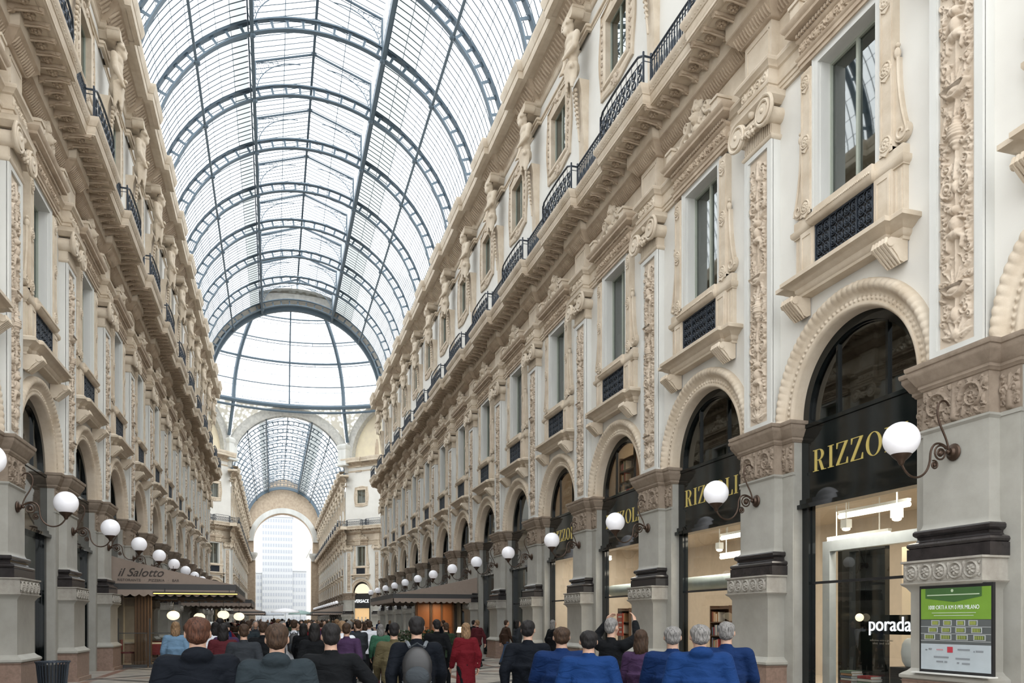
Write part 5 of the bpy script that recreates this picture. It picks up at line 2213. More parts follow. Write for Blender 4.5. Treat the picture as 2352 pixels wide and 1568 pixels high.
obj('bulb', m, M['globewarm'], t)
m = MB()
m.tube([(0, 0, .1), (0, 0, 1.3)], .006, 5)
obj('cord', m, M['blackmatt'], t)
BC = [(.55, .42, .30), (.30, .10, .07), (.62, .58, .50), (.12, .16, .22), (.45, .25, .12), (.20, .28, .20), (.70, .66, .58), (.36, .05, .05)]
tb = thing('display_table', 'low table with book stacks at the foot of the nearest window', 'table', None, (10.35, 12.2, 0))
m = MB()
m.box(-.3, .3, -.75, .45, .36, .40)
obj('table_top', m, M['blackmatt'], tb)
for sx in (-.27, .27):
    for sy in (-.7, .4):
        m = MB()
        m.box(sx - .02, sx + .02, sy - .02, sy + .02, .02, .36)
        obj('leg', m, M['blackmatt'], tb)
def book(loc, dims, col, label, group, rz=0):
    w, d, h = dims
    t = thing('book', label, 'book', group, loc, rz)
    m = MB()
    m.box(-w / 2, w / 2, -d / 2, d / 2, 0, .004)
    m.box(-w / 2, w / 2, -d / 2, d / 2, h - .004, h)
    m.box(-w / 2, -w / 2 + .004, -d / 2, d / 2, 0, h)
    obj('cover', m, mat(col, .6, 'book_cover'), t)
    m = MB()
    m.box(-w / 2 + .004, w / 2 - .006, -d / 2 + .004, d / 2 - .004, .004, h - .004)
    obj('pages', m, M['white'], t)
    return t
for i in range(6):
    book((10.33, 12.32 + .02 * (i % 2), .40 + .045 * i), (.26, .30, .045), BC[i % 8], '%s book from the bottom of the left stack on the display table' % num[i], 'books in the left stack')
for i in range(4):
    book((10.33, 11.85 + .02 * (i % 2), .40 + .05 * i), (.24, .34, .05), BC[(i + 4) % 8], '%s book from the bottom of the right stack on the display table' % num[i], 'books in the right stack')

# pale rolled blinds behind the second and third shop windows
for k, w in ((1, 'second'), (2, 'third')):
    t = thing('rolled_blind', 'pale green-white rolled blind behind the %s bookshop window' % w, 'blind')
    m = MB()
    y0, y1 = YB(k) + 1.0, YB(k) + 4.28
    m.lathe([(0, 0), (.12, .01), (.165, .06), (.17, y1 - y0 - .06), (.165, y1 - y0), (.05, y1 - y0 + .03)], 24, (10.2, y0, 2.54), 'y')
    obj('roll', m, M['blindpale'], t)
    m = MB()
    m.box(10.16, 10.24, y0, y1, 2.32, 2.36)
    obj('bottom_bar', m, M['winpaint'], t)

# bookcases
def bookcase(x, y, w, which, rz=-PI / 2, nsh=5, z=0.02, nb=7, hsh=.38):
    t = thing('bookcase', 'dark bookcase %s' % which, 'bookcase', None, (x, y, z), rz)
    h = nsh * hsh + .1
    m = MB()
    m.box(-w / 2, -w / 2 + .03, -.15, .15, 0, h)
    m.box(w / 2 - .03, w / 2, -.15, .15, 0, h)
    m.box(-w / 2, w / 2, .13, .15, 0, h)
    obj('case', m, M['wood'], t)
    for s in range(nsh + 1):
        m = MB()
        m.box(-w / 2 + .03, w / 2 - .03, -.15, .13, s * hsh, s * hsh + .03)
        obj('shelf', m, M['wood'], t)
    r = random.Random(int(y * 10))
    for s in range(nsh):
        xx = -w / 2 + .08
        for b in range(nb):
            bw = r.uniform(.035, .07)
            if xx + bw > w / 2 - .06:
                break
            bh = r.uniform(.22, .31)
            m = MB()
            m.box(xx, xx + bw - .006, -.13, .06, 0, bh)
            c, q = math.cos(rz), math.sin(rz)
            o = obj('book', m, mat(BC[r.randrange(8)], .6, 'book_cover'))
            o.location = (x, y, z + s * hsh + .03)
            o.rotation_euler = (0, 0, rz)
            tag(o, 'upright book on %s shelf of the bookcase %s' % (['bottom', 'second', 'third', 'fourth', 'fifth'][s], which), 'book', 'upright books on %s shelf, bookcase %s' % (['bottom', 'second', 'third', 'fourth', 'fifth'][s], which))
            xx += bw + (r.uniform(0, .05) if r.random() < .3 else 0)
bookcase(12.0, 19.4, 1.0, 'behind the second shop window')
bookcase(11.4, 24.4, .9, 'behind the third shop window')
bookcase(11.7, 28.8, .9, 'behind the fourth shop window')
bookcase(11.3, YB(3) + .45, 1.2, 'upstairs behind the third arch', nsh=5, z=5.05)
m = MB()
m.box(XR + .36, 12.1, YB(2) + .15, YB(4) - .05, 4.95, 5.04)
struct('floor_upper_shop', m, M['wood'])
for i in range(9):
    cy2 = YB(2) + 1.4 + .28 * i
    book((10.05, cy2, 5.38), (.20, .24, .05), BC[(i * 3) % 8], 'book leaning on the sill of the third arch, %s from the left' % ORD[8 - i], 'books on the arch sill').rotation_euler = (0, -1.25, 0)
t = thing('sill_shelf', 'shelf carrying books inside the third arch', 'shelf')
m = MB()
m.box(9.95, 10.25, YB(2) + 1.2, YB(2) + 3.9, 5.33, 5.37)
for yy in (YB(2) + 1.3, YB(2) + 3.8):
    m.box(10.05, 10.15, yy - .02, yy + .02, 5.04, 5.33)
obj('shelf_board', m, M['wood'], t)
t = thing('red_poster', 'red poster with white marks inside the third bookshop window', 'poster')
m = MB()
m.box(10.58, 10.60, 22.98, 23.44, 1.12, 1.83)
obj('red_sheet', m, mat((.55, .07, .04), .6, 'poster_paper'), t)
m = MB()
for i, zz in enumerate((1.70, 1.52, 1.36, 1.22)):
    m.box(10.572, 10.58, 23.06, 23.32 - .03 * i, zz, zz + .045)
obj('white_marks', m, M['white'], t)
m = MB()
m.box(10.56, 10.62, 23.18, 23.24, .02, 1.12)
obj('poster_stand', m, M['blackmatt'], t)

# ================================================================== POSTER BOARD ON THE NEAREST PIER
t = thing('poster_board', 'green and white poster board leaning on the nearest right pedestal', 'poster')
X0 = 9.06
yl, yr = 9.36, 8.18     # left and right edge as seen
def pz(m, a, b, z0, z1, d=.0):
    """a..b: 0 left .. 1 right on the board"""
    m.box(X0 - d - .002, X0 - d, yl + (yr - yl) * b, yl + (yr - yl) * a, z0, z1)
m = MB()
m.box(X0, X0 + .04, yr - .03, yl + .03, .86, 2.11)
obj('dark_frame', m, M['blackmatt'], t)
m = MB(); pz(m, 0, 1, 1.62, 2.06)
obj('green_field', m, mat((.16, .30, .035), .5, 'poster_green'), t)
m = MB()
q = [(.07, 2.06), (.88, 2.06), (.88, 1.93), (.5, 1.86), (.07, 1.92)]
m.add([(X0 - .004, yl + (yr - yl) * a, z) for a, z in q], [tuple(range(5))])
obj('dark_green_banner', m, mat((.05, .12, .035), .5, 'poster_dark_green'), t)
m = MB()
pz(m, .10, .85, 1.955, 1.970, .006)
pz(m, .17, .80, 1.705, 1.715, .004)
pz(m, .20, .77, 1.668, 1.678, .004)
c = (X0 - .006, yl + (yr - yl) * .47, 2.02)
m.lathe([(0, 0), (.022, 0), (.022, .002), (0, .002)], 12, (c[0], c[1], c[2]), 'x')
obj('small_print', m, mat((.45, .55, .38), .5, 'pale_green_print'), t)
me = letters('1000 ORTI A KM 0 PER MILANO', .078, .001, None)
o = bpy.data.objects.new('title_letters', me)
COL.objects.link(o)
me.materials.append(M['white'])
o.parent = t
o.location = (X0 - .006, yl + (yr - yl) * .48, 1.785)
o.rotation_euler = (PI / 2, 0, -PI / 2)
o.scale = (.80, 1.05, 1)
m = MB(); pz(m, 0, 1, 1.27, 1.615, .0)
obj('aerial_picture', m, mat((.09, .10, .10), .6, 'poster_picture'), t)
pr = random.Random(3)
m1, m2, m3 = MB(), MB(), MB()
for r_ in range(3):
    z0 = 1.33 + r_ * .10
    for cidx in range(4):
        a = .06 + cidx * .235 + pr.uniform(-.01, .01)
        k = 1 - r_ * .12
        a0, a1 = .5 + (a - .5) * k, .5 + (a + .165 - .5) * k
        pz(m1, a0, a1, z0, z0 + .078, .004)
        pz(m2, a0 + .015, a1 - .015, z0 + .012, z0 + .066, .006)
        for g in range(5):
            aa = a0 + .02 + (a1 - a0 - .04) * g / 5
            pz(m3, aa, aa + .012, z0 + .016, z0 + .062, .008)
    pz(m1, 0, 1, z0 - .018, z0 - .010, .003)
obj('roof_outlines', m1, mat((.38, .40, .40), .6, 'poster_grey'), t)
obj('roof_gardens', m2, mat((.07, .10, .04), .6, 'poster_garden'), t)
obj('planted_rows', m3, mat((.30, .34, .08), .6, 'poster_rows'), t)
m = MB(); pz(m, 0, 1, .90, 1.27)
obj('white_field', m, mat((.42, .47, .50), .4, 'poster_white'), t)
m = MB(); pz(m, .40, .48, 1.155, 1.235, .004)
obj('red_logo', m, mat((.45, .04, .06), .5, 'poster_red'), t)
m = MB()
for a, b, z in ((.07, .10, 1.17), (.12, .17, 1.185), (.55, .72, 1.19), (.77, .785, 1.17), (.80, .90, 1.175), (.20, .42, 1.075), (.52, .72, 1.065), (.24, .34, 1.01), (.36, .40, 1.01), (.54, .57, 1.005), (.61, .72, 1.0)):
    pz(m, a, b, z, z + .022, .004)
obj('small_logos', m, mat((.22, .24, .26), .5, 'poster_ink'), t)
m = MB(); pz(m, .24, .34, 1.18, 1.20, .004)
obj('pink_logo', m, mat((.45, .28, .30), .5, 'poster_pink'), t)
m = MB()
m.box(X0 - .10, X0 + .06, yr - .05, yl + .1, .842, .86)
m.box(X0 + .04, X0 + .06, yr + .3, yr + .34, .86, 2.0)
obj('ledge', m, M['trimwhite'], t)

# ================================================================== LITTER BASKET
bx, by = at(121, 16.1)
t = thing('litter_bin', 'black slatted litter bin beside the left pedestals', 'litter bin', None, (bx, by, 0))
m = MB()
m.lathe([(0, .02), (.20, .02), (.27, .70), (.26, .70), (.19, .05), (0, .05)], 28)
obj('liner', m, M['blackmatt'], t)
m = MB()
for i in range(28):
    a = 2 * PI * i / 28
    m.tube([(.22 * math.cos(a), .22 * math.sin(a), .02), (.285 * math.cos(a), .285 * math.sin(a), .72), (.315 * math.cos(a), .315 * math.sin(a), .78)], .014, 5)
obj('slat_basket', m, M['wroughtiron'], t)
m = MB()
m.tube([(.30 * math.cos(2 * PI * i / 28), .30 * math.sin(2 * PI * i / 28), .765) for i in range(28)], .018, 6, closed=True)
obj('rim', m, M['wroughtiron'], t)

# ================================================================== AWNINGS AND CAFES
def awning(name, label, side, s0, L, depth=4.05, zt=3.83, ze=2.86, text=None, group='café awnings'):
    t = thing(name, label, 'awning', group)
    m = MB()
    n = 12
    P = np.zeros((n + 1, 2, 3))
    for i in range(n + 1):
        q = i / n
        z = zt + (ze - zt) * (q ** .92)
        P[i, 0] = (0, -depth * q, z)
        P[i, 1] = (L, -depth * q, z)
    m.grid(P)
    obj('canopy_cloth', m, M['awning'], t, smooth=60)
    for x in (0, L):
        m = MB()
        P = np.zeros((n + 1, 2, 3))
        for i in range(n + 1):
            q = i / n
            P[i, 0] = (x, -depth * q, zt + (ze - zt) * (q ** .92))
            P[i, 1] = (x, -depth * q, ze - .02)
        m.grid(P)
        e = obj('end_cloth', m, M['awning'], t)
    m = MB()
    m.box(-.03, L + .03, -depth - .03, -depth + .04, ze - .20, ze + .02)
    for x in (0, L):
        m.box(x - .029, x + .029, -depth, 0, ze - .20, ze + .01)
    for i in range(int(L // 2.2) + 1):
        x = .1 + (L - .2) * i / max(1, int(L // 2.2))
        m.tube([(x, -.02, zt - .1), (x, -depth + .02, ze - .03)], .025, 5)
    obj('frame', m, M['awntrim'], t)
    def val(p0, p1, nm='valance'):
        v = Vector(p1) - Vector(p0)
        ln = v.length
        k = int(ln / .27)
        pts = []
        N = k * 8
        P = np.zeros((N + 1, 2, 3))
        for i in range(N + 1):
            q = Vector(p0) + v * (i / N)
            drop = .15 + .08 * abs(math.sin(PI * i / 8))
            P[i, 0] = (q.x, q.y, ze - .195)
            P[i, 1] = (q.x, q.y, ze - .195 - drop)
        m = MB()
        m.grid(P)
        obj(nm, m, M['awning'], t, smooth=60)
    val((0, -depth - .035, 0), (L, -depth - .035, 0))
    val((-.035, -depth, 0), (-.035, -.1, 0))
    val((L + .035, -.1, 0), (L + .035, -depth, 0))
    if side == 'R':
        place(t, 'R', s0 + L)
        t.location.x -= .05
    else:
        place(t, 'L', s0)
        t.location.x += .05
        t.location.y = s0
    return t
aw = awning('cafe_awning', 'taupe awning lettered il Salotto on the left wall', 'L', 29.7, 9.3)
def end_text(aw, txt, size, yy, z, mt, shear=0.0, bold=0):
    c = bpy.data.curves.new('letters', 'FONT')
    c.body = txt
    c.size = size
    c.extrude = .003
    c.shear = shear
    c.offset = bold
    c.align_x = 'LEFT'
    tmp = bpy.data.objects.new('tmp', c)
    COL.objects.link(tmp)
    me = bpy.data.meshes.new_from_object(tmp.evaluated_get(bpy.context.evaluated_depsgraph_get()))
    bpy.data.objects.remove(tmp)
    me.materials.clear()
    me.materials.append(mt)
    o = bpy.data.objects.new('awning_letters', me)
    COL.objects.link(o)
    o.parent = aw
    o.location = (-.012, yy, z)
    o.rotation_euler = (PI / 2, 0, -PI / 2)
    return o
end_text(aw, 'il Salotto', .40, -.26, 3.12, M['ink'], .4, .003)
end_text(aw, 'RISTORANTE   ·   PIZZERIA   ·   BAR', .125, -.26, 2.95, M['ink'])
aw2 = awning('cafe_awning', 'long taupe awning on the right wall with dark scalloped edge', 'R', 37.3, 9.0, zt=3.7)
awning('cafe_awning', 'distant awning on the left wall just before the crossing', 'L', 50.5, 9.5)
awning('cafe_awning', 'distant awning on the left of the far arm', 'L', 114.5, 22, depth=4.2)
awning('cafe_awning', 'distant awning on the right of the far arm', 'R', 114.5, 22, depth=4.2)

# il Salotto terrace: light strip, lamps, screens, heaters, tables
t = thing('light_strip', 'glowing yellow light strip under the il Salotto awning', 'light strip')
m = MB()
m.box(-3.95, -1.22, 29.60, 29.63, 2.52, 2.552)
obj('glowing_strip', m, M['ledstrip'], t)
m = MB()
m.box(-3.97, -1.20, 29.63, 29.66, 2.50, 2.60)
for x in (-3.6, -1.5):
    m.box(x, x + .02, 29.63, 29.68, 2.6, 2.72)
obj('strip_holder', m, M['blackmatt'], t)
lamp_light('light_strip_lamp', (-2.6, 29.9, 2.45), 2.6, 18, (1, .75, .4), sy=.05)
for i, (u, dz, z, dep) in enumerate(((398, 30.5, 1.80, 0), (458, 33.5, 1.75, 0), (513, 32.5, 1.84, 0), (549, 35.5, 1.79, 0))):
    x, y = at(u, dz)
    t = thing('hanging_globe_lamp', 'warm glowing hanging globe under the left awning, %s from the left' % num[i], 'hanging lamp', 'café globe lamps', (x, y, z))
    m = MB()
    m.sphere((0, 0, 0), .21, 22, 14, (1.1, 1.1, .85))
    obj('glass_globe', m, M['globewarm'], t, smooth=180)
    m = MB()
    m.tube([(0, 0, .16), (0, 0, 1.9)], .010, 5)
    m.lathe([(.0, .21), (.06, .20), (.07, .15), (.0, .14)], 12)
    obj('cord', m, M['blackmatt'], t)
lamp_light('cafe_lamp', (-3.0, 32.5, 2.3), 1.5, 45, (1, .8, .5))
for i in range(3):
    x, y = -3.7 + i * .95, 31.0 + .4 * i
    t = thing('patio_heater', 'dark infrared heater bar under the left awning, %s from the left' % num[i], 'heater', 'café heaters', (x, y, 2.42))
    m = MB()
    m.box(-.36, .36, -.10, .10, -.05, .05)
    m.box(-.30, .30, -.14, .14, .05, .09)
    obj('housing', m, M['blackmatt'], t)
    m = MB()
    m.tube([(0, 0, .05), (0, 0, .85)], .02, 6)
    obj('bracket', m, M['blackmatt'], t)
for i in range(4):
    x = -5.05 + i * .98
    t = thing('glass_screen', 'low glass terrace screen at the near edge of il Salotto, %s from the wall' % num[i], 'screen', 'terrace screens', (x, 29.55, 0))
    m = MB()
    m.box(0, .92, -.06, .06, 0, .10)
    m.box(0, .92, -.02, .02, 1.16, 1.19)
    obj('rail', m, M['awntrim'], t)
    m = MB()
    m.box(.0, .04, -.03, .03, 0, 1.68)
    obj('post', m, M['awntrim'], t)
    m = MB()
    m.add([(.04, 0, .1), (.92, 0, .1), (.92, 0, 1.16), (.04, 0, 1.16)], [(0, 1, 2, 3)])
    obj('glass', m, M['shopglass'], t, smooth=0)
t = thing('menu_board', 'white menu sheet on a stand beside the left terrace', 'menu board', None, (*at(492, 27.0), 0))
m = MB()
m.box(-.26, .26, -.02, .02, 1.18, 1.56)
obj('sheet', m, M['white'], t)
m = MB()
m.tube([(0, .03, 0), (0, .03, 1.5)], .02, 6)
m.lathe([(0, 0), (.2, 0), (.2, .02), (0, .03)], 16)
obj('stand', m, M['awntrim'], t)
t = thing('terrace_column', 'dark brown curtain column at the near end of the left terrace', 'column', None, (-4.35, 30.2, 0))
m = MB()
for i in range(11):
    m.tube([(-.25 + i * .05, .03 * (i % 2), .0), (-.25 + i * .05, .03 * (i % 2), 2.6)], .035, 6)
m.box(-.3, .3, -.08, .1, 2.5, 2.72)
obj('curtain', m, mat((.10, .06, .035), .9, 'brown_curtain'), t)
def cafe_table(x, y, lb, cloth, group):
    t = thing('cafe_table', lb, 'table', group, (x, y, 0))
    m = MB()
    m.lathe([(0, 0), (.22, 0), (.22, .03), (.03, .06), (.03, .72), (0, .72)], 16)
    obj('pedestal_leg', m, M['blackmatt'], t)
    m = MB()
    m.box(-.38, .38, -.38, .38, .72, .745)
    obj('table_top', m, M['wood'], t)
    m = MB()
    n = 40
    P = np.zeros((n, 3, 3))
    for i in range(n):
        a = 2 * PI * i / n
        sx, sy = math.cos(a), math.sin(a)
        k = .41 / max(abs(sx), abs(sy))
        w = 1 + .05 * math.sin(a * 12)
        P[i, 0] = (sx * k * .98, sy * k * .98, .752)
        P[i, 1] = (sx * k, sy * k, .745)
        P[i, 2] = (sx * k * w, sy * k * w, .38)
    m.grid(P, closed_u=True)
    m.add(P[:, 0], [tuple(range(n))])
    obj('cloth', m, cloth, t, smooth=50)
    return t
BURG = mat((.14, .03, .035), .9, 'burgundy_cloth')
LINEN = mat((.62, .60, .56), .9, 'white_linen')
i = 0
for x in (-4.3, -2.6):
    for y in (31.2, 33.4, 35.6):
        cafe_table(x, y, '%s café table with %s cloth on the left terrace' % (num[i], 'burgundy' if i % 2 == 0 else 'white'), BURG if i % 2 == 0 else LINEN, 'terrace tables left')
        i += 1
def cafe_chair(x, y, rz, lb, group):
    t = thing('cafe_chair', lb, 'chair', group, (x, y, 0), rz)
    m = MB()
    m.box(-.21, .21, -.21, .21, .43, .48)
    obj('seat', m, BURG, t)
    m = MB()
    m.box(-.20, .20, .18, .22, .56, .92)
    obj('backrest', m, BURG, t)
    for sx in (-.19, .19):
        for sy in (-.19, .2):
            m = MB()
            m.box(sx - .015, sx + .015, sy - .015, sy + .015, 0, .43 if sy < 0 else .9)
            obj('leg', m, M['wood'], t)
    return t
i = 0
for x in (-4.3, -2.6):
    for y in (31.2, 33.4, 35.6):
        for dx, rz in ((-.72, PI / 2), (.72, -PI / 2)):
            cafe_chair(x + dx, y, rz, '%s burgundy café chair on the left terrace' % (['first', 'second', 'third', 'fourth', 'fifth', 'sixth', 'seventh', 'eighth', 'ninth', 'tenth', 'eleventh', 'twelfth'][i]), 'terrace chairs left')
            i += 1

# right terrace: wooden partition, hedge planter, table with a small lamp
t = thing('wooden_partition', 'orange-brown wooden partition under the right awning', 'partition', None, (0, 0, 0))
for i, (x0, x1) in enumerate(((7.25, 7.95), (8.10, 8.55), (8.62, 9.20))):
    m = MB()
    m.box(x0, x1, 41.6, 41.7, 0, 2.7)
    m.box(x0 + .06, x1 - .06, 41.57, 41.6, .2, 1.1)
    m.box(x0 + .06, x1 - .06, 41.57, 41.6, 1.25, 2.5)
    obj('wood_panel', m, M['orangewood'], t)
m = MB()
for x in (7.2, 8.0, 8.58, 9.22):
    m.box(x - .03, x + .05, 41.52, 41.72, 0, 2.75)
m.box(7.2, 9.25, 41.55, 41.7, 2.68, 2.78)
obj('partition_frame', m, M['wood'], t)
lamp_light('partition_lamp', (8.2, 40.6, 2.5), .8, 30, (1, .72, .42))
t = thing('hedge_planter', 'dark green hedge in a long planter at the right terrace', 'planter', None, (6.6, 36.8, 0))
m = MB()
m.box(-1.3, 1.3, -.22, .22, 0, .45)
obj('planter_box', m, M['blackmatt'], t)
m = MB()
hr = random.Random(5)
for i in range(900):
    x, y, z = hr.uniform(-1.25, 1.25), hr.uniform(-.24, .24), hr.uniform(.42, 1.15)
    a, b, s_ = hr.uniform(0, 6.3), hr.uniform(-1, 1), hr.uniform(.05, .09)
    dx, dy = math.cos(a) * s_, math.sin(a) * s_
    m.add([(x - dx, y - dy, z), (x + dy * .4, y - dx * .4, z + b * s_), (x + dx, y + dy, z + .02), (x - dy * .4, y + dx * .4, z - b * s_)], [(0, 1, 2, 3)])
o = obj('hedge_leaves', m, mat((.035, .06, .025), .6, 'hedge_leaf'), t, smooth=0)
lx, ly = at(1058, 36.5)
cafe_table(lx, ly, 'café table with burgundy cloth carrying a small lit lamp, right terrace', BURG, None)
t = thing('table_lamp', 'small table lamp with glowing yellow shade on the right terrace', 'table lamp', None, (lx, ly, .755))
m = MB()
m.lathe([(0, 0), (.08, 0), (.08, .015), (.012, .03), (.012, .36), (0, .36)], 14)
obj('stem', m, M['bronze'], t)
m = MB()
m.lathe([(.20, .30), (.13, .56)], 18)
obj('lamp_shade', m, M['globewarm'], t)
for i, (x, y) in enumerate(((7.6, 39.2), (6.2, 39.8), (7.4, 44.2), (6.0, 43.5))):
    cafe_table(x, y, '%s small café table with white cloth on the right terrace' % num[i], LINEN, 'terrace tables right')

# parasols of the far stalls
def parasol(u, depth, col, lb, r=1.5, z=2.5):
    x, y = at(u, depth)
    t = thing('parasol', lb, 'parasol', None, (x, y, 0))
    m = MB()
    m.tube([(0, 0, 0), (0, 0, z + .1)], .03, 6)
    m.lathe([(0, 0), (.3, 0), (.3, .06), (0, .08)], 14)
    obj('pole', m, M['white'], t)
    m = MB()
    m.lathe([(r, z - .50), (r * .99, z - .35), (r * .7, z - .12), (r * .3, z + .05), (.02, z + .12)], 8)
    obj('canopy', m, mat(col, .8, 'parasol_cloth'), t, smooth=60)
parasol(655, 108, (.75, .75, .78), 'white parasol above the crowd in front of the far portal', 1.9, 3.2)
parasol(690, 116, (.35, .47, .45), 'grey-green parasol right of the white one far away', 1.7, 3.0)
parasol(628, 124, (.62, .66, .72), 'pale blue-grey parasol left of the white one far away', 1.6, 2.9)

# lit shop and dark sign on the right slanting wall of the crossing
org, d, ang = face_frame('R')
t = thing('boutique_front', 'warmly lit boutique arch with black VERSACE sign beyond the crossing', 'shopfront')
t.location = org + d * (DL / 6)
t.rotation_euler = (0, 0, ang)
m = MB()
dm = MB()
dm.box(-1.3, 1.3, .20, .24, .1, 3.4)
obj('amber_display', dm, M['boutiquedoor'], t, smooth=0)
dm = MB()
for x in (-.62, .02, .66):
    dm.lathe([(0, .9), (.10, .9), (.16, 1.3), (.20, 1.75), (.08, 1.85), (.09, 2.1), (0, 2.15)], 12, (x, .10, 0))
    dm.box(x - .03, x + .03, .08, .14, .1, .95)
obj('mannequin', dm, M['roombeige'], t)
pts = [(1.35 * math.cos(PI * i / 24), .22, 5.3 + 1.35 * math.sin(PI * i / 24)) for i in range(25)]
m.add(pts, [tuple(range(25))])
obj('lit_display', m, M['boutiqueglow'], t, smooth=0)
m = MB()
m.box(-1.45, 1.45, .05, .2, 3.3, 5.2)
for sg in (1, -1):
    m.box(sg * 1.30, sg * 1.45, .05, .2, 0, 5.3)
obj('black_sign', m, M['blackmatt'], t)
me = letters('VERSACE', .62, .01, None)
o = bpy.data.objects.new('sign_letters', me)
COL.objects.link(o)
me.materials.append(M['signwhite'])
o.parent = t
o.location = (0, .03, 4.25)
o.rotation_euler = (PI / 2, 0, 0)

# ================================================================== FIGURES
def capsule(mb, a, ra, b, rb, n=12):
    """tapered round limb"""
    a, b = Vector(a), Vector(b)
    mb.sphere(a, ra, n, 8)
    mb.sphere(b, rb, n, 8)
    mb.tube([a, b], [ra, rb], n)

def ellip(mb, c, r, rot=(0, 0, 0), n=18, m=12):
    from mathutils import Euler
    s = MB()
    s.sphere((0, 0, 0), 1, n, m)
    M4 = Matrix.Translation(Vector(c)) @ Euler(rot).to_matrix().to_4x4() @ Matrix.Diagonal((r[0], r[1], r[2], 1))
    s.xform(M4)
    mb.add(np.concatenate(s.v), s.f)

def fuse(mb, voxel=.014, smooth=3, name='body'):
    """one continuous skin round the overlapping shapes"""
    me = mb.mesh('tmp_shape', 0)
    o = bpy.data.objects.new('tmp_shape', me)
    COL.objects.link(o)
    r = o.modifiers.new('r', 'REMESH')
    r.mode = 'VOXEL'
    r.voxel_size = voxel
    r.adaptivity = 0
    s = o.modifiers.new('s', 'SMOOTH')
    s.iterations = smooth
    s.factor = .6
    dg = bpy.context.evaluated_depsgraph_get()
    out = bpy.data.meshes.new_from_object(o.evaluated_get(dg))
    out.name = name
    bpy.data.objects.remove(o)
    bpy.data.meshes.remove(me)
    out.polygons.foreach_set('use_smooth', [True] * len(out.polygons))
    return out

def join_mesh(me, others):
    m = MB()
    for k in [me] + others:
        vs = np.empty(len(k.vertices) * 3)
        k.vertices.foreach_get('co', vs)
        m.add(vs.reshape(-1, 3), [tuple(p.vertices) for p in k.polygons])
    out = m.mesh(me.name, 180)
    return out

def L3(a, b, t):
    return tuple(Vector(a).lerp(Vector(b), t))

def hand_mesh(wrist, elbow, curl=.35, side=1, voxel=.005):
    """hand with palm, thumb and four fingers continuing the forearm"""
    w, e = Vector(wrist), Vector(elbow)
    f = (w - e).normalized()
    out = Vector((side, 0, 0))
    out = (out - f * out.dot(f))
    if out.length < .1:
        out = Vector((0, 1, 0)) - f * f.y
    out.normalize()
    b = f.cross(out).normalized()          # across the palm
    m = MB()
    capsule(m, w - f * .03, .024, w + f * .02, .024, 10)
    for k in range(4):
        q = (k - 1.5) * .019
        capsule(m, w + f * .02 + b * q * .6, .015, w + f * .085 + b * q, .0115, 8)
        L = (.040, .045, .042, .034)[k]
        p0 = w + f * .088 + b * q * 1.05
        d1 = (f * math.cos(curl) - out * math.sin(curl))
        p1 = p0 + d1 * L
        d2 = (f * math.cos(curl * 2.2) - out * math.sin(curl * 2.2))
        p2 = p1 + d2 * L * .7
        capsule(m, p0, .0095, p1, .0088, 8)
        capsule(m, p1, .0088, p2, .0075, 8)
    t0 = w + f * .03 + b * (.028)
    t1 = t0 + (f * .7 + b * .7 - out * .2).normalized() * .035
    t2 = t1 + (f * .95 + b * .2 - out * .3).normalized() * .028
    capsule(m, t0, .013, t1, .011, 8)
    capsule(m, t1, .011, t2, .0085, 8)
    return fuse(m, voxel, 2, 'hand')

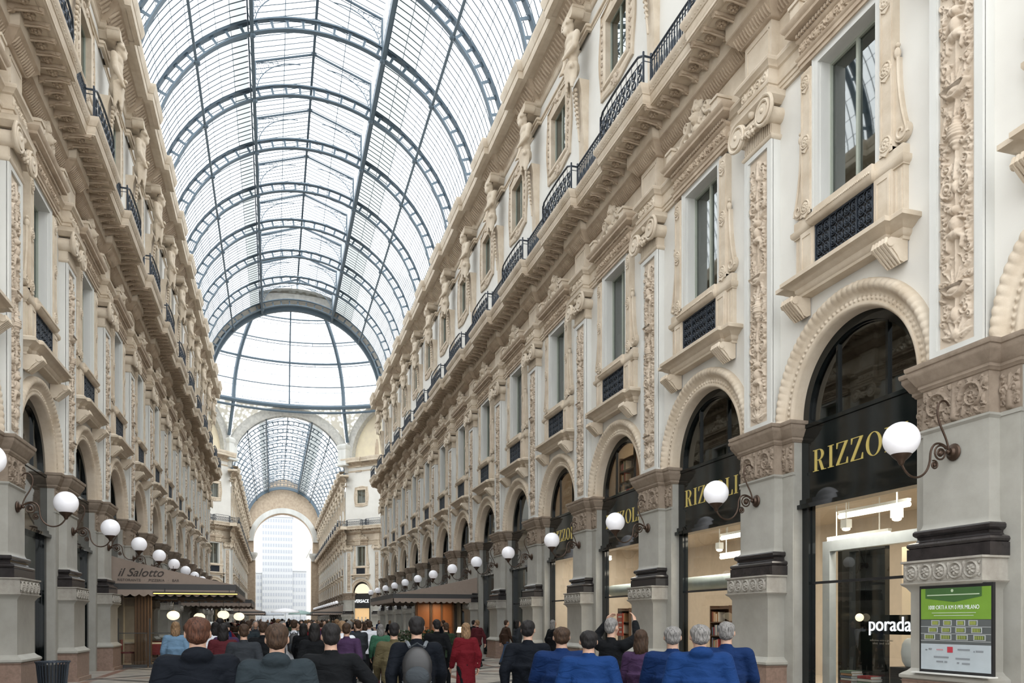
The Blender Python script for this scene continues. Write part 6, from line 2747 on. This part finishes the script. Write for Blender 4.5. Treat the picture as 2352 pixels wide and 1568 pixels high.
class Fig:
    """joints of a standing or walking adult of 1.75 m, facing +y"""
    def __init__(s, stride=0.0, arm_r=None, arm_l=None, lean=0.0, female=False, head_turn=0.0, swing=1):
        s.f = female
        k = .94 if female else 1.0
        hz = .93
        s.pel = Vector((0, 0, hz))
        s.hip = {1: Vector((.095, 0, hz - .03)), -1: Vector((-.095, 0, hz - .03))}
        s.knee, s.ank, s.toe = {}, {}, {}
        for sg in (1, -1):
            st = stride * sg * swing
            fwd = max(0, st)
            back = max(0, -st)
            kx = s.hip[sg].x * .95
            s.knee[sg] = Vector((kx, st * .22 + .03, .49 + .01 * abs(st)))
            s.ank[sg] = Vector((kx, st * .36 - back * .06, .085 + back * .07))
            s.toe[sg] = s.ank[sg] + Vector((sg * .02, .16, -.045 - back * .05))
        s.chest = Vector((0, .01 + lean * .3, 1.25))
        s.neck = Vector((0, lean * .5, 1.47))
        s.head = Vector((0, .02 + lean * .65, 1.635))
        w = .185 * k
        s.sh = {1: Vector((w, lean * .4, 1.405)), -1: Vector((-w, lean * .4, 1.405))}
        s.el, s.wr = {}, {}
        for sg, arm in ((1, arm_r), (-1, arm_l)):
            if arm is None:
                sw = -stride * sg * swing
                s.el[sg] = s.sh[sg] + Vector((sg * .065, sw * .13 - .03, -.275))
                s.wr[sg] = s.el[sg] + Vector((-sg * .01, sw * .16 + .09, -.235))
            else:
                s.el[sg] = s.sh[sg] + Vector(arm[0])
                s.wr[sg] = s.el[sg] + Vector(arm[1])
        s.turn = head_turn
    def head_shapes(s, m):
        c = s.head
        ellip(m, c + Vector((0, -.008, .03)), (.076, .096, .088))
        ellip(m, c + Vector((0, .022, -.03)), (.062, .072, .080))
        ellip(m, c + Vector((0, .055, -.082)), (.030, .028, .022))
        capsule(m, c + Vector((0, .088, .005)), .008, c + Vector((0, .108, -.028)), .0125, 8)
        ellip(m, c + Vector((0, .094, -.060)), (.024, .009, .007))
        ellip(m, c + Vector((0, .086, .022)), (.052, .014, .010))
        for sg in (1, -1):
            ellip(m, c + Vector((sg * .030, .083, .004)), (.013, .009, .008))
            ellip(m, c + Vector((sg * .077, -.004, -.008)), (.009, .020, .031), (0, 0, -sg * .4))
            ellip(m, c + Vector((sg * .036, .060, -.025)), (.025, .025, .022))
    def body(s, voxel=.0135):
        m = MB()
        s.head_shapes(m)
        capsule(m, s.neck + Vector((0, -.005, -.03)), .058, s.head + Vector((0, -.015, -.06)), .052)
        ellip(m, s.chest, (.155, .105, .20))
        ellip(m, s.chest + Vector((0, 0, .12)), (.165, .085, .09))
        ellip(m, (0, 0, 1.05), (.13, .095, .14))
        ellip(m, s.pel + Vector((0, -.01, .01)), (.155, .11, .12))
        for sg in (1, -1):
            capsule(m, s.neck + Vector((0, 0, -.04)), .05, s.sh[sg], .055)
            capsule(m, s.sh[sg], .056, s.el[sg], .041)
            capsule(m, s.el[sg], .041, s.wr[sg], .026)
            capsule(m, s.hip[sg], .088, s.knee[sg], .056)
            capsule(m, s.knee[sg], .055, L3(s.knee[sg], s.ank[sg], .35), .054)
            capsule(m, L3(s.knee[sg], s.ank[sg], .35), .054, s.ank[sg], .036)
            capsule(m, s.ank[sg], .036, s.toe[sg], .028)
        b = fuse(m, voxel, 3, 'body')
        hs = [hand_mesh(s.wr[sg], s.el[sg], .35, sg) for sg in (1, -1)]
        return join_mesh(b, hs)
    def jacket(s, hem=.84, loose=1.0, hood=False, voxel=.015, skirt=False):
        m = MB()
        q = .022 * loose
        ellip(m, s.chest, (.165 + q, .115 + q, .22))
        ellip(m, s.chest + Vector((0, -.005, .12)), (.178 + q, .094 + q, .10))
        ellip(m, (0, 0, 1.05), (.148 + q, .112 + q, .17))
        m.lathe([(.01, hem), (.172 + q, hem), (.168 + q, hem + .06), (.155 + q, 1.02), (.165 + q, 1.2), (.01, 1.25)], 24)
        for sg in (1, -1):
            capsule(m, s.neck + Vector((0, -.01, -.06)), .06, s.sh[sg] + Vector((0, 0, .004)), .066 + q * .4)
            capsule(m, s.sh[sg], .066 + q * .5, s.el[sg], .056 + q * .4)
            capsule(m, s.el[sg], .056 + q * .4, L3(s.el[sg], s.wr[sg], .93), .040 + q * .2)
        capsule(m, s.neck + Vector((0, -.008, -.05)), .072, s.neck + Vector((0, -.004, .01)), .063)
        if hood:
            ellip(m, s.neck + Vector((0, -.075, .0)), (.10, .065, .075), (.4, 0, 0))
        me = fuse(m, voxel, 2, 'jacket')
        # flatten front to back below the chest so that the lathe part is oval
        vs = np.empty(len(me.vertices) * 3)
        me.vertices.foreach_get('co', vs)
        vs = vs.reshape(-1, 3)
        core = (np.abs(vs[:, 0]) < .21) & (vs[:, 2] < 1.22)
        wgt = np.clip((1.22 - vs[:, 2]) / .25, 0, 1) * core
        vs[:, 1] *= 1 - .24 * wgt
        vs[:, 1] += .006 * np.sin(vs[:, 2] * 23 + vs[:, 0] * 17 + 2 * np.sin(vs[:, 0] * 14)) * np.clip(1.5 - np.abs(vs[:, 2] - 1.05) * 4, 0, 1)
        me.vertices.foreach_set('co', vs.ravel())
        me.update()
        return me
    def trousers(s, voxel=.016, hem=.10):
        m = MB()
        ellip(m, s.pel + Vector((0, -.012, .02)), (.165, .125, .13))
        for sg in (1, -1):
            capsule(m, s.hip[sg], .100, s.knee[sg], .070)
            an = L3(s.knee[sg], s.ank[sg], .92)
            capsule(m, s.knee[sg], .070, an, .056)
        return fuse(m, voxel, 2, 'trousers')
    def skirt(s):
        m = MB()
        m.lathe([(.01, .99), (.15, .99), (.17, .88), (.20, .62), (.215, .50), (.205, .50), (.01, .60)], 28)
        return m.mesh('skirt', 60)
    def shoes(s):
        m = MB()
        for sg in (1, -1):
            d = (s.toe[sg] - s.ank[sg]).normalized()
            capsule(m, s.ank[sg] + Vector((0, -.03, -.035)), .044, s.toe[sg] + Vector((0, .02, .005)), .034)
            capsule(m, s.ank[sg] + Vector((0, -.01, .0)), .046, s.ank[sg] + Vector((0, 0, -.03)), .044)
        me = fuse(m, .013, 2, 'shoes')
        vs = np.empty(len(me.vertices) * 3)
        me.vertices.foreach_get('co', vs)
        vs = vs.reshape(-1, 3)
        vs[:, 2] = np.maximum(vs[:, 2], .004)
        me.vertices.foreach_set('co', vs.ravel())
        return me
    def hair(s, kind='short'):
        m = MB()
        c = s.head
        ellip(m, c + Vector((0, -.022, .043)), (.083, .098, .088))
        ellip(m, c + Vector((0, -.055, -.005)), (.074, .058, .078))
        if kind == 'long':
            ellip(m, c + Vector((0, -.060, -.09)), (.088, .055, .13))
            for sg in (1, -1):
                capsule(m, c + Vector((sg * .065, -.01, .02)), .030, c + Vector((sg * .072, -.02, -.15)), .026)
        if kind == 'bun':
            ellip(m, c + Vector((0, -.11, .05)), (.042, .042, .042))
        if kind == 'cap':
            capsule(m, c + Vector((0, .05, .075)), .04, c + Vector((0, .11, .055)), .02)
        me = fuse(m, .010, 1, 'hair')
        vs = np.empty(len(me.vertices) * 3)
        me.vertices.foreach_get('co', vs)
        vs = vs.reshape(-1, 3)
        d = vs - np.array(c)
        r = np.linalg.norm(d, axis=1, keepdims=True)
        k = .0022 * np.sin(np.arctan2(d[:, :1], d[:, 1:2]) * 9 + d[:, 2:] * 35) + .0018 * np.sin(d[:, :1] * 120 + d[:, 2:] * 70)
        vs += d / np.maximum(r, .02) * k
        me.vertices.foreach_set('co', vs.ravel())
        me.update()
        return me

FIGS = {
    'stride': Fig(.75),
    'stride2': Fig(.65, swing=-1, lean=.03),
    'stand': Fig(.08),
    'phone': Fig(.1, arm_r=((.16, -.02, -.20), (-.06, .20, .14))),
    'photo': Fig(.05, arm_r=((.13, .12, .10), (-.10, .10, .20)), arm_l=((-.13, .12, .10), (.10, .10, .20))),
    'lady': Fig(.45, female=True),
    'lady2': Fig(.35, female=True, swing=-1, arm_r=((.05, .03, -.27), (-.06, .20, .02))),
}
BODY, PARTS = {}, {}
for k, fg in FIGS.items():
    PARTS[k] = dict(body=fg.body(), jacket=fg.jacket(.84 if not fg.f else .80), trousers=fg.trousers(), shoes=fg.shoes(),
                    hair=fg.hair('long' if fg.f else 'short'))
PARTS['stride']['coat'] = FIGS['stride'].jacket(.62, 1.4)
PARTS['stand']['coat'] = FIGS['stand'].jacket(.60, 1.4, hood=True)
PARTS['stand']['hooded'] = FIGS['stand'].jacket(.84, 1.6, hood=True)
PARTS['lady']['coat'] = FIGS['lady'].jacket(.60, 1.2)
PARTS['lady']['skirt'] = FIGS['lady'].skirt()
PARTS['stride']['bun'] = FIGS['stride'].hair('cap')
SKIN = mat((.36, .22, .155), .6, 'skin')
HAIRC = {'black': (.008, .007, .007), 'brown': (.03, .017, .010), 'red': (.045, .018, .010), 'grey': (.13, .125, .12), 'fair': (.16, .10, .055), 'white': (.3, .3, .3)}
CLOTH = {'black': (.003, .0036, .0045), 'navy': (.0025, .0038, .0065), 'dark grey': (.018, .021, .025), 'grey-blue': (.014, .020, .024), 'olive': (.060, .050, .026),
         'blue': (.003, .014, .055), 'bright blue': (.004, .022, .085), 'red': (.085, .005, .009), 'white': (.50, .52, .56), 'green': (.03, .09, .055), 'beige': (.22, .17, .12),
         'purple': (.035, .018, .045), 'light blue': (.10, .17, .25), 'brown': (.035, .02, .013), 'pink': (.30, .14, .16), 'jeans blue': (.03, .05, .09), 'dark green': (.012, .022, .012), 'maroon': (.05, .009, .012)}
def hairmat(k, cache={}):
    if k in cache:
        return cache[k]
    m, nt, b = new_mat(k + '_hair')
    tc = nt.nodes.new('ShaderNodeTexCoord')
    mp = nt.nodes.new('ShaderNodeMapping')
    mp.inputs['Scale'].default_value = (130, 130, 14)
    nz = nt.nodes.new('ShaderNodeTexNoise')
    nz.inputs['Scale'].default_value = 1
    nz.inputs['Detail'].default_value = 4
    rp = nt.nodes.new('ShaderNodeValToRGB')
    c = HAIRC[k]
    rp.color_ramp.elements[0].position = .35
    rp.color_ramp.elements[0].color = (*[q * .45 for q in c], 1)
    rp.color_ramp.elements[1].position = .68
    rp.color_ramp.elements[1].color = (*[min(1, q * 1.7) for q in c], 1)
    bp = nt.nodes.new('ShaderNodeBump')
    bp.inputs['Strength'].default_value = .9
    bp.inputs['Distance'].default_value = .006
    nt.links.new(tc.outputs['Object'], mp.inputs[0])
    nt.links.new(mp.outputs[0], nz.inputs['Vector'])
    nt.links.new(nz.outputs['Fac'], rp.inputs[0])
    nt.links.new(nz.outputs['Fac'], bp.inputs['Height'])
    nt.links.new(rp.outputs[0], b.inputs['Base Color'])
    nt.links.new(bp.outputs[0], b.inputs['Normal'])
    b.inputs['Roughness'].default_value = .6
    b.inputs['Specular IOR Level'].default_value = .18
    cache[k] = m
    return m
def person(u, depth, height, pose, top, bottom, label, rz=0.0, hair='brown', coat=False, group=None, wide=1.0, hood=False, xy=None, skirt=False):
    x, y = xy or at(u, depth)
    t = thing('person', label, 'person', group, (x, y, 0), rz)
    P = PARTS[pose]
    s = height / 1.755
    t.scale = (s * wide, s * wide, s)
    def part(nm, me, col, rough=.85):
        o = bpy.data.objects.new(nm, me)
        COL.objects.link(o)
        o.parent = t
        if not me.materials:
            me.materials.append(None)
        o.material_slots[0].link = 'OBJECT'
        o.material_slots[0].material = col if not isinstance(col, tuple) else mat(col, rough, nm + '_cloth')
        return o
    part('body', P['body'], SKIN)
    jk = P['coat'] if coat and 'coat' in P else (P['hooded'] if hood and 'hooded' in P else P['jacket'])
    part('coat' if coat else 'jacket', jk, CLOTH[top])
    part('trousers', P['trousers'], CLOTH[bottom])
    part('shoes', P['shoes'], (.02, .02, .02), .5)
    part('hair', P['hair'], hairmat(hair))
    return t

# --- those one can tell apart
person(454, 5.5, 1.62, 'stand', 'navy', 'black', 'person with red-brown hair in a broad dark navy coat, front left', 0.05, 'red', coat=True, wide=1.16)
person(636, 5.6, 1.575, 'stand', 'grey-blue', 'dark grey', 'person in a hooded grey-blue jacket in the foreground left of centre', -.05, 'brown', hood=True, wide=1.12)
person(760, 6.6, 1.575, 'phone', 'black', 'black', 'person in a black jacket raising an elbow, foreground centre', 0.0, 'black', wide=1.08)
person(905, 10.6, 1.57, 'stride', 'olive', 'black', 'person in an olive coat walking away, centre of the hall', -.1, 'black', coat=True)
pB = person(957, 8.1, 1.64, 'stride2', 'navy', 'black', 'person in dark jacket with a black backpack walking away, right of centre', -.15, 'black', wide=1.1)
person(1070, 13.6, 1.56, 'lady', 'red', 'black', 'person in a red coat before the right terrace', .2, 'fair', coat=True)
pW = person(675, 17.0, 1.62, 'stride', 'white', 'jeans blue', 'person in white shirt with a small black backpack in the middle distance', 0, 'brown')
person(1212, 9.0, 1.60, 'stride2', 'navy', 'black', 'person in navy jacket at the left of the blue-clad group', -.45, 'black', wide=1.1)
person(1290, 8.2, 1.53, 'stride', 'blue', 'black', 'person in royal blue jacket, second from the left of the blue-clad group', -.3, 'brown', coat=True, wide=1.25)
person(1352, 7.6, 1.50, 'stand', 'bright blue', 'navy', 'person in bright blue jacket in the middle of the blue-clad group', -.35, 'black', wide=1.25)
person(1404, 9.4, 1.63, 'photo', 'black', 'black', 'person in black raising both hands to the head before the third shop', -1.0, 'grey')
person(1472, 8.6, 1.50, 'lady', 'purple', 'navy', 'person in purple jacket between the two blue-clad groups', -.8, 'brown')
person(1545, 7.8, 1.54, 'stride', 'blue', 'black', 'person in blue coat at the right group, left one', -.5, 'grey', coat=True, wide=1.2)
person(1608, 7.2, 1.56, 'stand', 'bright blue', 'black', 'person in bright blue hooded jacket at the right group, middle', -.4, 'grey', hood=True, wide=1.25)
person(1668, 7.9, 1.585, 'stride2', 'blue', 'navy', 'grey-haired person in blue jacket at the far right of the crowd', -.6, 'grey', wide=1.15)
person(403, 15.0, 1.58, 'lady', 'light blue', 'black', 'person in light blue jacket at the edge of the left terrace', .1, 'fair')
person(848, 20.0, 1.60, 'stride', 'white', 'black', 'person in white shirt beyond the olive coat', .1, 'brown')
person(874, 17.5, 1.52, 'lady', 'green', 'maroon', 'person in green top left of the olive coat', 0, 'grey')
person(818, 21.0, 1.55, 'lady2', 'beige', 'jeans blue', 'person in beige top with jeans in the middle distance', 0, 'brown')
person(796, 13.0, 1.56, 'stride', 'purple', 'navy', 'person in dark purple jacket behind the raised elbow', -.2, 'brown')
person(1003, 15.0, 1.62, 'stride', 'black', 'black', 'person in black just right of the dark backpack', .1, 'black')
person(1024, 18.5, 1.55, 'stand', 'dark green', 'black', 'person in dark green jacket near the hedge planter', .2, 'brown')
person(722, 12.0, 1.56, 'lady2', 'black', 'dark grey', 'person in black between grey-blue jacket and raised elbow', 0, 'black')
person(560, 11.0, 1.55, 'stride', 'dark grey', 'black', 'person in dark grey between the two foreground figures on the left', 0.1, 'brown')
person(512, 12.5, 1.55, 'lady', 'maroon', 'black', 'person in maroon right of the red-brown hair', 0, 'black')
person(604, 13.0, 1.58, 'stride2', 'black', 'black', 'person in black behind the grey-blue hooded jacket', 0, 'brown')

def backpack(p, lb, w=.30, h=.44):
    t = thing('backpack', lb, 'backpack', None, (0, 0, 0), p.rotation_euler.z)
    s = p.scale.z
    t.location = p.location
    t.scale = p.scale
    m = MB()
    ellip(m, (0, -.185, 1.22), (w / 2, .085, h / 2))
    ellip(m, (0, -.20, 1.10), (w / 2.1, .09, .14))
    obj('pack', fuse(m, .014, 3, 'pack'), M['blackmatt'], t)
    m = MB()
    ellip(m, (0, -.275, 1.12), (w / 2.6, .035, .11))
    m.tube([(-.05, -.20, 1.44), (0, -.22, 1.475), (.05, -.20, 1.44)], .009, 5)
    obj('front_pocket', m, mat((.03, .035, .04), .7, 'pack_cloth'), t)
    for sg in (1, -1):
        m = MB()
        m.tube([(sg * .07, -.16, 1.43), (sg * .09, -.09, 1.475), (sg * .10, .02, 1.478), (sg * .11, .10, 1.40), (sg * .13, .14, 1.25), (sg * .15, .05, 1.08), (sg * .12, -.14, 1.04)], .018, 6)
        obj('strap', m, mat((.10, .11, .12), .7, 'strap_cloth'), t)
backpack(pB, 'black backpack on the person in dark jacket right of centre')
backpack(pW, 'small black backpack over the white shirt in the middle distance', .32, .46)

# --- the crowd beyond
cr = random.Random(21)
tops = ['black', 'navy', 'dark grey', 'grey-blue', 'olive', 'brown', 'red', 'white', 'purple', 'light blue', 'beige', 'maroon', 'black', 'navy', 'dark grey', 'pink', 'blue', 'dark green']
bots = ['black', 'navy', 'jeans blue', 'dark grey', 'beige', 'black']
hairs = ['black', 'brown', 'brown', 'black', 'grey', 'fair']
poses = ['stride', 'stride2', 'stand', 'lady', 'lady2', 'phone']
taken = []
count = {}
rows = [(14, 22, 16, -3.2, 5.2), (22, 34, 30, -.9, 4.6), (34, 50, 34, -4.0, 6.5), (50, 75, 36, -4.2, 7.6), (75, 110, 36, -6.0, 10.0), (110, 165, 26, -3.5, 7.5)]
zone = ['of front rows', 'of near crowd', 'of middle crowd', 'of far middle crowd', 'under the dome', 'of far arm']
for ri, (y0, y1, n, xa, xb) in enumerate(rows):
    made = 0
    tries = 0
    while made < n and tries < 2000:
        tries += 1
        y = cr.uniform(y0, y1)
        x = cr.uniform(xa, xb)
        if y < 50:
            u = 628 + 1900.7 * x / (y * math.cos(YAW) + x * math.sin(YAW))
            if u > 850 or u < 420:
                continue
        if any((x - a) ** 2 + (y - b) ** 2 < .55 for a, b in taken):
            continue
        taken.append((x, y))
        top, bt, ps = cr.choice(tops), cr.choice(bots), cr.choice(poses)
        lr = 'left' if x < (xa + xb) / 2 else 'right'
        hr_ = cr.choice(hairs)
        lb = '%s-haired person in %s top and %s trousers, %s side %s' % (hr_, top, bt, lr, zone[ri])
        g = '%s, %s, %s' % (top + ' and ' + bt, hr_ + ' hair', zone[ri] + ' ' + lr)
        person(0, 0, cr.uniform(1.5, 1.66) if y < 50 else cr.uniform(1.55, 1.8), ps, top, bt, lb, (PI if cr.random() < .3 else 0) + cr.uniform(-.5, .5), hr_, group=g, xy=(x, y))
        made += 1
# a few people standing near the shops on the right
for i, (x, y, top, bt, rz) in enumerate(((7.6, 30.5, 'black', 'black', -1.2), (7.9, 27.0, 'brown', 'jeans blue', -1.4), (6.9, 33.0, 'navy', 'black', .4), (7.4, 24.0, 'dark grey', 'navy', -1.5), (7.7, 21.5, 'black', 'black', -1.3), (6.6, 26.0, 'maroon', 'black', .5))):
    person(0, 0, 1.62, poses[i % 5], top, bt, 'person in %s top by the right-hand shops, %s to the camera' % (top, ('farthest', 'fourth nearest', 'very farthest', 'third nearest', 'nearest', 'second nearest')[i]), rz, hairs[i % 6], xy=(x, y))

# ================================================================== ATLAS FIGURES BETWEEN THE UPPER WINDOWS
def make_atlas():
    t = thing('atlas_statue', '', 'statue')
    y0 = -.46
    m = MB()
    # bearded man to the hips, arms folded low, turned a little, growing out of a tapering pillar
    ellip(m, (0, y0, 19.62), (.30, .20, .42))
    ellip(m, (0, y0 - .03, 19.86), (.34, .19, .20))
    ellip(m, (0, y0, 19.20), (.24, .17, .26))
    ellip(m, (0, y0 + .02, 18.95), (.30, .19, .24))
    capsule(m, (0, y0, 19.95), .12, (0.02, y0 - .06, 20.12), .11)
    c = Vector((.03, y0 - .13, 20.27))
    ellip(m, c, (.145, .17, .20))
    ellip(m, c + Vector((0, -.10, -.16)), (.10, .10, .14))
    capsule(m, c + Vector((0, -.15, .02)), .022, c + Vector((0, -.20, -.05)), .032)
    ellip(m, c + Vector((0, -.15, .05)), (.10, .03, .02))
    for sg in (1, -1):
        ellip(m, c + Vector((sg * .06, -.15, .0)), (.028, .018, .016))
        for k in range(4):
            ellip(m, c + Vector((sg * .14, .03 - .05 * k, .10 - .03 * k)), (.06, .06, .06))
    for k in range(7):
        a = k / 6 * PI
        ellip(m, c + Vector((.12 * math.cos(a), -.06, .14 + .05 * math.sin(a))), (.06, .07, .05))
    # arms
    capsule(m, (.33, y0, 19.86), .115, (.40, y0 - .10, 19.42), .095)
    capsule(m, (.40, y0 - .10, 19.42), .092, (.02, y0 - .27, 19.30), .060)
    capsule(m, (-.33, y0, 19.86), .115, (-.42, y0 - .06, 19.40), .095)
    capsule(m, (-.42, y0 - .06, 19.40), .092, (-.26, y0 - .25, 19.02), .060)
    for (hx, hy, hz) in ((.0, y0 - .29, 19.28), (-.25, y0 - .27, 18.98)):
        ellip(m, (hx, hy, hz), (.07, .05, .06))
        for k in range(4):
            capsule(m, (hx - .03 + .025 * k, hy - .03, hz), .02, (hx - .06 + .025 * k, hy - .06, hz - .08), .017, 8)
    # drapery knot round the hips with hanging folds
    for k in range(13):
        a = PI + PI * k / 12
        p0 = (.29 * math.cos(a), y0 + .20 * math.sin(a), 19.02 + .05 * math.sin(k))
        p1 = (.24 * math.cos(a), y0 + .17 * math.sin(a), 18.45 - .12 * math.cos(k * 1.3))
        capsule(m, p0, .06, p1, .04, 8)
    capsule(m, (-.28, y0 - .10, 19.06), .08, (.28, y0 - .14, 18.90), .08)
    m.xform(Matrix.Translation((0, 0, 18.2)) @ Matrix.Diagonal((1.12, 1.0, 1.03, 1)) @ Matrix.Translation((0, 0, -18.2)))
    obj('figure', fuse(m, .026, 2, 'atlas_figure'), M['cream'], t)
    # tapering pillar with hanging fruit
    m = MB()
    P = []
    for z, w, d in ((15.35, .28, .20), (15.6, .28, .20), (15.62, .20, .13), (16.9, .21, .16), (18.3, .25, .26), (18.62, .27, .34)):
        P.append([(-w, .02, z), (-w, -d, z), (w, -d, z), (w, .02, z)])
    m.grid(np.array(P))
    m.box(-.34, .34, -.26, .02, 15.1, 15.36)
    obj('tapering_pillar', m, M['cream'], t)
    m = MB()
    for k in range(12):
        for q in range(3 if k < 9 else 1):
            m.sphere(((q - 1) * .075 * (1 - k / 14) if k < 9 else 0, -.38 + .014 * k, 18.35 - k * .14), .062 * (1 - k / 20), 8, 6)
    m.tube([(0, -.38, 18.4), (0, -.23, 16.8)], .03, 6)
    obj('fruit_garland', m, M['cream'], t)
    # capital carried on the head
    m = MB()
    moulding(m, block_path(.28, .46), [(0, 20.42), (.03, 20.46), (.09, 20.54), (.14, 20.58), (.14, 20.66), (.17, 20.68), (.17, 20.76), (0, 20.80)])
    m.box(-.265, .265, -.445, .02, 20.45, 20.78)
    m.tube([(-.36, -.56, 20.60), (.36, -.56, 20.60)], .10, 10)
    for sg in (1, -1):
        m.lathe([(0, -.1), (.15, -.1), (.15, .3), (0, .3)], 16, (sg * .34, -.56, 20.56), 'y')
    obj('capital', m, M['cream'], t)
    return t
ATL = make_atlas()
for side in ('R', 'L'):
    kmin = 0 if side == 'R' else 1
    for k in range(kmin, LAST + 1):
        inst(ATL, side, S0 + BAY * k, 0, bayname(side, k, 'atlas statue with garlanded pillar', 'atl'), 'atlas statues')
for side in ('R', 'L'):
    for i in range(NF + 1):
        o = place(flat_copy(ATL, 'atlas_statue'), side, Y_FAR0 + BAY * i)
        tag(o, 'tiny distant atlas statue on the %s wall of the far arm, %s to the crossing' % (SIDE[side], nth(i)), 'statue', 'far arm statues')

# labels stay within sixteen words
for o in SC.objects:
    lb = o.get('label')
    if lb and len(lb.split()) > 16:
        for a, b in ((' on the near ', ' near '), (', position ', ', '), (' of the domed crossing', ' of crossing'), (' to the camera', ' camera'), ('in the ', 'in '), (' and gilt', ' gilt'), ('of the ', 'of '), (' with ', ' '), ('the ', '')):
            if len(lb.split()) > 16:
                lb = lb.replace(a, b)
        o['label'] = lb
